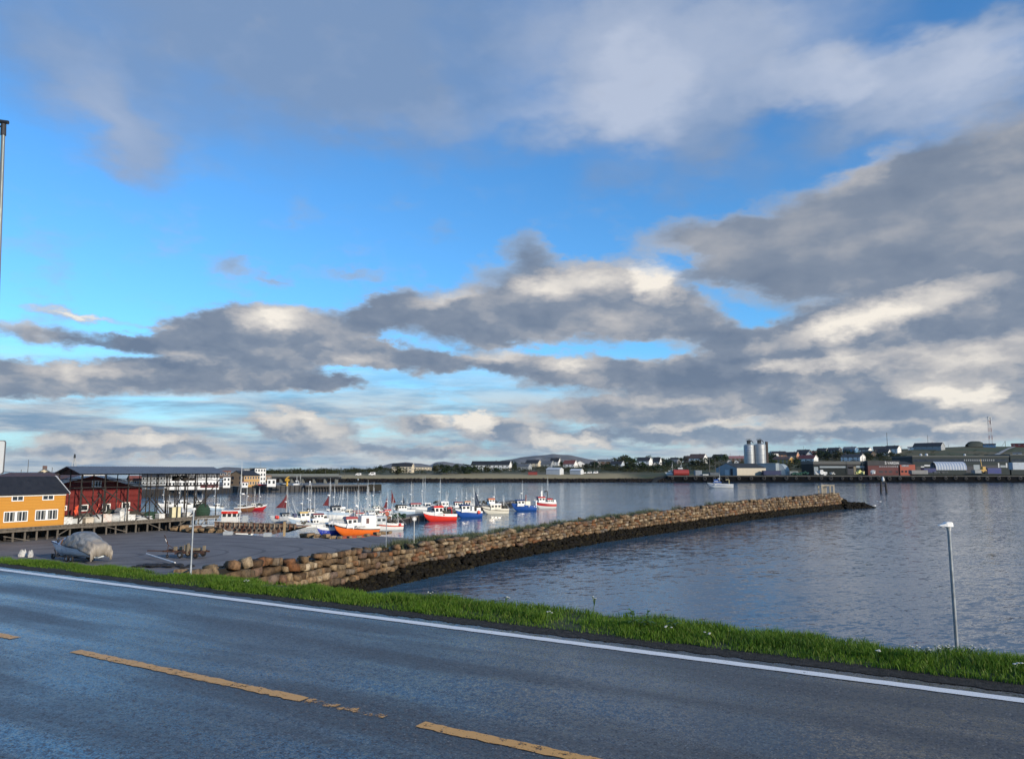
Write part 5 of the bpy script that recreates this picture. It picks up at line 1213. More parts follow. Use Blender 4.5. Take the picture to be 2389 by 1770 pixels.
# the row along the pier, from near to far
o, L, B = boat('fishing_boat', 'red hulled fishing boat with orange red domed wheelhouse roof', 987, 1066, 1216, RED_, houses=[(.40, .30, .66, .0, .20, WHT, RED_)], masts=[(.70, .52, .0), (.44, .42, 0)], gear=[(.68, .25, .7, .12)], buoys=[(.55, -1, .018, BUOY)], boxes=[(.26, .10, .5, 0, .07, WHT)], crane=(.88, .16, RDD), D=.17)
lettering(o, 'F-25-BD', (-.02 * L, -B / 2 - .03, .20 * L), .32, INK)
boat('fishing_boat', 'blue hulled fishing boat with dark blue roof and orange buoys at the stern', 1063, 1126, 1208, BLU, houses=[(.30, .36, .72, 0, .20, WHT, NAVY)], boxes=[(.62, .10, .5, 0, .20, WHT), (.84, .18, .74, 0, .17, WHT)], masts=[(.72, .78, -.05), (.58, .5, 0)], sails=[(.74, .22, .50, .16, SAILB)], buoys=[(.80, -1, .050, BUOY), (.83, -1, .045, BUOY), (.86, -1, .04, BUOY)], D=.20, band=.22, gear=[(.75, .2, .6, .2)], stripe=None)
boat('fishing_boat', 'cream hulled fishing boat with a small orange roofed upper wheelhouse', 1126, 1188, 1199, CRM, CRM, houses=[(.44, .46, .74, 0, .16, CRM, WHT), (.28, .26, .56, .19, .12, WHT, (.55, .16, .06))], masts=[(.44, .70, .0), (.80, .40, .03), (.86, .36, -.03)], stripe=((.10, .09, .07), .012), gear=[(.80, .24, .8, .14)], band=.30, D=.16, crane=(.72, .15, DKR))
o, L, B = boat('fishing_boat', 'blue hulled fishing boat with cream deck box and dark red exhaust stack', 1195, 1253, 1191.5, BLU, BLU, houses=[(.28, .34, .76, 0, .18, WHT, NAVY)], boxes=[(.60, .24, .70, 0, .20, CRM), (.97, .05, .9, 0, .22, WHT), (.56, .05, .1, .2, .22, DKR)], masts=[(.40, .78, 0), (.30, .40, 0)], buoys=[(.62, -1, .030, mat('white_buoy', (.7, .72, .74), .5)), (.86, -1, .026, mat('white_buoy', (0, 0, 0)))], D=.17, band=.2)
lettering(o, 'F-12-VS', (-.18 * L, -B / 2 - .03, .16 * L), .34, mat('white_lettering', (.8, .8, .8), .5))
boat('fishing_boat', 'white hulled fishing boat with broad red stripe at the far end of the row', 1247, 1299, 1186, WHT, WHT, houses=[(.26, .34, .74, 0, .18, WHT, RDD), (.68, .24, .74, 0, .15, WHT, RDD)], boxes=[(.92, .12, .8, 0, .15, WHT), (.30, .08, .12, .2, .26, WHT)], masts=[(.32, .62, 0), (.62, .95, 0)], stripe=(RDD, .085), band=.36, D=.235, crane=(.60, .42, BLK), gear=[(.8, .2, .6, .2)])
# near boats behind the lot
o, L, B = boat('fishing_boat', 'bright orange hulled fishing boat with a big white box shelter aft', 780, 884, 1248, ORG, houses=[(.32, .26, .66, 0, .17, WHT, (.30, .05, .045))], boxes=[(.46, .24, .70, 0, .12, WHT), (.72, .38, .80, 0, .265, WHT)], masts=[(.50, .72, .0), (.42, .60, .0)], D=.15, band=.42, sheer=.10, th=20, stripe=((.05, .03, .03), .008), gear=[(.95, .06, .5, .05)])
MB().box(.155 * L, .225 * L, -.40 * B - .02, -.40 * B + .0, .22 * L, .32 * L).build('shelter_window', mat('red_dark_window', (.08, .02, .025), .4), o)
MB().tube((-.10 * L, -.47 * B, .175 * L), (-.10 * L, -.50 * B, .175 * L), .016 * L, None, 10).build('porthole', BLACK, o)
lettering(o, 'LG-37-VV', (.02 * L, -B / 2 - .12, .150 * L), .34, INK)
boat('fishing_boat', 'deep blue hulled boat with white wheelhouse lying behind the orange boat bow', 737, 797, 1248, (.012, .035, .30), houses=[(.55, .34, .7, 0, .20, GRY, WHT)], masts=[(.62, .40, 0)], D=.20, th=34, buoys=[(.70, -1, .05, BUOYP)])
boat('fishing_boat', 'white boat with an orange stripe and pink buoys astern of the orange boat', 862, 940, 1237, WHT, WHT, houses=[(.28, .34, .66, 0, .16, GRY, GRY)], masts=[(.62, .38, .06), (.88, .32, -.04), (.1, .5, 0)], stripe=((.50, .08, .04), .02), band=.36, D=.16, gear=[(.70, .30, .8, .14)], buoys=[(.86, -1, .036, BUOYP), (.89, -1, .030, BUOYP)], th=18)
# the jam of boats between ramp and pier
boat('fishing_boat', 'grey white double ended boat with a dark red triangular sail beside the ramp', 628, 690, 1219, GRY, GRY, houses=[(.55, .30, .6, .02, .14, GRY, BLK)], masts=[(.62, .95, 0), (.80, .5, -.12)], sails=[(.60, -.44, .46, .30, SAILM)], buoys=[(.16, -1, .05, BUOYP), (.22, -1, .05, BUOY)], D=.15)
boat('fishing_boat', 'pale blue grey boat with black window band and yellow roof', 672, 738, 1224, LBL, houses=[(.52, .38, .76, .04, .17, WHT, YEL)], masts=[(.46, .86, 0), (.30, .55, -.25)], boxes=[(.16, .12, .5, .05, .12, NAVY)], D=.17, gear=[(.86, .16, .7, .1)])
boat('fishing_boat', 'white boat with long dark red wheelhouse roof and tall white pole mast', 708, 765, 1220, WHT, houses=[(.55, .46, .7, .0, .18, WHT, DKR)], masts=[(.22, 1.15, 0), (.4, .5, 0)], D=.15, gear=[(.9, .1, .6, .1)])
boat('fishing_boat', 'white boat with grey wheelhouse and a furled dark red sail near the middle', 735, 812, 1212, WHT, LBL, houses=[(.58, .30, .66, .03, .17, GRY, BLK), (.80, .16, .66, .02, .15, WHT, WHT)], masts=[(.40, .84, 0), (.62, .50, .14)], sails=[(.36, -.20, .30, .16, SAILM)], D=.16)
boat('fishing_boat', 'cream topped small boat with two thin white masts', 792, 840, 1206, GRY, WHT, houses=[(.40, .34, .7, 0, .17, CRM, CRM)], masts=[(.1, 1.05, 0), (.32, .98, 0)], D=.14, gear=[(.75, .3, .7, .12)])
boat('fishing_boat', 'boat with salmon red wheelhouse top behind the orange boat masts', 812, 850, 1208, WHT, houses=[(.46, .42, .74, 0, .24, (.62, .40, .33), (.42, .10, .06))], masts=[(.30, 1.0, 0), (.70, .5, .1)], D=.15, buoys=[(.8, -1, .06, BUOYP)])
boat('fishing_boat', 'grey green boat with a square lattice mast over its wheelhouse', 836, 892, 1210, (.25, .30, .29), houses=[(.40, .46, .72, 0, .18, GRY, (.30, .36, .36))], masts=[(.30, 1.0, 0), (.38, .92, 0), (.34, 1.15, 0)], D=.15, buoys=[(.35, -1, .055, BUOYP)], gear=[(.8, .2, .8, .15)])
boat('fishing_boat', 'white boat with a bright red cloth over its wheelhouse roof', 872, 912, 1208, WHT, houses=[(.44, .40, .7, 0, .16, WHT, RDD)], masts=[(.25, .78, 0), (.72, .55, .12)], D=.15, gear=[(.8, .2, .7, .1)])
boat('fishing_boat', 'boat carrying two upright dark red sails in the thick of the moored boats', 884, 934, 1206, WHT, GRY, houses=[(.35, .30, .66, 0, .14, WHT, RED_)], masts=[(.36, .86, 0), (.56, .62, .10)], sails=[(.34, -.20, .52, .18, SAILM), (.56, .24, .56, .40, SAILM)], D=.14)
boat('fishing_boat', 'white cabin boat with oval window and a small black sail', 918, 968, 1200, LBL, WHT, houses=[(.34, .46, .72, .0, .20, WHT, BLK)], masts=[(.38, .62, 0), (.58, .40, .05)], sails=[(.40, .12, .30, .24, SAILB)], D=.17, gear=[(.05, .1, .5, .2)])
boat('fishing_boat', 'grey boat with long glazed wheelhouse and red gear on its roof', 948, 996, 1194, GRY, WHT, houses=[(.40, .56, .74, .0, .20, GRY, (.33, .04, .04))], masts=[(.18, 1.0, 0), (.84, .7, -.1)], D=.15)
boat('fishing_boat', 'white boat with round fronted wheelhouse and the tallest twin white masts', 976, 1016, 1191, WHT, houses=[(.50, .40, .7, .0, .22, WHT, WHT)], masts=[(.20, 1.45, 0), (.34, 1.5, 0)], D=.16)
boat('fishing_boat', 'white boat with pink red deck gear behind the red boat', 1004, 1060, 1192, WHT, GRY, houses=[(.56, .34, .7, .02, .17, WHT, WHT)], masts=[(.38, .98, 0), (.62, .5, .16)], D=.15, buoys=[(.36, -1, .05, BUOYP)], gear=[(.24, .22, .7, .22)])
boat('fishing_boat', 'green hulled boat with dark red wheelhouse between the red and blue boats', 1050, 1090, 1190, (.06, .16, .14), houses=[(.44, .5, .74, .0, .26, WHT, DKR)], masts=[(.36, .8, 0), (.7, .9, 0)], D=.15)
boat('fishing_boat', 'small boat with orange wheelhouse roof behind the blue boat', 1074, 1112, 1187, WHT, houses=[(.40, .40, .7, 0, .24, WHT, (.55, .20, .04))], masts=[(.36, .75, 0), (.85, .9, 0)], D=.15)
boat('fishing_boat', 'white boat mostly hidden behind the cream boat with dark gear on deck', 1098, 1150, 1184, WHT, GRY, gear=[(.5, .5, .8, .14)], masts=[(.30, .6, 0)], D=.13)
boat('fishing_boat', 'white open boat with a blue barrel aboard by the mooring post', 690, 752, 1231, WHT, GRY, houses=[(.70, .26, .66, 0, .15, WHT, WHT)], masts=[(.5, .62, 0)], D=.13, gear=[(.3, .3, .7, .1)], boxes=[(.42, .08, .2, 0, .12, (.02, .03, .30))])
boat('fishing_boat', 'dark hulled boat with white wheelhouse behind the furled dark red sail', 762, 812, 1201, NAVY, WHT, houses=[(.46, .40, .7, 0, .2, WHT, GRY)], masts=[(.3, 1.0, 0), (.66, .8, .06)], D=.15, gear=[(.8, .2, .7, .14)])
boat('fishing_boat', 'red and white boat in the second row behind the orange boat box', 816, 866, 1217, WHT, RDD, houses=[(.40, .40, .7, 0, .2, WHT, (.34, .04, .04))], masts=[(.28, .9, 0), (.6, .55, .1)], D=.15, gear=[(.78, .24, .8, .16)])
boat('fishing_boat', 'low grey boat with rusty deck gear beside the orange striped boat', 846, 904, 1219, GRY, GRY, houses=[(.30, .30, .66, 0, .18, GRY, WHT)], masts=[(.24, .8, 0), (.8, .6, -.05)], D=.14, gear=[(.66, .4, .8, .2)], buoys=[(.5, -1, .05, BUOY)])
boat('fishing_boat', 'white boat with green deck gear at the back of the moored boats', 852, 900, 1199, WHT, WHT, houses=[(.5, .36, .7, 0, .2, WHT, (.10, .16, .14))], masts=[(.36, 1.1, 0), (.7, .7, .05)], D=.15, gear=[(.8, .2, .7, .16)])
boat('fishing_boat', 'blue white boat with tall thin masts at the back left of the moored boats', 700, 748, 1206, LBL, WHT, houses=[(.46, .36, .7, 0, .2, WHT, BLK)], masts=[(.34, 1.1, 0), (.66, .8, 0)], D=.15)
# boats by the wharf end
o, L, B = boat('fishing_boat', 'white boat with a broad red roof board beside the gangway', 492, 588, 1258, WHT, GRY, houses=[(.58, .40, .72, .24, .18, WHT, WHT)], masts=[(.36, 1.35, 0), (.74, .5, .06)], D=.17, th=12, bow='right', gear=[(.18, .2, .6, .14)], boxes=[(.58, .40, .7, 0, .238, WHT), (.22, .12, .5, .02, .3, GRY)])
bz_ = MB(); bz_.box(-.12 * L, .28 * L, -.37 * B - .06, -.37 * B - .01, .535 * L, .585 * L); bz_.box(-.12 * L, .28 * L, .37 * B + .01, .37 * B + .06, .535 * L, .585 * L); bz_.build('name_board', paintm(RED_), o)
n_ = lettering(o, 'M.K. FRIDA', (.07 * L, .37 * B + .065, .547 * L), .028 * L, mat('pale_red_lettering', (.75, .45, .42), .6)); n_.rotation_euler = (R(90), 0, math.pi)
boat('fishing_boat', 'brown wooden hulled boat moored left of the red one', 545, 592, 1193, BRN, WHT, houses=[(.70, .24, .6, 0, .15, CRM, GRY)], masts=[(.40, .86, 0), (.75, .7, 0)], D=.17, bow='right', th=18, gear=[(.5, .2, .7, .12)], band=.22)
boat('fishing_boat', 'dark red hulled boat with a white bow and cream deck house', 574, 618, 1191, RDD, WHT, houses=[(.62, .26, .6, 0, .15, CRM, CRM)], masts=[(.36, .8, 0), (.60, .74, 0)], D=.18, bow='right', th=16, gear=[(.3, .3, .8, .16)], band=.30)
for x0, x1, w_, lb, hc in ((366, 402, 1183, 'white boat seen through the left posts of the drying rack', WHT), (400, 446, 1186, 'white boat with upright mast seen through the middle of the drying rack', WHT), (440, 480, 1184, 'grey boat seen between the cream cabinet and the rack posts', GRY), (486, 522, 1190, 'white boat with a tall mast seen past the rack end', LBL)):
    boat('fishing_boat', lb, x0, x1, w_, hc, houses=[(.5, .34, .7, 0, .2, WHT, WHT)], masts=[(.34, .95 + .2 * (x0 == 486), 0), (.7, .5, .05)], D=.15, gear=[(.8, .2, .7, .12)])
# at the far quay and under way
boat('fishing_boat', 'dark red hulled boat lying at the far quay below the yellow warehouse', 536, 592, 1147.5, RDD, GRY, houses=[(.50, .30, .6, 0, .12, WHT, WHT)], masts=[(.34, .42, 0), (.6, .36, .05)], D=.13, th=14, gear=[(.75, .3, .6, .1)])
boat('fishing_boat', 'white hulled boat lying at the far quay below the white tower', 586, 628, 1147, WHT, WHT, houses=[(.42, .30, .6, 0, .15, WHT, WHT)], masts=[(.36, .45, 0)], D=.17, th=26, gear=[(.7, .3, .6, .1)])
boat('fishing_boat', 'pale blue hulled trawler with white stern box at the far quay', 671, 713, 1146, LBL, LBL, houses=[(.40, .28, .6, 0, .15, GRY, WHT)], boxes=[(.88, .24, .8, -.05, .20, WHT)], masts=[(.46, .55, 0), (.62, .6, .06)], D=.19, th=14, crane=(.55, .3, GRY))
boat('fishing_boat', 'white fishing boat with blue wheelhouse under way in the outer harbour', 1657, 1712, 1138, WHT, WHT, houses=[(.34, .30, .6, 0, .10, WHT, BLU), (.28, .16, .5, .13, .06, WHT, BLU)], masts=[(.44, .44, 0)], crane=(.84, .20, (.35, .30, .16)), D=.16, th=10, sheer=.05, stripe=((.10, .14, .30), .006), band=.3, group='boats under way')
# ------------------------------------------------------------------ pier of dark timber for the boat row
a_, b_ = on_z(900, 1229, 0), on_z(1216, 1176, 0); pl = (b_ - a_).length
pr_ = thing('floating_pier', 'dark timber pier running behind the row of moored fishing boats', 'pier', a_, math.atan2(b_.y - a_.y, b_.x - a_.x))
MB().box(-6, pl, 0, 3.2, .9, 1.25).build('deck', mat('pier_planks', (.13, .12, .105), .9, .3, 2), pr_)
for k in range(26): MB().tube((-5 + k * (pl + 4) / 25, -.08, -1), (-5 + k * (pl + 4) / 25, -.08, 1.35), .17, .16, 8).build('post', TIMBERD, pr_)
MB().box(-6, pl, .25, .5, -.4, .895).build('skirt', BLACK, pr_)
for i, (u, lb) in enumerate(((-.02, 'orange brown fish gear stacked at the near end of the pier'), (.06, 'olive net pile on the near pier deck'), (.34, 'grey net pile on the pier behind the blue boat'), (.72, 'black tarpaulin heap on the pier behind the cream boat'))):
    p = a_.lerp(b_, u); o = thing('pier_gear', lb, 'fishing gear', (p.x - .8, p.y + 1.6, 1.25), .3 * i, 'fishing gear on the pier'); mb = MB(); q = random.Random(60 + i)
    for _ in range(40): mb.ball((q.uniform(-1.8, 1.8), q.uniform(-.9, .9), q.uniform(0, .8)), q.uniform(.18, .35), 0, 6, 1.3, 1, .8)
    mb.build('netting', [mat('rusty_gear', (.22, .09, .04), .9, .5, 4), NETG, mat('grey_net', (.15, .16, .16), .9, .3, 4), BLACK][i], o)
# dark rocks added to fill the shaded gap under the ramp
q9 = np.random.default_rng(91); fst = []
for k in range(230):
    px = q9.uniform(505, 800); Yb = np.interp(px, [505, 660, 800], [97.5, 92, 94]); dY = q9.uniform(.3, 7); w = q9.uniform(.5, 1.1); p = on_y(px, 1250, Yb + dY)
    fst.append(stone(q9, (w * 1.2, w, w * .8), Matrix.Translation((p.x, p.y, 2.05 - dY * .36 + q9.uniform(-.1, .25))) @ Matrix.Rotation(q9.uniform(0, 6), 4, 'Z') @ Matrix.Rotation(q9.normal() * .3, 4, 'X'), .16, .16))
tag(np_mesh('gap_fill_rocks', np.concatenate(fst), np.concatenate([SF + 26 * k for k in range(len(fst))]), WEED), 'added dark rocks filling the shaded gap below the lot edge and the rusty ramp', 'rock slope')
# ------------------------------------------------------------------ far shore: terrain
SHORE_Y, RIDGE_Y = 690.0, 1080.0
SKYL = [(-400, 1100), (600, 1104), (700, 1101), (880, 1096), (1010, 1095), (1200, 1090), (1400, 1085), (1560, 1080), (1700, 1071), (1850, 1064), (2000, 1053), (2130, 1046), (2260, 1041), (2389, 1041), (2800, 1036), (3600, 1050)]
SX, SYY = zip(*SKYL)
def far_z(X, Y):
    px = CX + F * X / Y
    zr = H + (1097 - float(np.interp(px, SX, SYY))) / F * RIDGE_Y
    base = 4.4 if px < 1500 else 4.4 + 1.7 * min(1, (px - 1500) / 60)
    if Y < SHORE_Y + 8: return base
    u = min(1, (Y - SHORE_Y - 8) / (RIDGE_Y - SHORE_Y - 8))
    flat = .22 if px > 1560 else .0
    u = max(0, (u - flat) / (1 - flat))
    n = mnoise.noise(Vector((X * .012, Y * .012, 2))) * 1.6 + mnoise.noise(Vector((X * .04, Y * .04, 5))) * .5
    return base + (zr - base) * (u * (1.25 - .25 * u)) + (1.6 * min(1, u * 9) if px < 1520 else 0) + n * min(1, u * 4) * (1 if u < .9 else .4)
def on_land(px, py):
    d = ray(px, py); Y = SHORE_Y + 10
    while Y < RIDGE_Y + 60:
        t = Y / d.y
        if H + d.z * t <= far_z(d.x * t, Y): break
        Y += 4
    Y = min(Y, RIDGE_Y - 10); t = Y / d.y
    return Vector((d.x * t, Y, far_z(d.x * t, Y)))
ys = np.concatenate([[SHORE_Y], np.linspace(SHORE_Y + 6, RIDGE_Y + 30, 50), np.linspace(RIDGE_Y + 90, RIDGE_Y + 700, 6)])
xs = np.linspace(-300, 1400, 260); V = []; xq1_ = on_y(1556, 1110, SHORE_Y).x
for y in ys:
    for x in xs:
        X = x * (y / 800.0); z = far_z(X, min(y, RIDGE_Y)) - max(0, y - RIDGE_Y) * .02
        if y == SHORE_Y: z = 3.2 if X < xq1_ else far_z(X, SHORE_Y)
        V.append((X, y, z))
W = len(xs); Fq = np.array([(i * W + j, i * W + j + 1, (i + 1) * W + j + 1, (i + 1) * W + j) for i in range(len(ys) - 1) for j in range(W - 1)])
m, t, b = new_mat('heath_and_grass'); co = t.new('ShaderNodeTexCoord').outputs['Object']
n = t.noise(co, .018, 6, .62); n2 = t.noise(co, .09, 6, .65); n3 = t.noise(co, .5, 4, .6)
c = t.mix(t.step(n, .40, .60), (.030, .048, .014), (.085, .068, .026)); c = t.mix(t.step(n2, .50, .62, 0, .8), c, (.020, .030, .012)); c = t.mix(t.step(n3, .5, .8, 0, .5), c, (.10, .08, .035))
sp = t.new('ShaderNodeSeparateXYZ'); t.put(sp.inputs[0], co)
c = t.mix(t.m('MULTIPLY', t.step(t.m('ADD', sp.outputs[1], t.m('MULTIPLY', n2, 60)), 790, 745), t.step(sp.outputs[0], 125, 95)), c, (.30, .24, .12))      # dry pale grass above the riprap
t.put(b.inputs['Base Color'], c); b.inputs['Roughness'].default_value = .95
tag(np_mesh('terrain', np.array(V), Fq, m, smooth=True), kind='structure')
# stone embankment on the left stretch, quay on the right
q = np.random.default_rng(21); lst = []
xq0, xq1 = -262.0, on_y(1556, 1110, SHORE_Y).x
for k in range(2600):
    x = q.uniform(xq0, xq1 + 6); u = q.uniform(0, 1); w = q.uniform(.7, 1.7)
    lst.append(stone(q, (w * 1.2, w, w * .8), Matrix.Translation((x, SHORE_Y - 6 + u * 4.6, -.2 + u * 3.2)) @ Matrix.Rotation(q.uniform(0, 6), 4, 'Z') @ Matrix.Rotation(q.normal() * .3, 4, 'X'), .14, .18))
emb = thing('riprap_bank', 'long dark stone embankment along the far shore below the pale grass', 'embankment')
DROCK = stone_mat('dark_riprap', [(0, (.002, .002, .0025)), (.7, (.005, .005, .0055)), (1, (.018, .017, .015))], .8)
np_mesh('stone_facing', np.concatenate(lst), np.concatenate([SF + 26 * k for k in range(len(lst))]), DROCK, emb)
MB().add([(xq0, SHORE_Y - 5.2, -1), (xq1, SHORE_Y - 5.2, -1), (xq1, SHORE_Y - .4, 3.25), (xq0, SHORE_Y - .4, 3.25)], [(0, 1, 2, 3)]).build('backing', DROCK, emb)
QZ = 6.1
xq2 = 900.0
qy = thing('far_quay', 'long concrete quay hung with big black tyres on the far shore', 'quay', (xq1, SHORE_Y - 4, 0))
CONC = mat('quay_concrete', (.085, .085, .078), .9, .25, .08, bump=.2, dirt=(.08, .08, .075), dirt_amt=.4, spec=.1)
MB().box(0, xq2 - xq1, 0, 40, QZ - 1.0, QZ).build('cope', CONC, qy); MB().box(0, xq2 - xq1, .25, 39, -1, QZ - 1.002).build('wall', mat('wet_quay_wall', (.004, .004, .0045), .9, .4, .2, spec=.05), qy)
k = 0; x = 4.0
while x < 480:
    r0 = q.uniform(1.35, 2.0); MB().ring((x, -.5, QZ - 2.5 + q.uniform(-.3, .3)), (0, 1, 0), r0 * .66, r0 * .38, 16, 7).build('tyre_fender', RUBBER, qy); x += q.uniform(7.5, 12)
# slipway on the left end of the quay
sl0 = on_y(1516, 1122, SHORE_Y - 12); sl1 = on_y(1556, 1111, SHORE_Y); MB().add([(sl0.x, SHORE_Y - 14, -.1), (sl0.x + 4, SHORE_Y - 14, -.1), (sl1.x, SHORE_Y + 2, QZ - .4), (sl1.x - 10, SHORE_Y + 2, QZ - 1.6)], [(0, 1, 2, 3)]).build('slipway', mat('wet_slipway', (.03, .03, .028), .9, .3, .3, spec=.1), emb)

# ------------------------------------------------------------------ houses across the water
def ps(reg, x, y):
    ox, oy, k = {5: (880, 1040, 3.717), 6: (1400, 1010, 4.46), 7: (1850, 950, 4.137), 8: (330, 1060, 6.027), 9: (1700, 960, 5.186), 2: (450, 1040, 4.956), 1: (0, 1000, 3.717)}[reg]
    return ox + x / k, oy + y / k
COLS = {'white': (.74, .74, .72), 'cream': (.58, .50, .36), 'grey': (.28, .30, .31), 'dark': (.045, .047, .05), 'ochre': (.42, .26, .07), 'brown': (.10, .06, .04), 'orange': (.55, .26, .14), 'yellow': (.46, .27, .09), 'red': (.20, .03, .025), 'blue': (.10, .22, .36), 'paleblue': (.44, .50, .56), 'green': (.12, .15, .12), 'tan': (.30, .20, .12)}
RCOL = {'black': (.018, .02, .024), 'grey': (.10, .11, .12), 'rust': (.15, .05, .04), 'darkred': (.10, .025, .025), 'pink': (.30, .14, .13), 'brown': (.075, .045, .035)}
HOUSES = []
def house(reg, x0, x1, yr, ye, yb, wc, rc, gable, label, nw=3, ratio=.80, cat='house', name='house', depth=None, chim=True, two=False, group='houses on the far shore'):
    """yr, ye, yb: pixel rows of ridge, eave and foot"""
    (ax, ar), (bx, ae), (_, ab) = ps(reg, x0, yr), ps(reg, x1, ye), ps(reg, x0, yb)
    xm = (ax + bx) / 2; p = on_land(xm, ab) if depth is None else on_y(xm, ab, depth)
    k = p.y / F; w = (bx - ax) * k; he, hr = (ab - ae) * k, (ab - ar) * k
    az = math.atan2(p.x, p.y)
    if gable == 'front': Lx, Wy, psi = w, w * 1.1, 0
    else:
        psi = {'right': -20, 'left': 22, 'none': 0}[gable]; Lx = w / (math.cos(R(psi)) + ratio * abs(math.sin(R(psi)))); Wy = Lx * ratio
    o = thing(name, label, cat, p, -az + R(psi), group); HOUSES.append((xm, ab, label, p))
    wm = boards('wall_' + wc, COLS[wc], .35, 2, .10); rm_ = mat('roof_' + rc, RCOL[rc], .7, .3, .6)
    x, y = Lx / 2, Wy / 2; b0 = -1.5
    if gable == 'front':
        MB().box(-x, x, -y, y, b0, he).add([(-x, -y, he), (x, -y, he), (0, -y, hr), (-x, y, he), (x, y, he), (0, y, hr)], [(0, 1, 2), (3, 5, 4)]).build('wall', wm, o)
        rf = MB(); s_ = (hr - he) / x; ov = .5
        for sg in (-1, 1):
            vs = []
            for yy in (-y - ov, y + ov): vs += [(0, yy, hr + .03), (sg * (x + ov), yy, he - ov * s_ + .03), (sg * (x + ov), yy, he - ov * s_ + .25), (0, yy, hr + .28)]
            rf.add(vs, [(0, 1, 2, 3), (7, 6, 5, 4), (0, 4, 5, 1), (1, 5, 6, 2), (2, 6, 7, 3), (3, 7, 4, 0)])
        r_o = rf.build('roof', rm_, o)
        for xx in ((-.25, .25) if w > 7 else (0,)): window(o, xx * Lx, he * .62, min(1.3, w * .16), 1.3, -y, -1, (1,), .12)
    else:
        MB().box(-x, x, -y, y, b0, he).add([(-x, -y, he), (-x, y, he), (-x, 0, hr), (x, -y, he), (x, y, he), (x, 0, hr)], [(0, 1, 2), (3, 5, 4)]).build('wall', wm, o)
        r_o = slope_roof(MB(), -x - .45, x + .45, -y, y, he + .02, hr + .02, .28, .5).build('roof', rm_, o)
        lv = 2 if (he > 4.6 or two) else 1
        for l_ in range(lv):
            zc = he * (.60 if lv == 1 else (.25 + .48 * l_))
            for k2 in range(nw):
                window(o, -x + Lx * (k2 + .5) / nw, zc, min(1.7, Lx / nw * .45), min(1.35, he * .34), -y, -1, (1, 1), .12)
        if gable != 'none':
            sx = 1 if gable == 'right' else -1
            bbm = MB()
            for sg in (-1, 1): bbm.beam((sx * (x + .48), .0, hr + .22), (sx * (x + .48), sg * (y + .5), he - .5 * (hr - he) / y + .22), .08, .32)
            bbm.build('bargeboard', WHITE, o)
            for yy in (-.22, .22):
                fm = MB(); fm.box(sx * x - (.0 if sx > 0 else .06), sx * x + (.06 if sx > 0 else 0), yy * Wy - .7, yy * Wy + .7, he * .42, he * .42 + 1.4)
                f_ = fm.build('window', WHITE, o); MB().box(sx * x - (.0 if sx > 0 else .08), sx * x + (.08 if sx > 0 else 0), yy * Wy - .55, yy * Wy + .55, he * .42 + .15, he * .42 + 1.25).build('pane', GLASS, f_)
    if chim: MB().box(Lx * .12, Lx * .12 + .7, -.35, .35, hr - .6, hr + 1.0).build('chimney', mat('chimney_brick', (.12, .08, .07), .9, .2, 2), r_o)
    return o
house(5, 128, 318, 152, 176, 232, 'cream', 'black', 'right', 'large cream two storey building with dark roof, farthest left above the far shore', 6, .34, 'building', 'care_home', two=True)
house(5, 318, 470, 180, 184, 210, 'cream', 'grey', 'none', 'low cream annex with a flat roof right of the large cream building', 6, .4, 'building', 'annex', chim=False)
o = house(5, 815, 1165, 134, 164, 212, 'white', 'black', 'right', 'long white terrace with black roof and a row of dark windows', 9, .20, 'terrace', 'terrace_house', two=True)
house(5, 1213, 1340, 158, 178, 210, 'grey', 'grey', 'right', 'grey house with grey roof right of the long white terrace')
house(5, 1285, 1425, 124, 150, 180, 'cream', 'black', 'right', 'cream gabled house with black roof above the grey house')
house(5, 1418, 1535, 133, 155, 185, 'grey', 'grey', 'right', 'low grey house below the tall black roofed white gable')
house(5, 1500, 1592, 104, 132, 168, 'white', 'black', 'right', 'white gabled house with black roof highest behind the grey houses')
house(5, 1613, 1735, 126, 156, 186, 'white', 'rust', 'right', 'white house with rust red roof above the white boat hall')
house(5, 1725, 1800, 130, 152, 182, 'white', 'black', 'front', 'narrow white house with black roof beside the rust roofed house')
house(5, 1842, 1925, 140, 158, 186, 'dark', 'black', 'right', 'dark timber house right of the narrow white house')
house(5, 1915, 2045, 118, 136, 170, 'brown', 'grey', 'none', 'long brown house with grey roof beside tall dark bushes')
house(5, 2020, 2145, 134, 158, 188, 'paleblue', 'black', 'right', 'pale blue house with black roof standing low by the shore bushes')
house(6, 382, 545, 255, 290, 340, 'white', 'black', 'right', 'white two storey house with black roof left of the small white garage', two=True)
house(6, 548, 640, 254, 296, 334, 'white', 'black', 'right', 'white house with steep black roof right of the two storey white one')
house(6, 550, 604, 310, 316, 342, 'white', 'grey', 'front', 'tiny white garage below the steep roofed white house', 1, chim=False)
house(6, 690, 745, 240, 258, 280, 'white', 'brown', 'front', 'small white gable half hidden among dark roofs', 1)
house(6, 725, 822, 234, 262, 290, 'brown', 'black', 'right', 'dark brown house with black roof behind the small white gable')
house(6, 662, 835, 276, 304, 326, 'dark', 'grey', 'right', 'dark low house with grey roof above the beached boats')
house(6, 868, 945, 240, 280, 306, 'brown', 'brown', 'right', 'steep roofed brown house left of the yellow gable')
house(6, 928, 1116, 220, 262, 320, 'white', 'brown', 'right', 'broad white house with brown roof and yellowish gable', two=True)
house(6, 1118, 1172, 248, 262, 284, 'dark', 'black', 'none', 'small black roofed shed between the broad white house and the dark green house', 2)
house(6, 1168, 1318, 205, 232, 262, 'green', 'black', 'right', 'dark green house with black roof standing alone on the skyline')
house(6, 1348, 1512, 240, 264, 302, 'brown', 'pink', 'none', 'brown house with pinkish red roof left of the silos', 4)
house(6, 1322, 1372, 278, 296, 310, 'white', 'grey', 'front', 'small white gable under the pinkish roof, the left one', 1, chim=False)
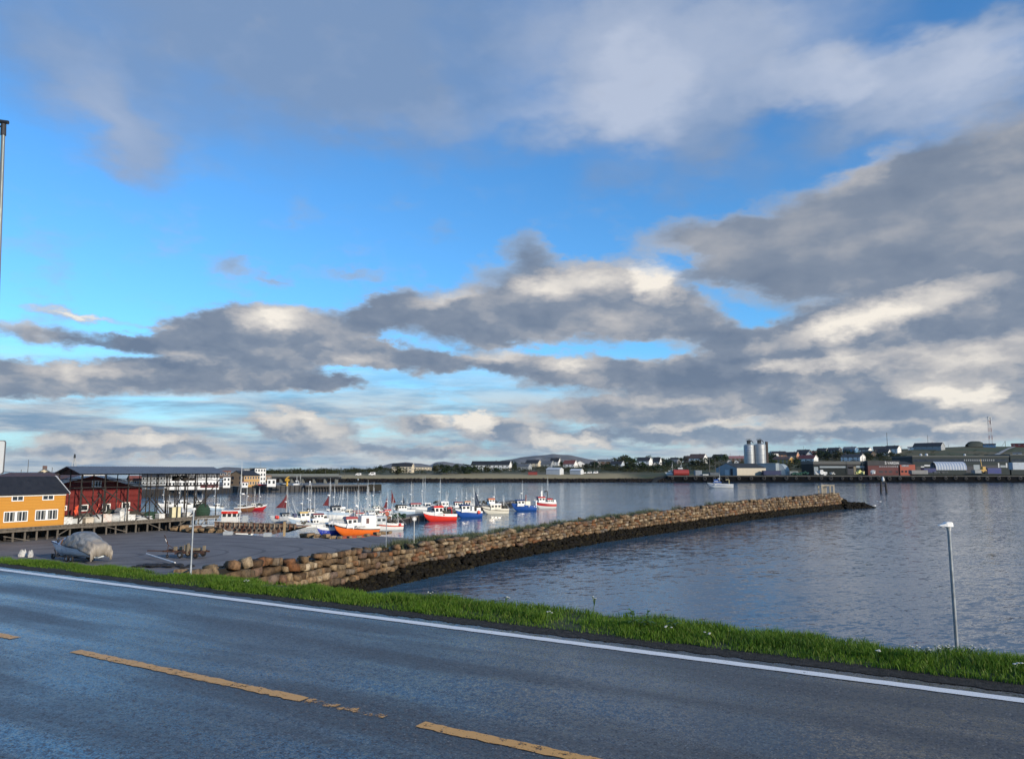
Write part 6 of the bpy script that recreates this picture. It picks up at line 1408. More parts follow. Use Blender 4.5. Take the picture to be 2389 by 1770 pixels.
house(6, 1398, 1442, 284, 300, 312, 'white', 'grey', 'front', 'small white gable under the pinkish roof, nearest the silos', 1, chim=False)
house(9, 490, 705, 474, 500, 545, 'white', 'black', 'left', 'wide white house with black roof right of the silos')
house(9, 612, 722, 492, 522, 556, 'orange', 'black', 'none', 'dull orange house half hidden behind the ochre house')
house(9, 540, 780, 548, 578, 628, 'ochre', 'brown', 'right', 'long ochre yellow house with brown roof and yellow gable', 4)
house(9, 716, 850, 492, 530, 572, 'orange', 'black', 'right', 'orange pink gabled house with steep black roof')
house(9, 822, 1002, 463, 505, 540, 'dark', 'black', 'right', 'large dark house with black roof and chimney pots')
house(9, 942, 1010, 480, 520, 545, 'white', 'black', 'front', 'white triangular gable in front of the large dark house', 1, chim=False)
house(9, 972, 1066, 462, 486, 512, 'red', 'rust', 'right', 'rust red house beside the white triangular gable')
house(9, 850, 1076, 530, 572, 612, 'white', 'darkred', 'right', 'white house with dark red roof near the quay')
house(9, 1072, 1205, 435, 462, 510, 'dark', 'black', 'right', 'left one of two dark houses with white windows on the skyline', 4)
house(9, 1195, 1368, 438, 464, 512, 'dark', 'black', 'right', 'right one of two dark houses with white windows on the skyline', 4)
house(9, 1388, 1562, 428, 456, 496, 'blue', 'grey', 'right', 'blue gabled house on the skyline', 3)
house(9, 1535, 1726, 428, 456, 476, 'white', 'black', 'right', 'low white gabled house with wide black roof right of the blue house')
house(9, 1372, 1436, 500, 522, 545, 'tan', 'grey', 'front', 'small tan gabled shed among bushes below the blue house', 1)
house(9, 1372, 1645, 520, 552, 598, 'white', 'black', 'right', 'long white house with black roof behind the low quay hall', 4)
house(9, 1600, 1760, 478, 506, 540, 'dark', 'black', 'right', 'dark house with black roof left of the tan gable')
house(9, 1728, 1806, 472, 512, 545, 'tan', 'black', 'front', 'tan gable house among bushes below the black roofs', 1)
house(9, 1762, 1910, 424, 458, 500, 'dark', 'black', 'none', 'dark house with broad black roof behind the white gables', 4)
house(9, 1898, 2078, 414, 450, 496, 'white', 'black', 'right', 'white gabled house with black roof, rightmost of the clustered houses')
house(9, 1805, 1958, 462, 498, 536, 'white', 'black', 'right', 'white gable house with black roof in front of the broad black roof')
house(7, 1178, 1448, 346, 378, 408, 'grey', 'black', 'right', 'long low grey house with white gable on the bare hill', 5, .4)
house(7, 1112, 1162, 384, 390, 408, 'white', 'grey', 'none', 'tiny white hut left of the long low grey house', 1, chim=False)
house(7, 2120, 2250, 344, 350, 376, 'red', 'darkred', 'none', 'low red hut on the hilltop at the picture edge', 3, chim=False)
house(7, 1845, 1948, 352, 360, 384, 'blue', 'black', 'none', 'low dark blue hut at the foot of the telecom mast', 3, chim=False)
house(7, 2130, 2200, 440, 448, 466, 'white', 'grey', 'none', 'small white hut above the long industrial roof', 1, chim=False)
# tents, sheds and halls on the shore
def fbox(px0, px1, pt, pb, Y): a, c = on_y(px0, pt, Y), on_y(px1, pb, Y); return a.x, c.x, c.z, a.z
def hall(reg, x0, x1, yr, ye, yb, Y, wm, rm_, label, name, cat, psi=-28, ratio=.55, doors=(), group=None):
    (ax, ar), (bx, ae), (_, ab) = ps(reg, x0, yr), ps(reg, x1, ye), ps(reg, x0, yb); xm = (ax + bx) / 2; p = on_y(xm, ab, Y); k = Y / F; w = (bx - ax) * k
    Lx = w / (math.cos(R(psi)) + ratio * abs(math.sin(R(psi)))); Wy = Lx * ratio; he, hr = (ab - ae) * k, (ab - ar) * k; x, y = Lx / 2, Wy / 2
    o = thing(name, label, cat, p, -math.atan2(p.x, p.y) + R(psi), group)
    MB().box(-x, x, -y, y, -1, he).add([(-x, -y, he), (-x, y, he), (-x, 0, hr), (x, -y, he), (x, y, he), (x, 0, hr)], [(0, 1, 2), (3, 5, 4)]).build('wall', wm, o)
    slope_roof(MB(), -x - .2, x + .2, -y, y, he + .02, hr + .02, .2, .3).build('roof', rm_, o)
    return o, x, y, he, hr
SHW = mat('white_sheeting', (.52, .54, .55), .5, .06, .3); SHG = mat('grey_blue_sheeting', (.25, .30, .33), .55, .08, .2); SHD = mat('dark_grey_sheeting', (.035, .04, .045), .8, .15, .1, spec=.2)
hall(5, 1466, 1616, 190, 204, 246, 735, SHW, SHW, 'white boat hall beside the red shed above the far embankment', 'boat_hall', 'hall')
hall(5, 1672, 1790, 200, 214, 244, 735, SHW, SHW, 'white tent hall right of the boat hall with a dark opening', 'tent_hall', 'hall')
hall(5, 1310, 1388, 222, 226, 250, 730, boards('wall_red', COLS['red'], .35, 2), mat('roof_darkred', RCOL['darkred'], .7), 'low red shed left of the white boat hall', 'red_shed', 'shed', 0, .4)
def van(px, py, w, Y, label, col, rz, name='van', cat='van', grp='vehicles on the far shore', hk=.42):
    p = on_y(px, py, Y) if Y else on_land(px, py); L = w / F * p.y
    o = thing(name, label, cat, p, rz, grp); h = hk * L
    MB().loft([[(x, -.18 * L, z), (x, .18 * L, z), (x, .17 * L, z2), (x, -.17 * L, z2)] for x, z, z2 in ((-L / 2, .10 * L, .24 * L), (-L * .36, .08 * L, .27 * L), (-L * .24, .08 * L, h), (L * .46, .08 * L, h), (L / 2, .09 * L, h * .9))], cap=True).build('body', col, o)
    for x in (-.3, .3):
        for s_ in (-1, 1): MB().tube((x * L, s_ * .185 * L - .05, .08 * L), (x * L, s_ * .185 * L + .05, .08 * L), .075 * L, None, 10).build('wheel', RUBBER, o)
    for s_ in (-1, 1): MB().box(-.18 * L, .30 * L, s_ * .176 * L - .01, s_ * .176 * L + .01, h * .60, h * .86).build('window', GLASS, o)
    return o
WV = mat('white_vehicle', (.74, .74, .74), .35, .05)
van(836, 1109, 13, None, 'white van on the far green, the left one of two', WV, .2); van(868, 1109, 15, None, 'white van on the far green, the right one with a taller body', WV, .1, hk=.5)
for i, (x, w) in enumerate(((1375, 11), (1389, 12), (1363, 8))): van(x, 1104.5, w, 738, ['white caravan right of the tent hall', 'white long vehicle rightmost of the shore caravans', 'small white caravan tucked against the tent hall'][i], WV, .1 * i, 'caravan', 'caravan')
van(474, 1141, 14, 330, 'white van parked on the town quay behind the drying rack', WV, .2)
van(400, 1139, 12, 325, 'pale car parked on the town quay left of the white van', mat('pale_car', (.45, .5, .55), .3), .2, 'parked_car', 'car', hk=.32)
# silos and the hall below them
STL = mat('silo_steel', (.36, .38, .39), .42, .08, .15, metal=.35)
def silo(x0, x1, yt, yb, label, Y=772):
    (ax, at), (bx, ab) = ps(6, x0, yt), ps(6, x1, yb); p = on_y((ax + bx) / 2, ab, Y); k = Y / F; r_ = (bx - ax) * k / 2; h = (ab - at) * k
    o = thing('silo', label, 'silo', (p.x, p.y, p.z - 4), 0, 'steel silos on the far quay'); h += 4
    MB().lathe([(r_, 0), (r_, h), (r_ * .6, h + .9), (.6, h + 1.3)], n=36).build('tank', STL, o)
    hb = MB(); [hb.lathe([(r_ + .10, z), (r_ + .10, z + .28)], n=36) for z in (h * .33, h * .56, h * .80)]; hb.build('band', mat('band_steel', (.22, .24, .26), .5), o)
    rl_ = MB(); n_ = 18
    for k_ in range(n_): a = 6.283 * k_ / n_; rl_.tube((r_ * .95 * math.cos(a), r_ * .95 * math.sin(a), h), (r_ * .95 * math.cos(a), r_ * .95 * math.sin(a), h + 1.5), .05, None, 4)
    rl_.ring((0, 0, h + 1.5), (0, 0, 1), r_ * .95, .06, 36, 4); rl_.build('railing', GREYM, o)
    tp = MB(); tp.box(-1.6, 1.6, -1.4, 1.4, h + 1.0, h + 4.6).box(-2.2, 2.2, -2, 2, h + 4.6, h + 4.9); tp.ring((0, -1.5, h + 4.2), (0, 1, 0), 1.3, .25, 14, 6); tp.path([(1.4, 0, h + 4.2), (3.2, 0, h + 4.4), (4.6, 0, h + 2.0)], .35, 8)
    [tp.tube((sx * 2.1, sy * 1.9, h + 4.9), (sx * 2.1, sy * 1.9, h + 6.3), .06) for sx in (-1, 1) for sy in (-1, 1)]; tp.ring((0, 0, h + 6.3), (0, 0, 1), 2.4, .07, 12, 4); tp.build('head_gear', SHD, o)
    return o, r_, h
o, r_, h = silo(1503, 1607, 128, 325, 'left steel silo carrying a pale sign near its top')
sgn = MB(); n_ = 10; a0, a1 = R(-150), R(-80)
for (z0_, z1_) in ((h - 6.0, h - 1.4),): sgn.loft([[((r_ + .06) * math.cos(a0 + (a1 - a0) * k / n_), (r_ + .06) * math.sin(a0 + (a1 - a0) * k / n_), z) for k in range(n_ + 1)] for z in (z0_, z1_)], closed=False)
sgn.build('sign_panel', mat('pale_sign', (.50, .56, .62), .5), o)
n_ = lettering(o, 'NORD', (-r_ * .42, -r_ * .98, h - 3.4), 2.3, mat('blue_lettering', (.04, .07, .16), .6)); n_.rotation_euler = (R(90), 0, R(-25))
n_ = lettering(o, 'CEMENT', (-r_ * .42, -r_ * .98, h - 5.6), 1.5, mat('blue_lettering', (0, 0, 0))); n_.rotation_euler = (R(90), 0, R(-25))
silo(1604, 1726, 124, 325, 'right steel silo, the broader one beside the dark elevator tower')
x0, x1, z0_, z1_ = fbox(*(ps(6, 1720, 90) [0], ps(6, 1750, 0)[0], ps(6, 0, 90)[1], ps(6, 0, 322)[1]), 782)
o = thing('elevator_tower', 'narrow dark elevator tower right of the silos', 'tower', ((x0 + x1) / 2, 782, z0_ - 5)); tw = MB(); hw = (x1 - x0) / 2; hh = z1_ - z0_ + 5
tw.box(-hw, hw, -1.5, 1.5, 0, hh); tw.build('shaft', mat('rusty_dark_cladding', (.05, .035, .028), .8, .4, .4), o); MB().box(-hw - .3, -hw + .2, -1.7, -1.5, 0, hh + .6).build('ladder', SHD, o)
o, x, y, he, hr = hall(6, 1218, 1712, 318, 364, 438, 722, SHG, SHD, 'pale grey gabled warehouse with dark roof in front of the silos', 'warehouse', 'warehouse', 38, .95)
MB().box(-x - .06, -x, -y * .25, y * .12, 0, he * .75).build('door', SHW, o); MB().box(-x - .06, -x, -y * .62, -y * .38, 0, he * .9).build('door', SHD, o)
MB().box(-x * .98, x * .98, -y - .05, -y, 0, he - .3).build('cream_cladding', mat('cream_sheeting', (.42, .38, .30), .6, .08, .3), o)
hall(6, 1640, 1862, 316, 318, 436, 748, SHG, SHG, 'flat roofed blue grey block right of the warehouse', 'storage_block', 'warehouse', -18, .6)
o = thing('curved_shed', 'grey blue round roofed shed right of the storage block', 'shed', on_y(*ps(6, 1888, 436), 752), -.6)
MB().prism([(6.5 * math.cos(R(a)), 11 * math.sin(R(a))) for a in range(0, 181, 15)], -8, 8, 0, MX).build('shell', SHG, o); MB().prism([(6.0 * math.cos(R(a)), 10.4 * math.sin(R(a))) for a in range(0, 181, 15)], 8.01, 8.06, 0, MX).build('end_wall', SHW, o)
def container(reg, x0, x1, yt, yb, Y, col, label, cat='container', name='container', rz=0.0, dk=6):
    (ax, at), (bx, ab) = ps(reg, x0, yt), ps(reg, x1, yb); p = on_y((ax + bx) / 2, ab, Y); k = Y / F; w, h = (bx - ax) * k, (ab - at) * k
    o = thing(name, label, cat, p, rz, 'containers and stores along the far quay'); bm = MB(); bm.box(-w / 2, w / 2, -dk / 2, dk / 2, .1, h - .1); nr = int(w / .9)
    for i in range(nr): bm.box(-w / 2 + i * .9 + .2, -w / 2 + i * .9 + .6, -dk / 2 - .08, -dk / 2, .35, h - .35)
    bm.build('body', mat('container_%.2f_%.2f_%.2f' % col, col, .55, .15, .4), o); fr = MB(); fr.box(-w / 2 - .05, w / 2 + .05, -dk / 2 - .12, dk / 2 + .05, h - .098, h + .05).box(-w / 2 - .05, w / 2 + .05, -dk / 2 - .12, dk / 2 + .05, -.1, .098); fr.build('frame', mat('container_frame_%.2f_%.2f_%.2f' % col, tuple(c * .7 for c in col), .6), o); return o
container(6, 1695, 1872, 390, 434, 706, (.015, .025, .09), 'dark blue container before the warehouse and storage block')
container(6, 986, 1052, 388, 442, 705, (.22, .26, .30), 'grey store box with pale lid right of the beached boats')
container(6, 1062, 1120, 426, 444, 702, (.5, .52, .52), 'low white tank between grey store boxes')
container(6, 1138, 1225, 410, 444, 705, (.10, .12, .14), 'dark grey store box left of the warehouse')
container(6, 1962, 2050, 396, 432, 720, (.20, .23, .24), 'grey shed beside the green net piles')
container(7, 1862, 1992, 586, 638, 706, (.012, .03, .18), 'bright blue container on the right part of the quay')
container(7, 1252, 1366, 588, 628, 712, (.012, .025, .13), 'dark blue container left of the striped tent hall')
container(7, 1132, 1286, 606, 642, 702, (.22, .22, .22), 'pale grey low container in front of the orange wing')
container(7, 2104, 2260, 532, 600, 716, (.42, .48, .54), 'pale blue white container with small windows at the picture edge')
container(7, 1740, 1800, 604, 634, 704, (.3, .32, .33), 'low grey box left of the yellow loader')
for i, (x0, x1, yt, yb, col, lb) in enumerate(((1990, 2080, 408, 436, (.02, .07, .05), 'green net pile left of the low dark quay hall'), (2080, 2165, 392, 436, (.02, .08, .055), 'taller green net pile against the low dark quay hall'))):
    (ax, at), (bx, ab) = ps(6, x0, yt), ps(6, x1, yb); p = on_y((ax + bx) / 2, ab, 712); k = 712 / F; w, h = (bx - ax) * k, (ab - at) * k
    o = thing('net_pile', lb, 'net', p, 0, 'net piles on the far quay'); mb = MB(); qq = random.Random(i)
    for _ in range(50): u = qq.uniform(-1, 1); mb.ball((u * w / 2, qq.uniform(-2, 2), qq.uniform(.1, .8) * h * (1 - u * u * .6)), qq.uniform(.6, 1.1), 0, 6, 1.3, 1, .7)
    mb.build('netting', mat('far_net_%d' % i, col, .9, .4, .6), o)
for i, (x0, yb, sc, col, lb) in enumerate(((232, 648, 1.3, (.45, .46, .46), 'grey white stack beside the dark hall door'), (292, 652, 1.9, (.6, .62, .63), 'tall white bag stack before the dark hall'), (380, 648, .9, (.4, .41, .40), 'low pale crates before the dark hall'), (640, 648, 1.7, (.55, .55, .20), 'left pale yellow bag heap beside the red building'), (672, 648, 1.2, (.5, .5, .25), 'right pale yellow bag heap beside the red building'), (770, 642, 1.6, (.45, .48, .50), 'white kiosk tent before the red building'))):
    p = on_y(*ps(7, x0, yb), 706); o = thing('quay_goods', lb, 'goods', p, .2 * i, 'goods stacked on the far quay'); mb = MB(); qq = random.Random(i + 30)
    for _ in range(9): mb.cbox((qq.uniform(-1.6, 1.6) * sc, qq.uniform(-1, 1), qq.uniform(.5, 2.6) * sc * .8), (1.5 * sc, 1.6, 1.3 * sc * .8), 0, qq.uniform(-.3, .3))
    mb.build('sacks', mat('goods_%d' % i, col, .7, .15, .8), o)
# quay halls
def blockb(reg, x0, x1, yt, yb, Y, dk, wm, label, name, cat='building', roof=None, rh=1.2):
    (ax, at), (bx, ab) = ps(reg, x0, yt), ps(reg, x1, yb); A, C = on_y(ax, at, Y), on_y(bx, ab, Y)
    o = thing(name, label, cat, ((A.x + C.x) / 2, Y, C.z)); w, h = (C.x - A.x) / 2, A.z - C.z
    MB().box(-w, w, 0, dk, -1, h).build('wall', wm, o)
    if roof is not None: MB().box(-w - .4, w + .4, -.6, dk + .4, h + .003, h + rh).build('roof', roof, o)
    px = lambda xx: (ps(reg, xx, 0)[0] - (ax + bx) / 2) * Y / F; pz = lambda yy: (ab - ps(reg, 0, yy)[1]) * Y / F
    return o, w, h, px, pz
def patch(o, x0, x1, z0, z1, m, nm, y=-.08): return MB().box(x0, x1, y, -.004, z0, z1).build(nm, m, o)
o, w, h, px, pz = blockb(7, 196, 722, 545, 648, 722, 30, mat('dark_green_grey_wall', (.020, .026, .026), .85, .15, .1, spec=.2), 'long low dark grey quay hall with a black eave band', 'quay_hall', roof=mat('hall_roof_edge', (.085, .09, .085), .7, .1, .1), rh=2.6)
patch(o, -w, w, h - 1.0, h - .01, BLACK, 'eave_band', -.5)
for (a, b_, c_, d_, m_) in ((205, 245, 575, 648, SHG), (260, 510, 568, 585, SHG), (525, 582, 560, 648, mat('navy_door', (.01, .015, .03), .6)), (530, 580, 575, 590, SHG), (585, 608, 570, 648, mat('tan_wall', (.2, .17, .12), .8)), (610, 690, 565, 585, SHG)): patch(o, px(a), px(b_), pz(d_) + .05, pz(c_), m_, 'wall_panel')
o, w, h, px, pz = blockb(7, 722, 1032, 560, 645, 718, 30, mat('deep_red_sheeting', (.085, .008, .010), .6, .15, .15), 'deep red quay building with black upper band and white letters', 'red_quay_building', roof=mat('black_band', (.012, .014, .02), .6, .2, .2), rh=4.4)
zt_ = pz(532); n_ = lettering(o, 'VARDIA', (px(968), -.68, pz(549)), 3.1, mat('white_lettering', (0, 0, 0))); n_.rotation_euler = (R(90), 0, 0)
n_ = lettering(o, 'S', (px(895), -.68, pz(550)), 3.8, mat('white_lettering', (0, 0, 0)))
for k in range(9): f_ = patch(o, px(835 + k * 21), px(848 + k * 21), pz(578), pz(566), mat('pale_window', (.22, .24, .26), .25, .5, .5), 'window')
for (a, b_) in ((830, 870), (885, 905), (925, 955), (990, 1010)): patch(o, px(a), px(b_), pz(632), pz(612), mat('dark_shop_window', (.05, .045, .05), .2, .7, .6), 'shop_window')
o, w, h, px, pz = blockb(7, 1032, 1184, 552, 645, 717, 26, boards('salmon_boards', (.34, .075, .045), .5, 2, .15), 'salmon orange wing right of the deep red quay building', 'orange_wing', roof=None)
MB().add([(-w, -.3, h), (w, -.3, h), (w * .4, 10, h + 3.2), (-w * .9, 10, h + 3.2)], [(0, 1, 2, 3)]).build('roof', SHD, o)
for (a, b_) in ((1045, 1065), (1080, 1100), (1120, 1135)): patch(o, px(a), px(b_), pz(628), pz(610), GLASS, 'window')
patch(o, px(1050), px(1120), pz(572), pz(556), mat('pale_window', (0, 0, 0)), 'window')
# long industrial building
DG = mat('grey_green_cladding', (.040, .050, .050), .85, .12, .08, spec=.2)
for i, (x0, x1, yt, lb) in enumerate(((1152, 2094, 478, 'very long grey green industrial building with a dark window band'), (2096, 2560, 462, 'taller right end of the grey industrial building at the picture edge'))):
    o, w, h, px, pz = blockb(7, x0, x1, yt, 640, 742 + i * 3, 40, DG, lb, 'industrial_building', roof=mat('industrial_roof_edge', (.085, .095, .09), .7, .1, .1), rh=1.0)
    patch(o, -w + 1, w - 1, pz(526), pz(500), mat('dark_glass_band', (.02, .025, .04), .15, .3, .3), 'window_band')
    if i == 0:
        for k in range(15): patch(o, px(1655 + k * 20), px(1664 + k * 20), pz(519), pz(503), mat('pale_blind', (.22, .24, .25), .6), 'window_blind', -.12)
        for (a, b_, c_, d_, m_, nn) in ((1665, 1740, 568, 630, mat('navy_door', (0, 0, 0)), 'loading_door'), (1800, 1975, 560, 600, mat('navy_door', (0, 0, 0)), 'loading_door'), (1978, 1990, 538, 582, SHW, 'white_pillar'), (2053, 2066, 538, 582, SHW, 'white_pillar'), (1742, 1800, 555, 610, SHG, 'grey_door'), (1190, 1232, 570, 630, BLACK, 'loading_door'), (1998, 2050, 560, 580, SHG, 'grey_door'), (1270, 1325, 555, 570, SHW, 'white_board'), (1236, 1268, 568, 580, SHW, 'white_board')): patch(o, px(a), px(b_), pz(d_), pz(c_), m_, nn)
        for xx, rr__ in ((1275, 1.3), (1330, 1.5), (1700, 1.2)): MB().ball((px(xx), 6, h + 2.0), rr__, 0, 8).tube((px(xx), 6, h + .9), (px(xx), 6, h + 2), .3).build('roof_dish', SHW, o)
# striped tent hall
(ax, at), (bx, ab) = ps(7, 1338, 525), ps(7, 1662, 604); A = on_y((ax + bx) / 2, ab, 715); k = 715 / F; w, h = (bx - ax) * k, (ab - at) * k
o = thing('striped_tent_hall', 'white tent hall with pale blue stripes on the right part of the quay', 'tent hall', A, -.04); hw = w / 2 * .88; prof = [(-6, 0), (-5.6, h * .45), (-3.6, h * .82), (0, h), (3.6, h * .82), (5.6, h * .45), (6, 0)]
for i, (a_, b_) in enumerate([(-hw + 2 * hw * j / 22, -hw + 2 * hw * (j + 1) / 22) for j in range(22)]):
    pass
tm = MB(); ns = 22
for j in range(ns): tm.loft([[(xx, p_[0], p_[1]) for p_ in prof] for xx in (-hw + 2 * hw * j / ns, -hw + 2 * hw * (j + 1) / ns)], 1 if j % 2 else 0, closed=False)
tm.build('canvas', [mat('tent_white', (.44, .48, .52), .6, .06, .5), mat('tent_blue', (.22, .28, .40), .6, .06, .5)], o); MB().add([(hw, p_[0], p_[1]) for p_ in prof], [tuple(range(7))]).build('end_wall', SHW, o)
# small vehicles on the far quay
for i, (x, c_, lb) in enumerate(((1385, (.05, .06, .08), 'dark car left before the striped tent hall'), (1460, (.03, .035, .04), 'black car right before the striped tent hall'), (1775, (.45, .48, .5), 'pale car left of the yellow loader'))): van(*ps(7, x, 636), 15 if i < 2 else 12, 704, lb, mat('car_paint_%d' % i, c_, .3), 0, 'parked_car', 'car', 'cars on the far quay', .30)
o = thing('yellow_loader', 'small yellow loader left of the bright blue container', 'loader', on_y(*ps(7, 1832, 636), 704)); lm = MB(); lm.box(-3.5, 3, -1.6, 1.6, 1.2, 3.4).box(-.5, 2.2, -1.5, 1.5, 3.4, 6.2); lm.build('body', mat('loader_yellow', (.50, .30, .06), .5, .15, .8), o); [MB().tube((x_, s_ * 1.8 - .3, 1.2), (x_, s_ * 1.8 + .3, 1.2), 1.2, None, 12).build('wheel', RUBBER, o) for x_ in (-2.3, 2) for s_ in (-1, 1)]; MB().beam((-.5, 0, 6), (-1.2, 0, 13), .4).build('arm', mat('loader_yellow', (0, 0, 0)), o)
# beached boats by the slipway
boat('beached_boat', 'grey and white workboat with a tall mast standing ashore left of the red tank', ps(6, 686, 0)[0], ps(6, 800, 0)[0], 1110, GRY, WHT, houses=[(.4, .3, .7, 0, .25, WHT, GRY)], masts=[(.62, 1.1, 0)], D=.25, th=12, Y=700, group='boats standing ashore', gear=[(.7, .4, .8, .2)])
boat('beached_boat', 'white cabin cruiser propped high ashore above the red tank', ps(6, 795, 0)[0], ps(6, 902, 0)[0], ps(6, 0, 415)[1], WHT, WHT, houses=[(.40, .46, .7, 0, .30, WHT, WHT)], masts=[(.5, .9, 0)], D=.20, th=12, Y=705, group='boats standing ashore')
p = on_y(*ps(6, 842, 446), 698); o = thing('red_tank', 'small red cylindrical tank lying below the propped white cruiser', 'tank', p); MB().tube((-7, 0, 3.0), (7, 0, 3.0), 2.9, None, 18).build('tank', mat('tank_red', (.28, .03, .025), .5), o); MB().box(-6, -4.6, -1.6, 1.6, -.3, 1.2).build('saddle', CONC, o); MB().box(4.6, 6, -1.6, 1.6, -.3, 1.2).build('saddle', CONC, o)
# masts and poles on the far shore
PM = mat('pole_timber_grey', (.10, .095, .085), .8, .2, .4)
def pole(px_, pt, pb, label, Y=None, r_=.16, arm=True, grp='poles on the far shore', cat='pole', name='utility_pole', m_=None):
    p = on_land(px_, pb) if Y is None else on_y(px_, pb, Y); h = (pb - pt) / F * p.y
    o = thing(name, label, cat, (p.x, p.y, p.z - .5), 0, grp); MB().tube((0, 0, 0), (0, 0, h + .5), r_, r_ * .7, 7).build('shaft', m_ or PM, o)
    if arm: MB().beam((-1.0, 0, h - .3), (1.0, 0, h - .3), .14).build('cross_arm', m_ or PM, o)
    return o
for x, yt, yb, lb, Y, arm, rr__ in ((ps(7, 913, 0)[0], ps(7, 0, 225)[1], 1045, 'tall thin mast rising behind the rightmost clustered house', None, False, .42), (ps(7, 1305, 0)[0], ps(7, 0, 245)[1], 1040, 'thin mast behind the long low grey house', None, False, .30), (ps(7, 447, 0)[0], ps(7, 0, 342)[1], ps(7, 0, 420)[1], 'short mast above the two dark skyline houses', None, False, .25),
    (ps(7, 678, 0)[0], ps(7, 0, 410)[1], ps(7, 0, 640)[1], 'pale light pole before the dark quay hall', 712, False, .22), (ps(6, 1140, 0)[0], ps(6, 0, 255)[1], ps(6, 0, 440)[1], 'pale pole left before the grey warehouse, the thicker one', 704, False, .40), (ps(6, 1200, 0)[0], ps(6, 0, 262)[1], ps(6, 0, 440)[1], 'dark leaning pole left before the grey warehouse', 704, False, .28), (ps(6, 1242, 0)[0], ps(6, 0, 300)[1], ps(6, 0, 440)[1], 'thin pole at the left corner of the grey warehouse', 702, False, .22),
    (ps(5, 1885, 0)[0], ps(5, 0, 120)[1], ps(5, 0, 215)[1], 'utility pole with cross arm right of the narrow white house', None, True, .16), (ps(6, 190, 0)[0], ps(6, 0, 246)[1], ps(6, 0, 300)[1], 'slim pole behind the pale blue house', None, True, .16), (ps(6, 608, 0)[0], ps(6, 0, 225)[1], ps(6, 0, 270)[1], 'slim pole behind the steep roofed white house', None, True, .16), (ps(6, 878, 0)[0], ps(6, 0, 195)[1], ps(6, 0, 262)[1], 'slim pole left of the steep brown roof', None, True, .2), (ps(6, 980, 0)[0], ps(6, 0, 180)[1], ps(6, 0, 230)[1], 'slim pole above the broad white house', None, True, .2), (ps(6, 1355, 0)[0], ps(6, 0, 200)[1], ps(6, 0, 262)[1], 'slim pole above the pinkish red roof', None, True, .16),
    (ps(6, 1952, 0)[0], ps(6, 0, 300)[1], ps(6, 0, 420)[1], 'pole beside the curved grey shed', None, True, .2), (ps(9, 910, 0)[0], ps(9, 0, 415)[1], ps(9, 0, 530)[1], 'pole in front of the large dark house', None, True, .18), (ps(9, 1260, 0)[0], ps(9, 0, 510)[1], ps(9, 0, 600)[1], 'pole below the right dark skyline house', None, True, .18), (ps(7, 1050, 0)[0], ps(7, 0, 352)[1], ps(7, 0, 385)[1], 'pole on the open hill left of the tiny white hut', None, True, .2), (ps(7, 1500, 0)[0], ps(7, 0, 340)[1], ps(7, 0, 368)[1], 'pole on the open hill right of the long low grey house', None, True, .2), (ps(7, 1810, 0)[0], ps(7, 0, 330)[1], ps(7, 0, 362)[1], 'pole left of the dark blue hut on the hill', None, True, .2),
    (ps(2, 1145, 0)[0], ps(2, 0, 262)[1], ps(2, 0, 345)[1], 'lamp pole standing on the road bridge', 480, False, .12), (ps(2, 1532, 0)[0], ps(2, 0, 262)[1], ps(2, 0, 350)[1], 'lamp pole near the right end of the road bridge', 480, False, .12), (ps(2, 1752, 0)[0], ps(2, 0, 265)[1], ps(2, 0, 350)[1], 'lamp pole on the land right of the road bridge', 700, False, .16)):
    pole(x, yt, yb, lb, Y, rr__, arm)
# telecom mast: two legged lattice
(mx, mt), (_, mb_) = ps(7, 1915, 62), ps(7, 0, 352); p = on_land(mx, mb_); k = p.y / F; h = (mb_ - mt) * k
o = thing('telecom_mast', 'tall two legged lattice telecom mast on the hill', 'mast', p); tm = [MB(), MB()]; ns = 24
for j in range(ns):
    z0_, z1_ = h * j / ns, h * (j + 1) / ns; w0, w1 = 2.3 * (1 - .5 * j / ns), 2.3 * (1 - .5 * (j + 1) / ns); mb2 = tm[(j // 3) % 2]
    for sg in (-1, 1): mb2.tube((sg * w0, 0, z0_), (sg * w1, 0, z1_), .34, None, 6); mb2.tube((sg * w0, 2.2, z0_), (sg * w1, 2.2, z1_), .22, None, 5)
    if j > 14: mb2.tube((-w0, 0, z0_), (w1, 0, z1_), .22, None, 4); mb2.tube((w0, 0, z0_), (-w1, 0, z1_), .22, None, 4)
tm[0].build('red_lattice', mat('mast_red', (.24, .10, .09), .6), o); tm[1].build('white_lattice', mat('mast_white', (.5, .5, .5), .6), o)
an = MB(); [an.cbox((x_, -.6, h * f_), (1.0, .6, 4)) for x_ in (-1.7, 1.7) for f_ in (.80, .93)]; an.box(-1.9, 1.9, -1, 2.5, h * .985, h); an.build('antenna', SHW, o)
(mx, mt), (_, mb_) = ps(7, 2050, 308), ps(7, 0, 364); p = on_land(mx, mb_); h = (mb_ - mt) * p.y / F; o = thing('stayed_pole', 'short pole with one slanting stay right of the telecom mast', 'pole', p); MB().tube((0, 0, -.5), (0, 0, h), .3).build('shaft', PM, o); MB().tube((-6, 0, -.5), (0, 0, h * .9), .15).build('stay', PM, o)
o = thing('green_dome', 'dark green mound shaped store left of the blue hut on the hill', 'store', on_land(*ps(7, 1760, 382)))
MB().loft([[(x_ * 12, 6 * math.cos(a) * (1 - x_ * x_ * .3), 8.0 * math.sin(a) * (1 - x_ ** 4 * .5)) for a in [math.pi * k / 10 for k in range(11)]] for x_ in np.linspace(-1, 1, 9)], closed=False).build('shell', mat('dark_green_cover', (.02, .03, .024), .8), o, smooth=True)
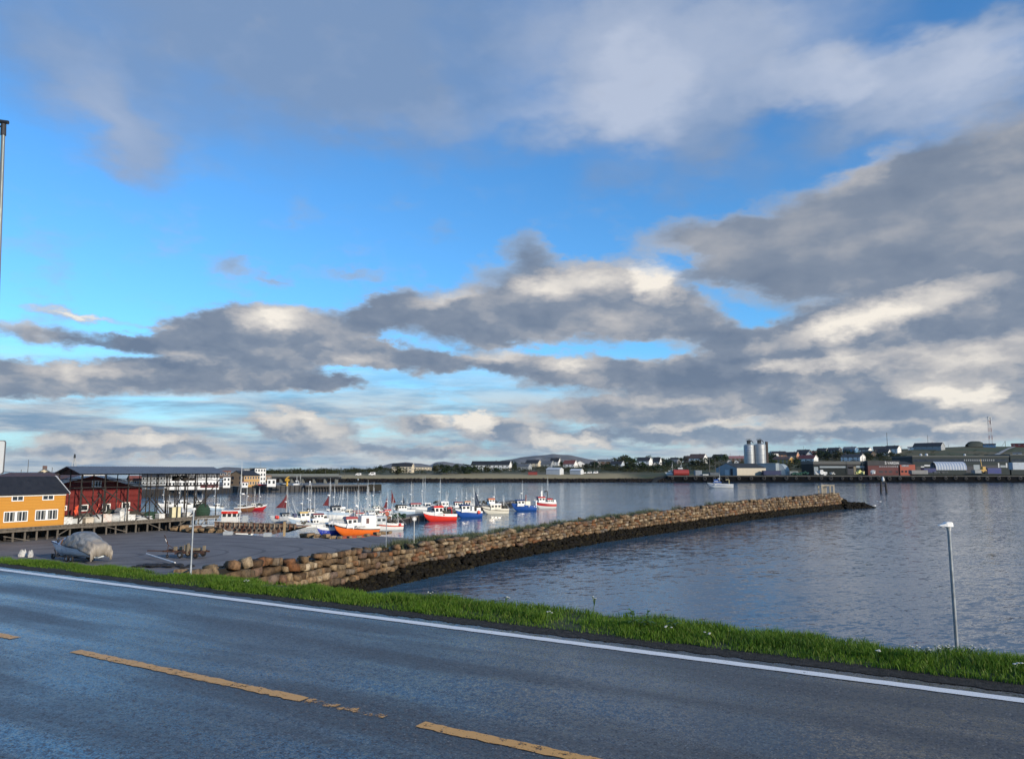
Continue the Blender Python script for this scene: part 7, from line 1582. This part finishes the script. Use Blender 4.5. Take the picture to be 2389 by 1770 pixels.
# track up the hill
tr_pts = [(1968, 462), (2010, 440), (2050, 418), (2090, 400), (2130, 386), (2165, 380)]; vs = []
for j, (x_, y_) in enumerate(tr_pts):
    wpx = [26, 20, 17, 14, 14, 12][j]
    for s_ in (-1, 1): q_ = on_land(*ps(7, x_ + s_ * wpx, y_ )); vs.append((q_.x, q_.y, far_z(q_.x, q_.y) + .8))
tag(MB().add(vs, [(2 * j, 2 * j + 1, 2 * j + 3, 2 * j + 2) for j in range(len(tr_pts) - 1)]).build('path', mat('gravel_track', (.26, .27, .27), .9, .1, .1)), kind='structure')

# ------------------------------------------------------------------ bushes and trees across the water
def crown_mesh(seed, n=420, flat=.75):
    r_ = np.random.default_rng(seed); cl = [(r_.normal(0, .42, 3) * (1, 1, .5 * flat) + (0, 0, .62), r_.uniform(.28, .5)) for _ in range(9)]
    V, Fc = [], []
    for i in range(n):
        c_, rad = cl[r_.integers(len(cl))]; d = r_.normal(size=3); d /= np.linalg.norm(d); p_ = np.array(c_) + d * rad * r_.uniform(.6, 1.05)
        if p_[2] < .03: p_[2] = .03 + r_.uniform(0, .1)
        a = r_.normal(size=3); a /= np.linalg.norm(a); b_ = np.cross(a, r_.normal(size=3)); b_ /= np.linalg.norm(b_); s_ = r_.uniform(.05, .12)
        k0 = len(V); V += [p_ - a * s_, p_ + b_ * s_ * .8, p_ + a * s_, p_ - b_ * s_ * .8]; Fc.append((k0, k0 + 1, k0 + 2, k0 + 3))
    return np.array(V), np.array(Fc)
def leaf_mat(name, lo, hi):
    m, t, b = new_mat(name); isl = t.new('ShaderNodeNewGeometry').outputs['Random Per Island']; oi = t.new('ShaderNodeObjectInfo').outputs['Random']
    c = t.mix(isl, lo, hi); c = t.mix(t.m('MULTIPLY', oi, .5), c, tuple(x * .55 for x in lo)); t.put(b.inputs['Base Color'], c); b.inputs['Roughness'].default_value = .8; b.inputs['Specular IOR Level'].default_value = .15; return m
LF = [leaf_mat('dark_willow_leaves', (.010, .022, .008), (.032, .055, .016)), leaf_mat('autumn_scrub_leaves', (.020, .028, .010), (.060, .060, .020))]
protos = []
for k in range(4):
    root = bpy.data.objects.new('tree', None); COL.objects.link(root); V, Fc = crown_mesh(k, 460)
    np_mesh('crown', V, Fc, LF[k % 2 if k < 3 else 0], root); MB().tube((0, 0, -.3), (.03, .02, .55), .07, .035, 6).tube((.02, 0, .3), (.3, .1, .75), .03, .015, 5).tube((.02, 0, .3), (-.25, -.1, .7), .03, .015, 5).build('trunk', mat('bark', (.05, .04, .03), .9), root); protos.append(root)
trees = []
qt = random.Random(17)
TL = [(5, 20, 208, 1.0), (5, 180, 250, 1.3), (5, 560, 200, 1.2), (5, 620, 206, 1.0), (5, 690, 180, 1.1), (5, 505, 226, 1.2), (5, 600, 246, 1.2), (5, 780, 240, 1.4), (5, 850, 226, 1.2), (5, 960, 222, 1.0), (5, 1040, 226, .8), (5, 1195, 190, 1.3), (5, 1590, 160, 1.1), (5, 1820, 200, 1.0), (5, 1700, 240, .8), (5, 1880, 190, 1.2), (5, 2095, 152, 1.3), (5, 2150, 150, 1.9), (5, 2200, 160, 1.5), (5, 1990, 200, 1.2), (5, 2180, 215, 1.3),
      (6, 230, 310, 1.7), (6, 340, 320, 1.4), (6, 500, 262, 1.6), (6, 655, 262, 1.2), (6, 650, 320, 1.3), (6, 850, 310, 1.4), (6, 700, 350, 1.5), (6, 960, 350, 1.5), (6, 1060, 352, 1.6), (6, 1130, 330, 1.4), (6, 1200, 300, 1.5), (6, 1290, 290, 1.4), (6, 300, 390, 1.5), (6, 430, 392, 1.5), (6, 560, 400, 1.4), (6, 1320, 262, 1.0), (6, 1780, 280, 1.5), (6, 1780, 330, 1.2),
      (9, 510, 600, 1.5), (9, 830, 640, 1.4), (9, 700, 690, 1.0), (9, 900, 700, 1.0), (9, 1090, 560, 1.5), (9, 1180, 575, 1.6), (9, 1310, 580, 1.7), (9, 1120, 530, 1.2), (9, 1450, 530, 1.3), (9, 1660, 560, 1.2), (9, 1690, 590, 1.3), (9, 1850, 560, 1.2), (9, 1980, 550, 1.1), (9, 2050, 580, 1.0), (9, 960, 660, 1.0)]
used_l = {}
for i, (reg, x, y, sc) in enumerate(TL):
    px_, py_ = ps(reg, x, y); p = on_land(px_, py_); src = protos[i % 4]
    nb = min(HOUSES, key=lambda h_: abs(h_[0] - px_) + 2 * abs(h_[1] - py_)); core_ = nb[2]; core_ = ' '.join(core_.split(' with ')[0].split(' right of ')[0].split(' left of ')[0].split(' above ')[0].split(' below ')[0].split(', ')[0].split()[:7])
    side = 'left of' if px_ < nb[0] - 5 else 'right of' if px_ > nb[0] + 5 else 'before'
    kind_ = ['dark bushy tree', 'olive scrubby tree', 'dark spreading bush', 'dense dark bush'][i % 4]
    lb = f'{kind_} {side} the {core_}'; lb = lb.replace('the the', 'the')
    if lb in used_l: lb = lb.replace(side, 'lower down ' + side if used_l[lb] == 1 else 'farther off ' + side)
    used_l[lb] = used_l.get(lb, 0) + 1
    if i < 4: o = src
    else: o = src.copy(); COL.objects.link(o)
    if i >= 4:
        for ch in [c_ for c_ in src.children if c_.name.split('.')[0] in ('crown', 'trunk')]: c2 = ch.copy(); COL.objects.link(c2); c2.parent = o
    hgt = sc * 5.2; o.location = (p.x, p.y, p.z - .4); o.rotation_euler = (0, 0, qt.uniform(0, 6)); o.scale = (hgt * 1.35, hgt * 1.2, hgt); o.name = 'tree'
    tag(o, lb, 'tree', 'trees and tall bushes among the far houses'); trees.append(o)
# low scrub that reads as one mass
qs = np.random.default_rng(3); Vs, Fs, off = [], [], 0
base_cr = [crown_mesh(10 + k, 90) for k in range(5)]
def scrub(px0, px1, py0, py1, n, s0, s1):
    global off
    for _ in range(n):
        px_, py_ = qs.uniform(px0, px1), qs.uniform(py0, py1); p = on_land(px_, py_); V, Fc = base_cr[qs.integers(5)]; s_ = qs.uniform(s0, s1); a = qs.uniform(0, 6.28)
        M = np.array([[math.cos(a), -math.sin(a), 0], [math.sin(a), math.cos(a), 0], [0, 0, 1]]); Vs.append(V @ M.T * np.array([s_ * 1.8, s_ * 1.5, s_ * .85]) + np.array([p.x, p.y, p.z - .3])); Fs.append(Fc + off); off += len(V)
scrub(600, 790, 1103, 1109, 70, 3, 5.5); scrub(640, 880, 1099, 1104, 60, 3, 6); scrub(880, 1100, 1090, 1106, 70, 2, 4); scrub(1060, 1190, 1094, 1104, 45, 2, 4.5); scrub(1180, 1480, 1088, 1102, 110, 2, 4.5); scrub(1400, 1760, 1078, 1100, 190, 2.2, 5); scrub(1420, 1560, 1092, 1104, 60, 2, 4)
scrub(1790, 1900, 1072, 1100, 70, 2, 4.5); scrub(1850, 2110, 1058, 1076, 110, 1.8, 4); scrub(1700, 1900, 1062, 1074, 40, 2, 4); scrub(2110, 2389, 1050, 1064, 40, 1, 2.2); scrub(1900, 2140, 1068, 1078, 50, 1.8, 3.5)
tag(np_mesh('scrub_vegetation', np.concatenate(Vs), np.concatenate(Fs), LF[1]), kind='stuff')

# ------------------------------------------------------------------ town quay, bridge and buildings at the far left
TQ = 3.2
qa = [on_z(300, 1163, 0), on_z(341, 1159.5, 0), on_z(455, 1152.5, 0), on_z(579, 1148, 0), on_z(720, 1146.5, 0)]
pts = [(p.x, p.y) for p in qa] + [(qa[-1].x + 4, qa[-1].y + 45), (-150, 470), (-330, 520), (-330, 300)]
tag(MB().prism(pts, TQ - .5, TQ).prism([(x, y + .6) for x, y in pts], -1, TQ - .502).build('quay_ground', [mat('town_quay_top', (.13, .13, .125), .9, .2, .2)]), kind='structure')
tqw = thing('quay_piling', 'dark timber piling along the town quay front', 'piling', (0, 0, 0)); pm = MB()
for a_, b_ in zip(qa[:-1], qa[1:]):
    n_ = max(2, int((b_ - a_).length / 2.2))
    for k in range(n_): c_ = a_.lerp(b_, k / n_); MB().tube((c_.x, c_.y - .35, -1), (c_.x, c_.y - .35, TQ - .2 + .3 * (k % 3 == 0)), .28, None, 7).build('pile', TIMBERD, tqw)
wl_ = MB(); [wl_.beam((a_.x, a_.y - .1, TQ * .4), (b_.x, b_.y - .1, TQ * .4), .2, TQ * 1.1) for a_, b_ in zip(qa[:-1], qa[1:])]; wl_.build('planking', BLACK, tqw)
ja, jb = on_z(712, 1147, 0), on_z(889, 1145, 0); jd = (jb - ja); jl = jd.length
jt = thing('town_jetty', 'dark piled jetty reaching right from the town quay', 'jetty', ja, math.atan2(jd.y, jd.x))
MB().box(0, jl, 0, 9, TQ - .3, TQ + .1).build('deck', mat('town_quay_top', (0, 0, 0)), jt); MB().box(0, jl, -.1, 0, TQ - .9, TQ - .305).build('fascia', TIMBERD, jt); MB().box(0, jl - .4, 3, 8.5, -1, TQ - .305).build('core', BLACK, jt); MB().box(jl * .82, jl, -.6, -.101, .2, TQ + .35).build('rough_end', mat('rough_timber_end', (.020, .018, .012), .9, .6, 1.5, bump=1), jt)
for k in range(28): MB().tube((k * jl / 27.2 + .3, .2, -1), (k * jl / 27.2 + .3, .2, TQ - .31), .24, None, 7).build('pile', TIMBERD, jt)
for i, (f, lb) in enumerate(((.05, 'white mooring bollard near the trawler stern'), (.68, 'dark lantern post in the middle of the jetty'))):
    p = ja.lerp(jb, f); o = thing('jetty_post', lb, 'post', (p.x, p.y + 1, TQ + .1)); MB().tube((0, 0, 0), (0, 0, 1.4 + i), .2, .18, 8).build('shaft', WHITE if i == 0 else BLACK, o); MB().ball((0, 0, 1.6 + i), .45, 0, 8).build('cap', WHITE if i == 0 else GREYM, o)
br_a, br_b = on_y(624, 1108.5, 480), on_y(790, 1111.5, 480); bl_ = br_b.x - br_a.x
o = thing('road_bridge', 'long low grey road bridge behind the town jetty', 'bridge', (br_a.x, 480, br_a.z)); MB().box(-40, bl_, 0, 9, -1.0, 0).build('deck', mat('bridge_concrete', (.16, .165, .15), .85, .15, .1), o); MB().box(-40, bl_, -.15, .15, .02, .9).build('parapet', mat('bridge_rail', (.20, .22, .20), .7), o); MB().box(-40, bl_, 1.2, 7.5, -2.0, -1.004).build('girder', SHD, o)
for k in range(7): MB().box(k * bl_ / 6.4, k * bl_ / 6.4 + 1.0, 2, 7, -9, -2.003).build('pier', mat('bridge_concrete', (0, 0, 0)), o)
def tblock(reg, x0, x1, yr, ye, yb, Y, wc, rc, label, psi=0, ratio=.5, nw=5, lv=2, name='town_building', gable=True, wm=None):
    (ax, ar), (bx, ae), (_, ab) = ps(reg, x0, yr), ps(reg, x1, ye), ps(reg, x0, yb); p = on_y((ax + bx) / 2, ab, Y); k = Y / F; w = (bx - ax) * k; Lx = w / (math.cos(R(psi)) + ratio * abs(math.sin(R(psi)))); Wy = ratio * Lx; he, hr = (ab - ae) * k, (ab - ar) * k; x, y = Lx / 2, Wy / 2
    o = thing(name, label, 'building', (p.x, p.y, p.z - .3), -math.atan2(p.x, p.y) + R(psi), 'town buildings along the quay'); he += .3; hr += .3
    wmm = wm or boards('wall_' + wc, COLS[wc], .35, 2, .1); mb = MB().box(-x, x, -y, y, -.5, he)
    if gable and hr > he + .2: mb.add([(-x, -y, he), (-x, y, he), (-x, 0, hr), (x, -y, he), (x, y, he), (x, 0, hr)], [(0, 1, 2), (3, 5, 4)])
    mb.build('wall', wmm, o)
    if gable and hr > he + .2: slope_roof(MB(), -x - .3, x + .3, -y, y, he + .02, hr + .02, .22, .4).build('roof', mat('roof_' + rc, RCOL[rc], .7, .3, .6), o)
    else: MB().box(-x - .15, x + .15, -y - .15, y + .15, he + .003, he + .4).build('roof', mat('roof_' + rc, RCOL[rc], .7, .3, .6), o)
    for l_ in range(lv):
        for k2 in range(nw): window(o, -x + Lx * (k2 + .5) / nw, he * (l_ + .55) / lv, min(1.3, Lx / nw * .5), min(1.4, he / lv * .5), -y, -1, (1,), .08)
    if psi:
        sx = -1 if psi > 0 else 1
        for l_ in range(lv):
            for yy in (-.25, .25): f_ = MB().box(min(sx * x, sx * (x + .05)), max(sx * x, sx * (x + .05)), yy * Wy - .55, yy * Wy + .55, he * (l_ + .4) / lv, he * (l_ + .4) / lv + 1.2).build('window', GLASS, o)
    return o, x, y, he, hr
tblock(8, 20, 330, 268, 312, 425, 345, 'grey', 'black', 'grey building with black roof behind the red boathouse corner', 0, .4, 7, 2)
tblock(8, -190, 30, 305, 350, 430, 350, 'brown', 'rust', 'rust roofed building just visible above the red boathouse eave', 20, .5, 4, 1)
o, x, y, he, hr = tblock(8, 368, 1060, 258, 262, 465, 322, 'white', 'black', 'very long white quay building seen through the drying rack', 0, .22, 16, 2, gable=False); patch(o, -x, x, he * .62, he - .02, mat('dark_upper_cladding', (.035, .037, .042), .7), 'upper_cladding', -y - .06) if False else MB().box(-x, x, -y - .05, -y - .012, he * .70, he - .02).build('upper_cladding', mat('dark_upper_cladding', (.035, .037, .042), .7), o)
MB().box(x * .30, x * .98, -y - .06, -y - .014, .3, he * .26).build('red_skirt', mat('deep_red_sheeting', (0, 0, 0)), o)
tblock(8, 1056, 1248, 236, 240, 300, 352, 'brown', 'rust', 'reddish roofed building between the rack roof and the yellow warehouse', 0, .5, 4, 1)
tblock(8, 1150, 1244, 318, 322, 440, 326, 'white', 'grey', 'white two storey building with a large window left of the yellow warehouse', 0, .8, 2, 2, gable=False)
o, x, y, he, hr = tblock(8, 1236, 1648, 236, 296, 430, 372, 'yellow', 'black', 'yellow gabled warehouse with its shaded gable painted brown, below the white tower', 48, .88, 6, 2, 'gabled_warehouse')
MB().add([(-x - .03, -y, -.3), (-x - .03, y, -.3), (-x - .03, y, he), (-x - .03, 0, hr - .05), (-x - .03, -y, he)], [(0, 4, 3, 2, 1)]).build('shaded_gable', mat('brown_gable_shade', (.22, .15, .09), .8, .15, .4), o)  # shade on the left gable, put into the colour as a brown sheet
for (yy, z_) in ((-.28, .62), (.22, .62)): MB().box(-x - .08, -x - .035, yy * y * 2 - .7, yy * y * 2 + .7, he * z_, he * z_ + 1.5).build('window', GLASS, o)
o, x, y, he, hr = tblock(8, 1592, 1738, 196, 200, 425, 400, 'white', 'grey', 'white four storey tower with dark windows behind the yellow warehouse', 0, .9, 4, 4, 'white_tower', gable=False)
rl_ = MB(); [rl_.tube((x * f_, -y, he + .4), (x * f_, -y, he + 2.2), .05) for f_ in np.linspace(-1, 1, 8)]; rl_.tube((0, 0, he), (0, 0, he + 4.5), .08); rl_.build('roof_rail', GREYM, o)
tblock(8, 1520, 1596, 196, 200, 300, 402, 'dark', 'grey', 'dark lift block on the left flank of the white tower', 0, .9, 1, 1, gable=False)
tblock(8, 1440, 1530, 202, 204, 260, 430, 'grey', 'grey', 'pale flat building far behind the yellow warehouse roof', 0, .5, 4, 1, gable=False)
tblock(8, 1732, 1822, 296, 300, 345, 420, 'tan', 'rust', 'terracotta low building right of the white tower', 0, .6, 3, 1, gable=False)
tblock(8, 1770, 1886, 344, 348, 428, 366, 'white', 'grey', 'small white kiosk with a dark opening right of the white tower', 0, .5, 2, 1, gable=False)
tblock(8, 1415, 1495, 388, 392, 440, 356, 'white', 'pink', 'small white shed with red stripes before the yellow warehouse', 0, .5, 2, 1, gable=False)
(mx, mt), (_, mb_) = ps(8, 2047, 312), ps(8, 0, 432); p = on_y(mx, mb_, 364); h = (mb_ - mt) / F * 364
o = thing('yellow_crane', 'small yellow quay crane right of the white kiosk', 'crane', p); YLW = mat('crane_yellow', (.60, .34, .03), .5, .1, .5); MB().tube((0, 0, -.3), (0, 0, h * .75), .5, .4, 8).build('pedestal', YLW, o); MB().box(-.9, .9, -.6, .6, h * .5, h * .72).build('cab', YLW, o); MB().beam((-.6, 0, h * .78), (.9, 0, h), .45).build('jib', YLW, o)
for i, (x_, lb) in enumerate(((1700, 'red flat skiff ashore on the town quay'), (2010, 'dark workboat hull lying on the quay by the crane'))):
    boat('quay_boat', lb, ps(8, x_ - 70, 0)[0], ps(8, x_ + 60, 0)[0], 1131.5, RDD if i == 0 else BLK, GRY, D=.12, th=10, Y=368, group='small craft on the town quay', rails=False)
# roofs, poles and lattice peeping over the red boathouse
o, x, y, he, hr = tblock(1, 330, 436, 352, 386, 420, 190, 'cream', 'grey', 'house roof with a stout chimney peeping over the red boathouse', 90, .9, 2, 1); MB().box(-.6, .6, -.5, .5, hr - .4, hr + .9).build('chimney', mat('chimney_brick', (0, 0, 0)), o)
for x_, yt, lb in ((232, 270, 'thin mast rising behind the red boathouse roof'), (443, 335, 'short thin pole right of the chimney roof'), (175, 355, 'tiny pole left over the red boathouse ridge'), (96, 385, 'short pole left beyond the yellow house roof')): pole(x_ / 3.717, 1000 + yt / 3.717, 1130, lb, 185, .09, False, 'thin poles behind the boathouse')
(mx, mt), (_, mb_) = ps(1, 637, 255), ps(1, 0, 400); p = on_y(mx, mb_, 210); h = (mb_ - mt) / F * 210; o = thing('lattice_beacon', 'narrow lattice tower top rising above the rack roof', 'lattice tower', p)
lm = MB(); [lm.beam((sx * .9, sy * .9, -2), (sx * .12, sy * .12, h), .12) for sx in (-1, 1) for sy in (-1, 1)]; [lm.beam((-.9 * (1 - f_) - .1, -.9 * (1 - f_), h * f_), (.9 * (1 - f_) + .1, -.9 * (1 - f_), h * f_), .1) for f_ in (.3, .5, .7)]; lm.build('lattice', mat('pale_post', (0, 0, 0)), o); MB().lathe([(.3, h), (.25, h + .8), (.05, h + 1.2)], n=8).build('lantern', SHD, o)

# ------------------------------------------------------------------ distant hills
def hills(name, prof, Y, dpt, m):
    px0, px1 = prof[0][0], prof[-1][0]; n = 120; V = []; rows = 12
    for j in range(rows):
        f_ = j / (rows - 1)
        for i in range(n):
            px_ = px0 + (px1 - px0) * i / (n - 1); e = 1097 - np.interp(px_, [p_[0] for p_ in prof], [p_[1] for p_ in prof]); hz_ = H + e / F * Y
            yy = Y + (f_ - .5) * dpt; prof_z = math.sin(math.pi * min(1, f_ * .5 / .5 * .5 + 0)) if f_ <= 1 else 0
            z = hz_ * (math.sin(f_ * math.pi) ** .8) * (1 + .10 * mnoise.noise(Vector((px_ * .05, f_ * 6, 1))) * (1 if abs(f_ - .5) > .06 else .5)) if f_ not in (0, 1) else -5
            V.append(((px_ - CX) / F * Y * (1 + (f_ - .5) * dpt / Y), yy, z))
    Fq = np.array([(j * n + i, j * n + i + 1, (j + 1) * n + i + 1, (j + 1) * n + i) for j in range(rows - 1) for i in range(n - 1)])
    return tag(np_mesh(name, np.array(V), Fq, m, smooth=True), kind='structure')
HM = mat('bare_rock_hill', (.12, .115, .11), .95, .45, .004, dirt=(.24, .22, .21), dirt_amt=.3)
hills('hill', [(340, 1101), (420, 1099), (500, 1094), (530, 1088.5), (560, 1090), (600, 1095), (650, 1099), (700, 1101), (760, 1100), (800, 1099), (850, 1101), (900, 1100)], 7000, 1400, HM)
hills('mountain', [(800, 1101), (860, 1096), (915, 1080), (950, 1077.5), (985, 1081), (1005, 1085), (1020, 1077), (1035, 1075.5), (1060, 1080), (1100, 1084), (1160, 1076), (1215, 1067), (1250, 1063), (1290, 1058.5), (1325, 1061), (1370, 1070), (1410, 1078), (1460, 1088), (1560, 1098)], 7600, 1600, HM)
hills('hill', [(-500, 1096), (-200, 1093), (0, 1097), (60, 1101), (200, 1102), (340, 1103)], 6500, 1200, HM)
# ------------------------------------------------------------------ air: pale haze from here to the far hills
HZ = 1.8e-5
hm = bpy.data.materials.new('haze'); hm.use_nodes = True; nt = hm.node_tree; nt.nodes.clear()
pv = nt.nodes.new('ShaderNodeVolumePrincipled'); pv.inputs['Color'].default_value = (.72, .84, .96, 1); pv.inputs['Density'].default_value = HZ; pv.inputs['Anisotropy'].default_value = .2
ou = nt.nodes.new('ShaderNodeOutputMaterial'); nt.links.new(pv.outputs[0], ou.inputs['Volume'])
tag(MB().box(-8000, 8000, -300, 9200, -8, 260).build('haze', hm), kind='stuff')
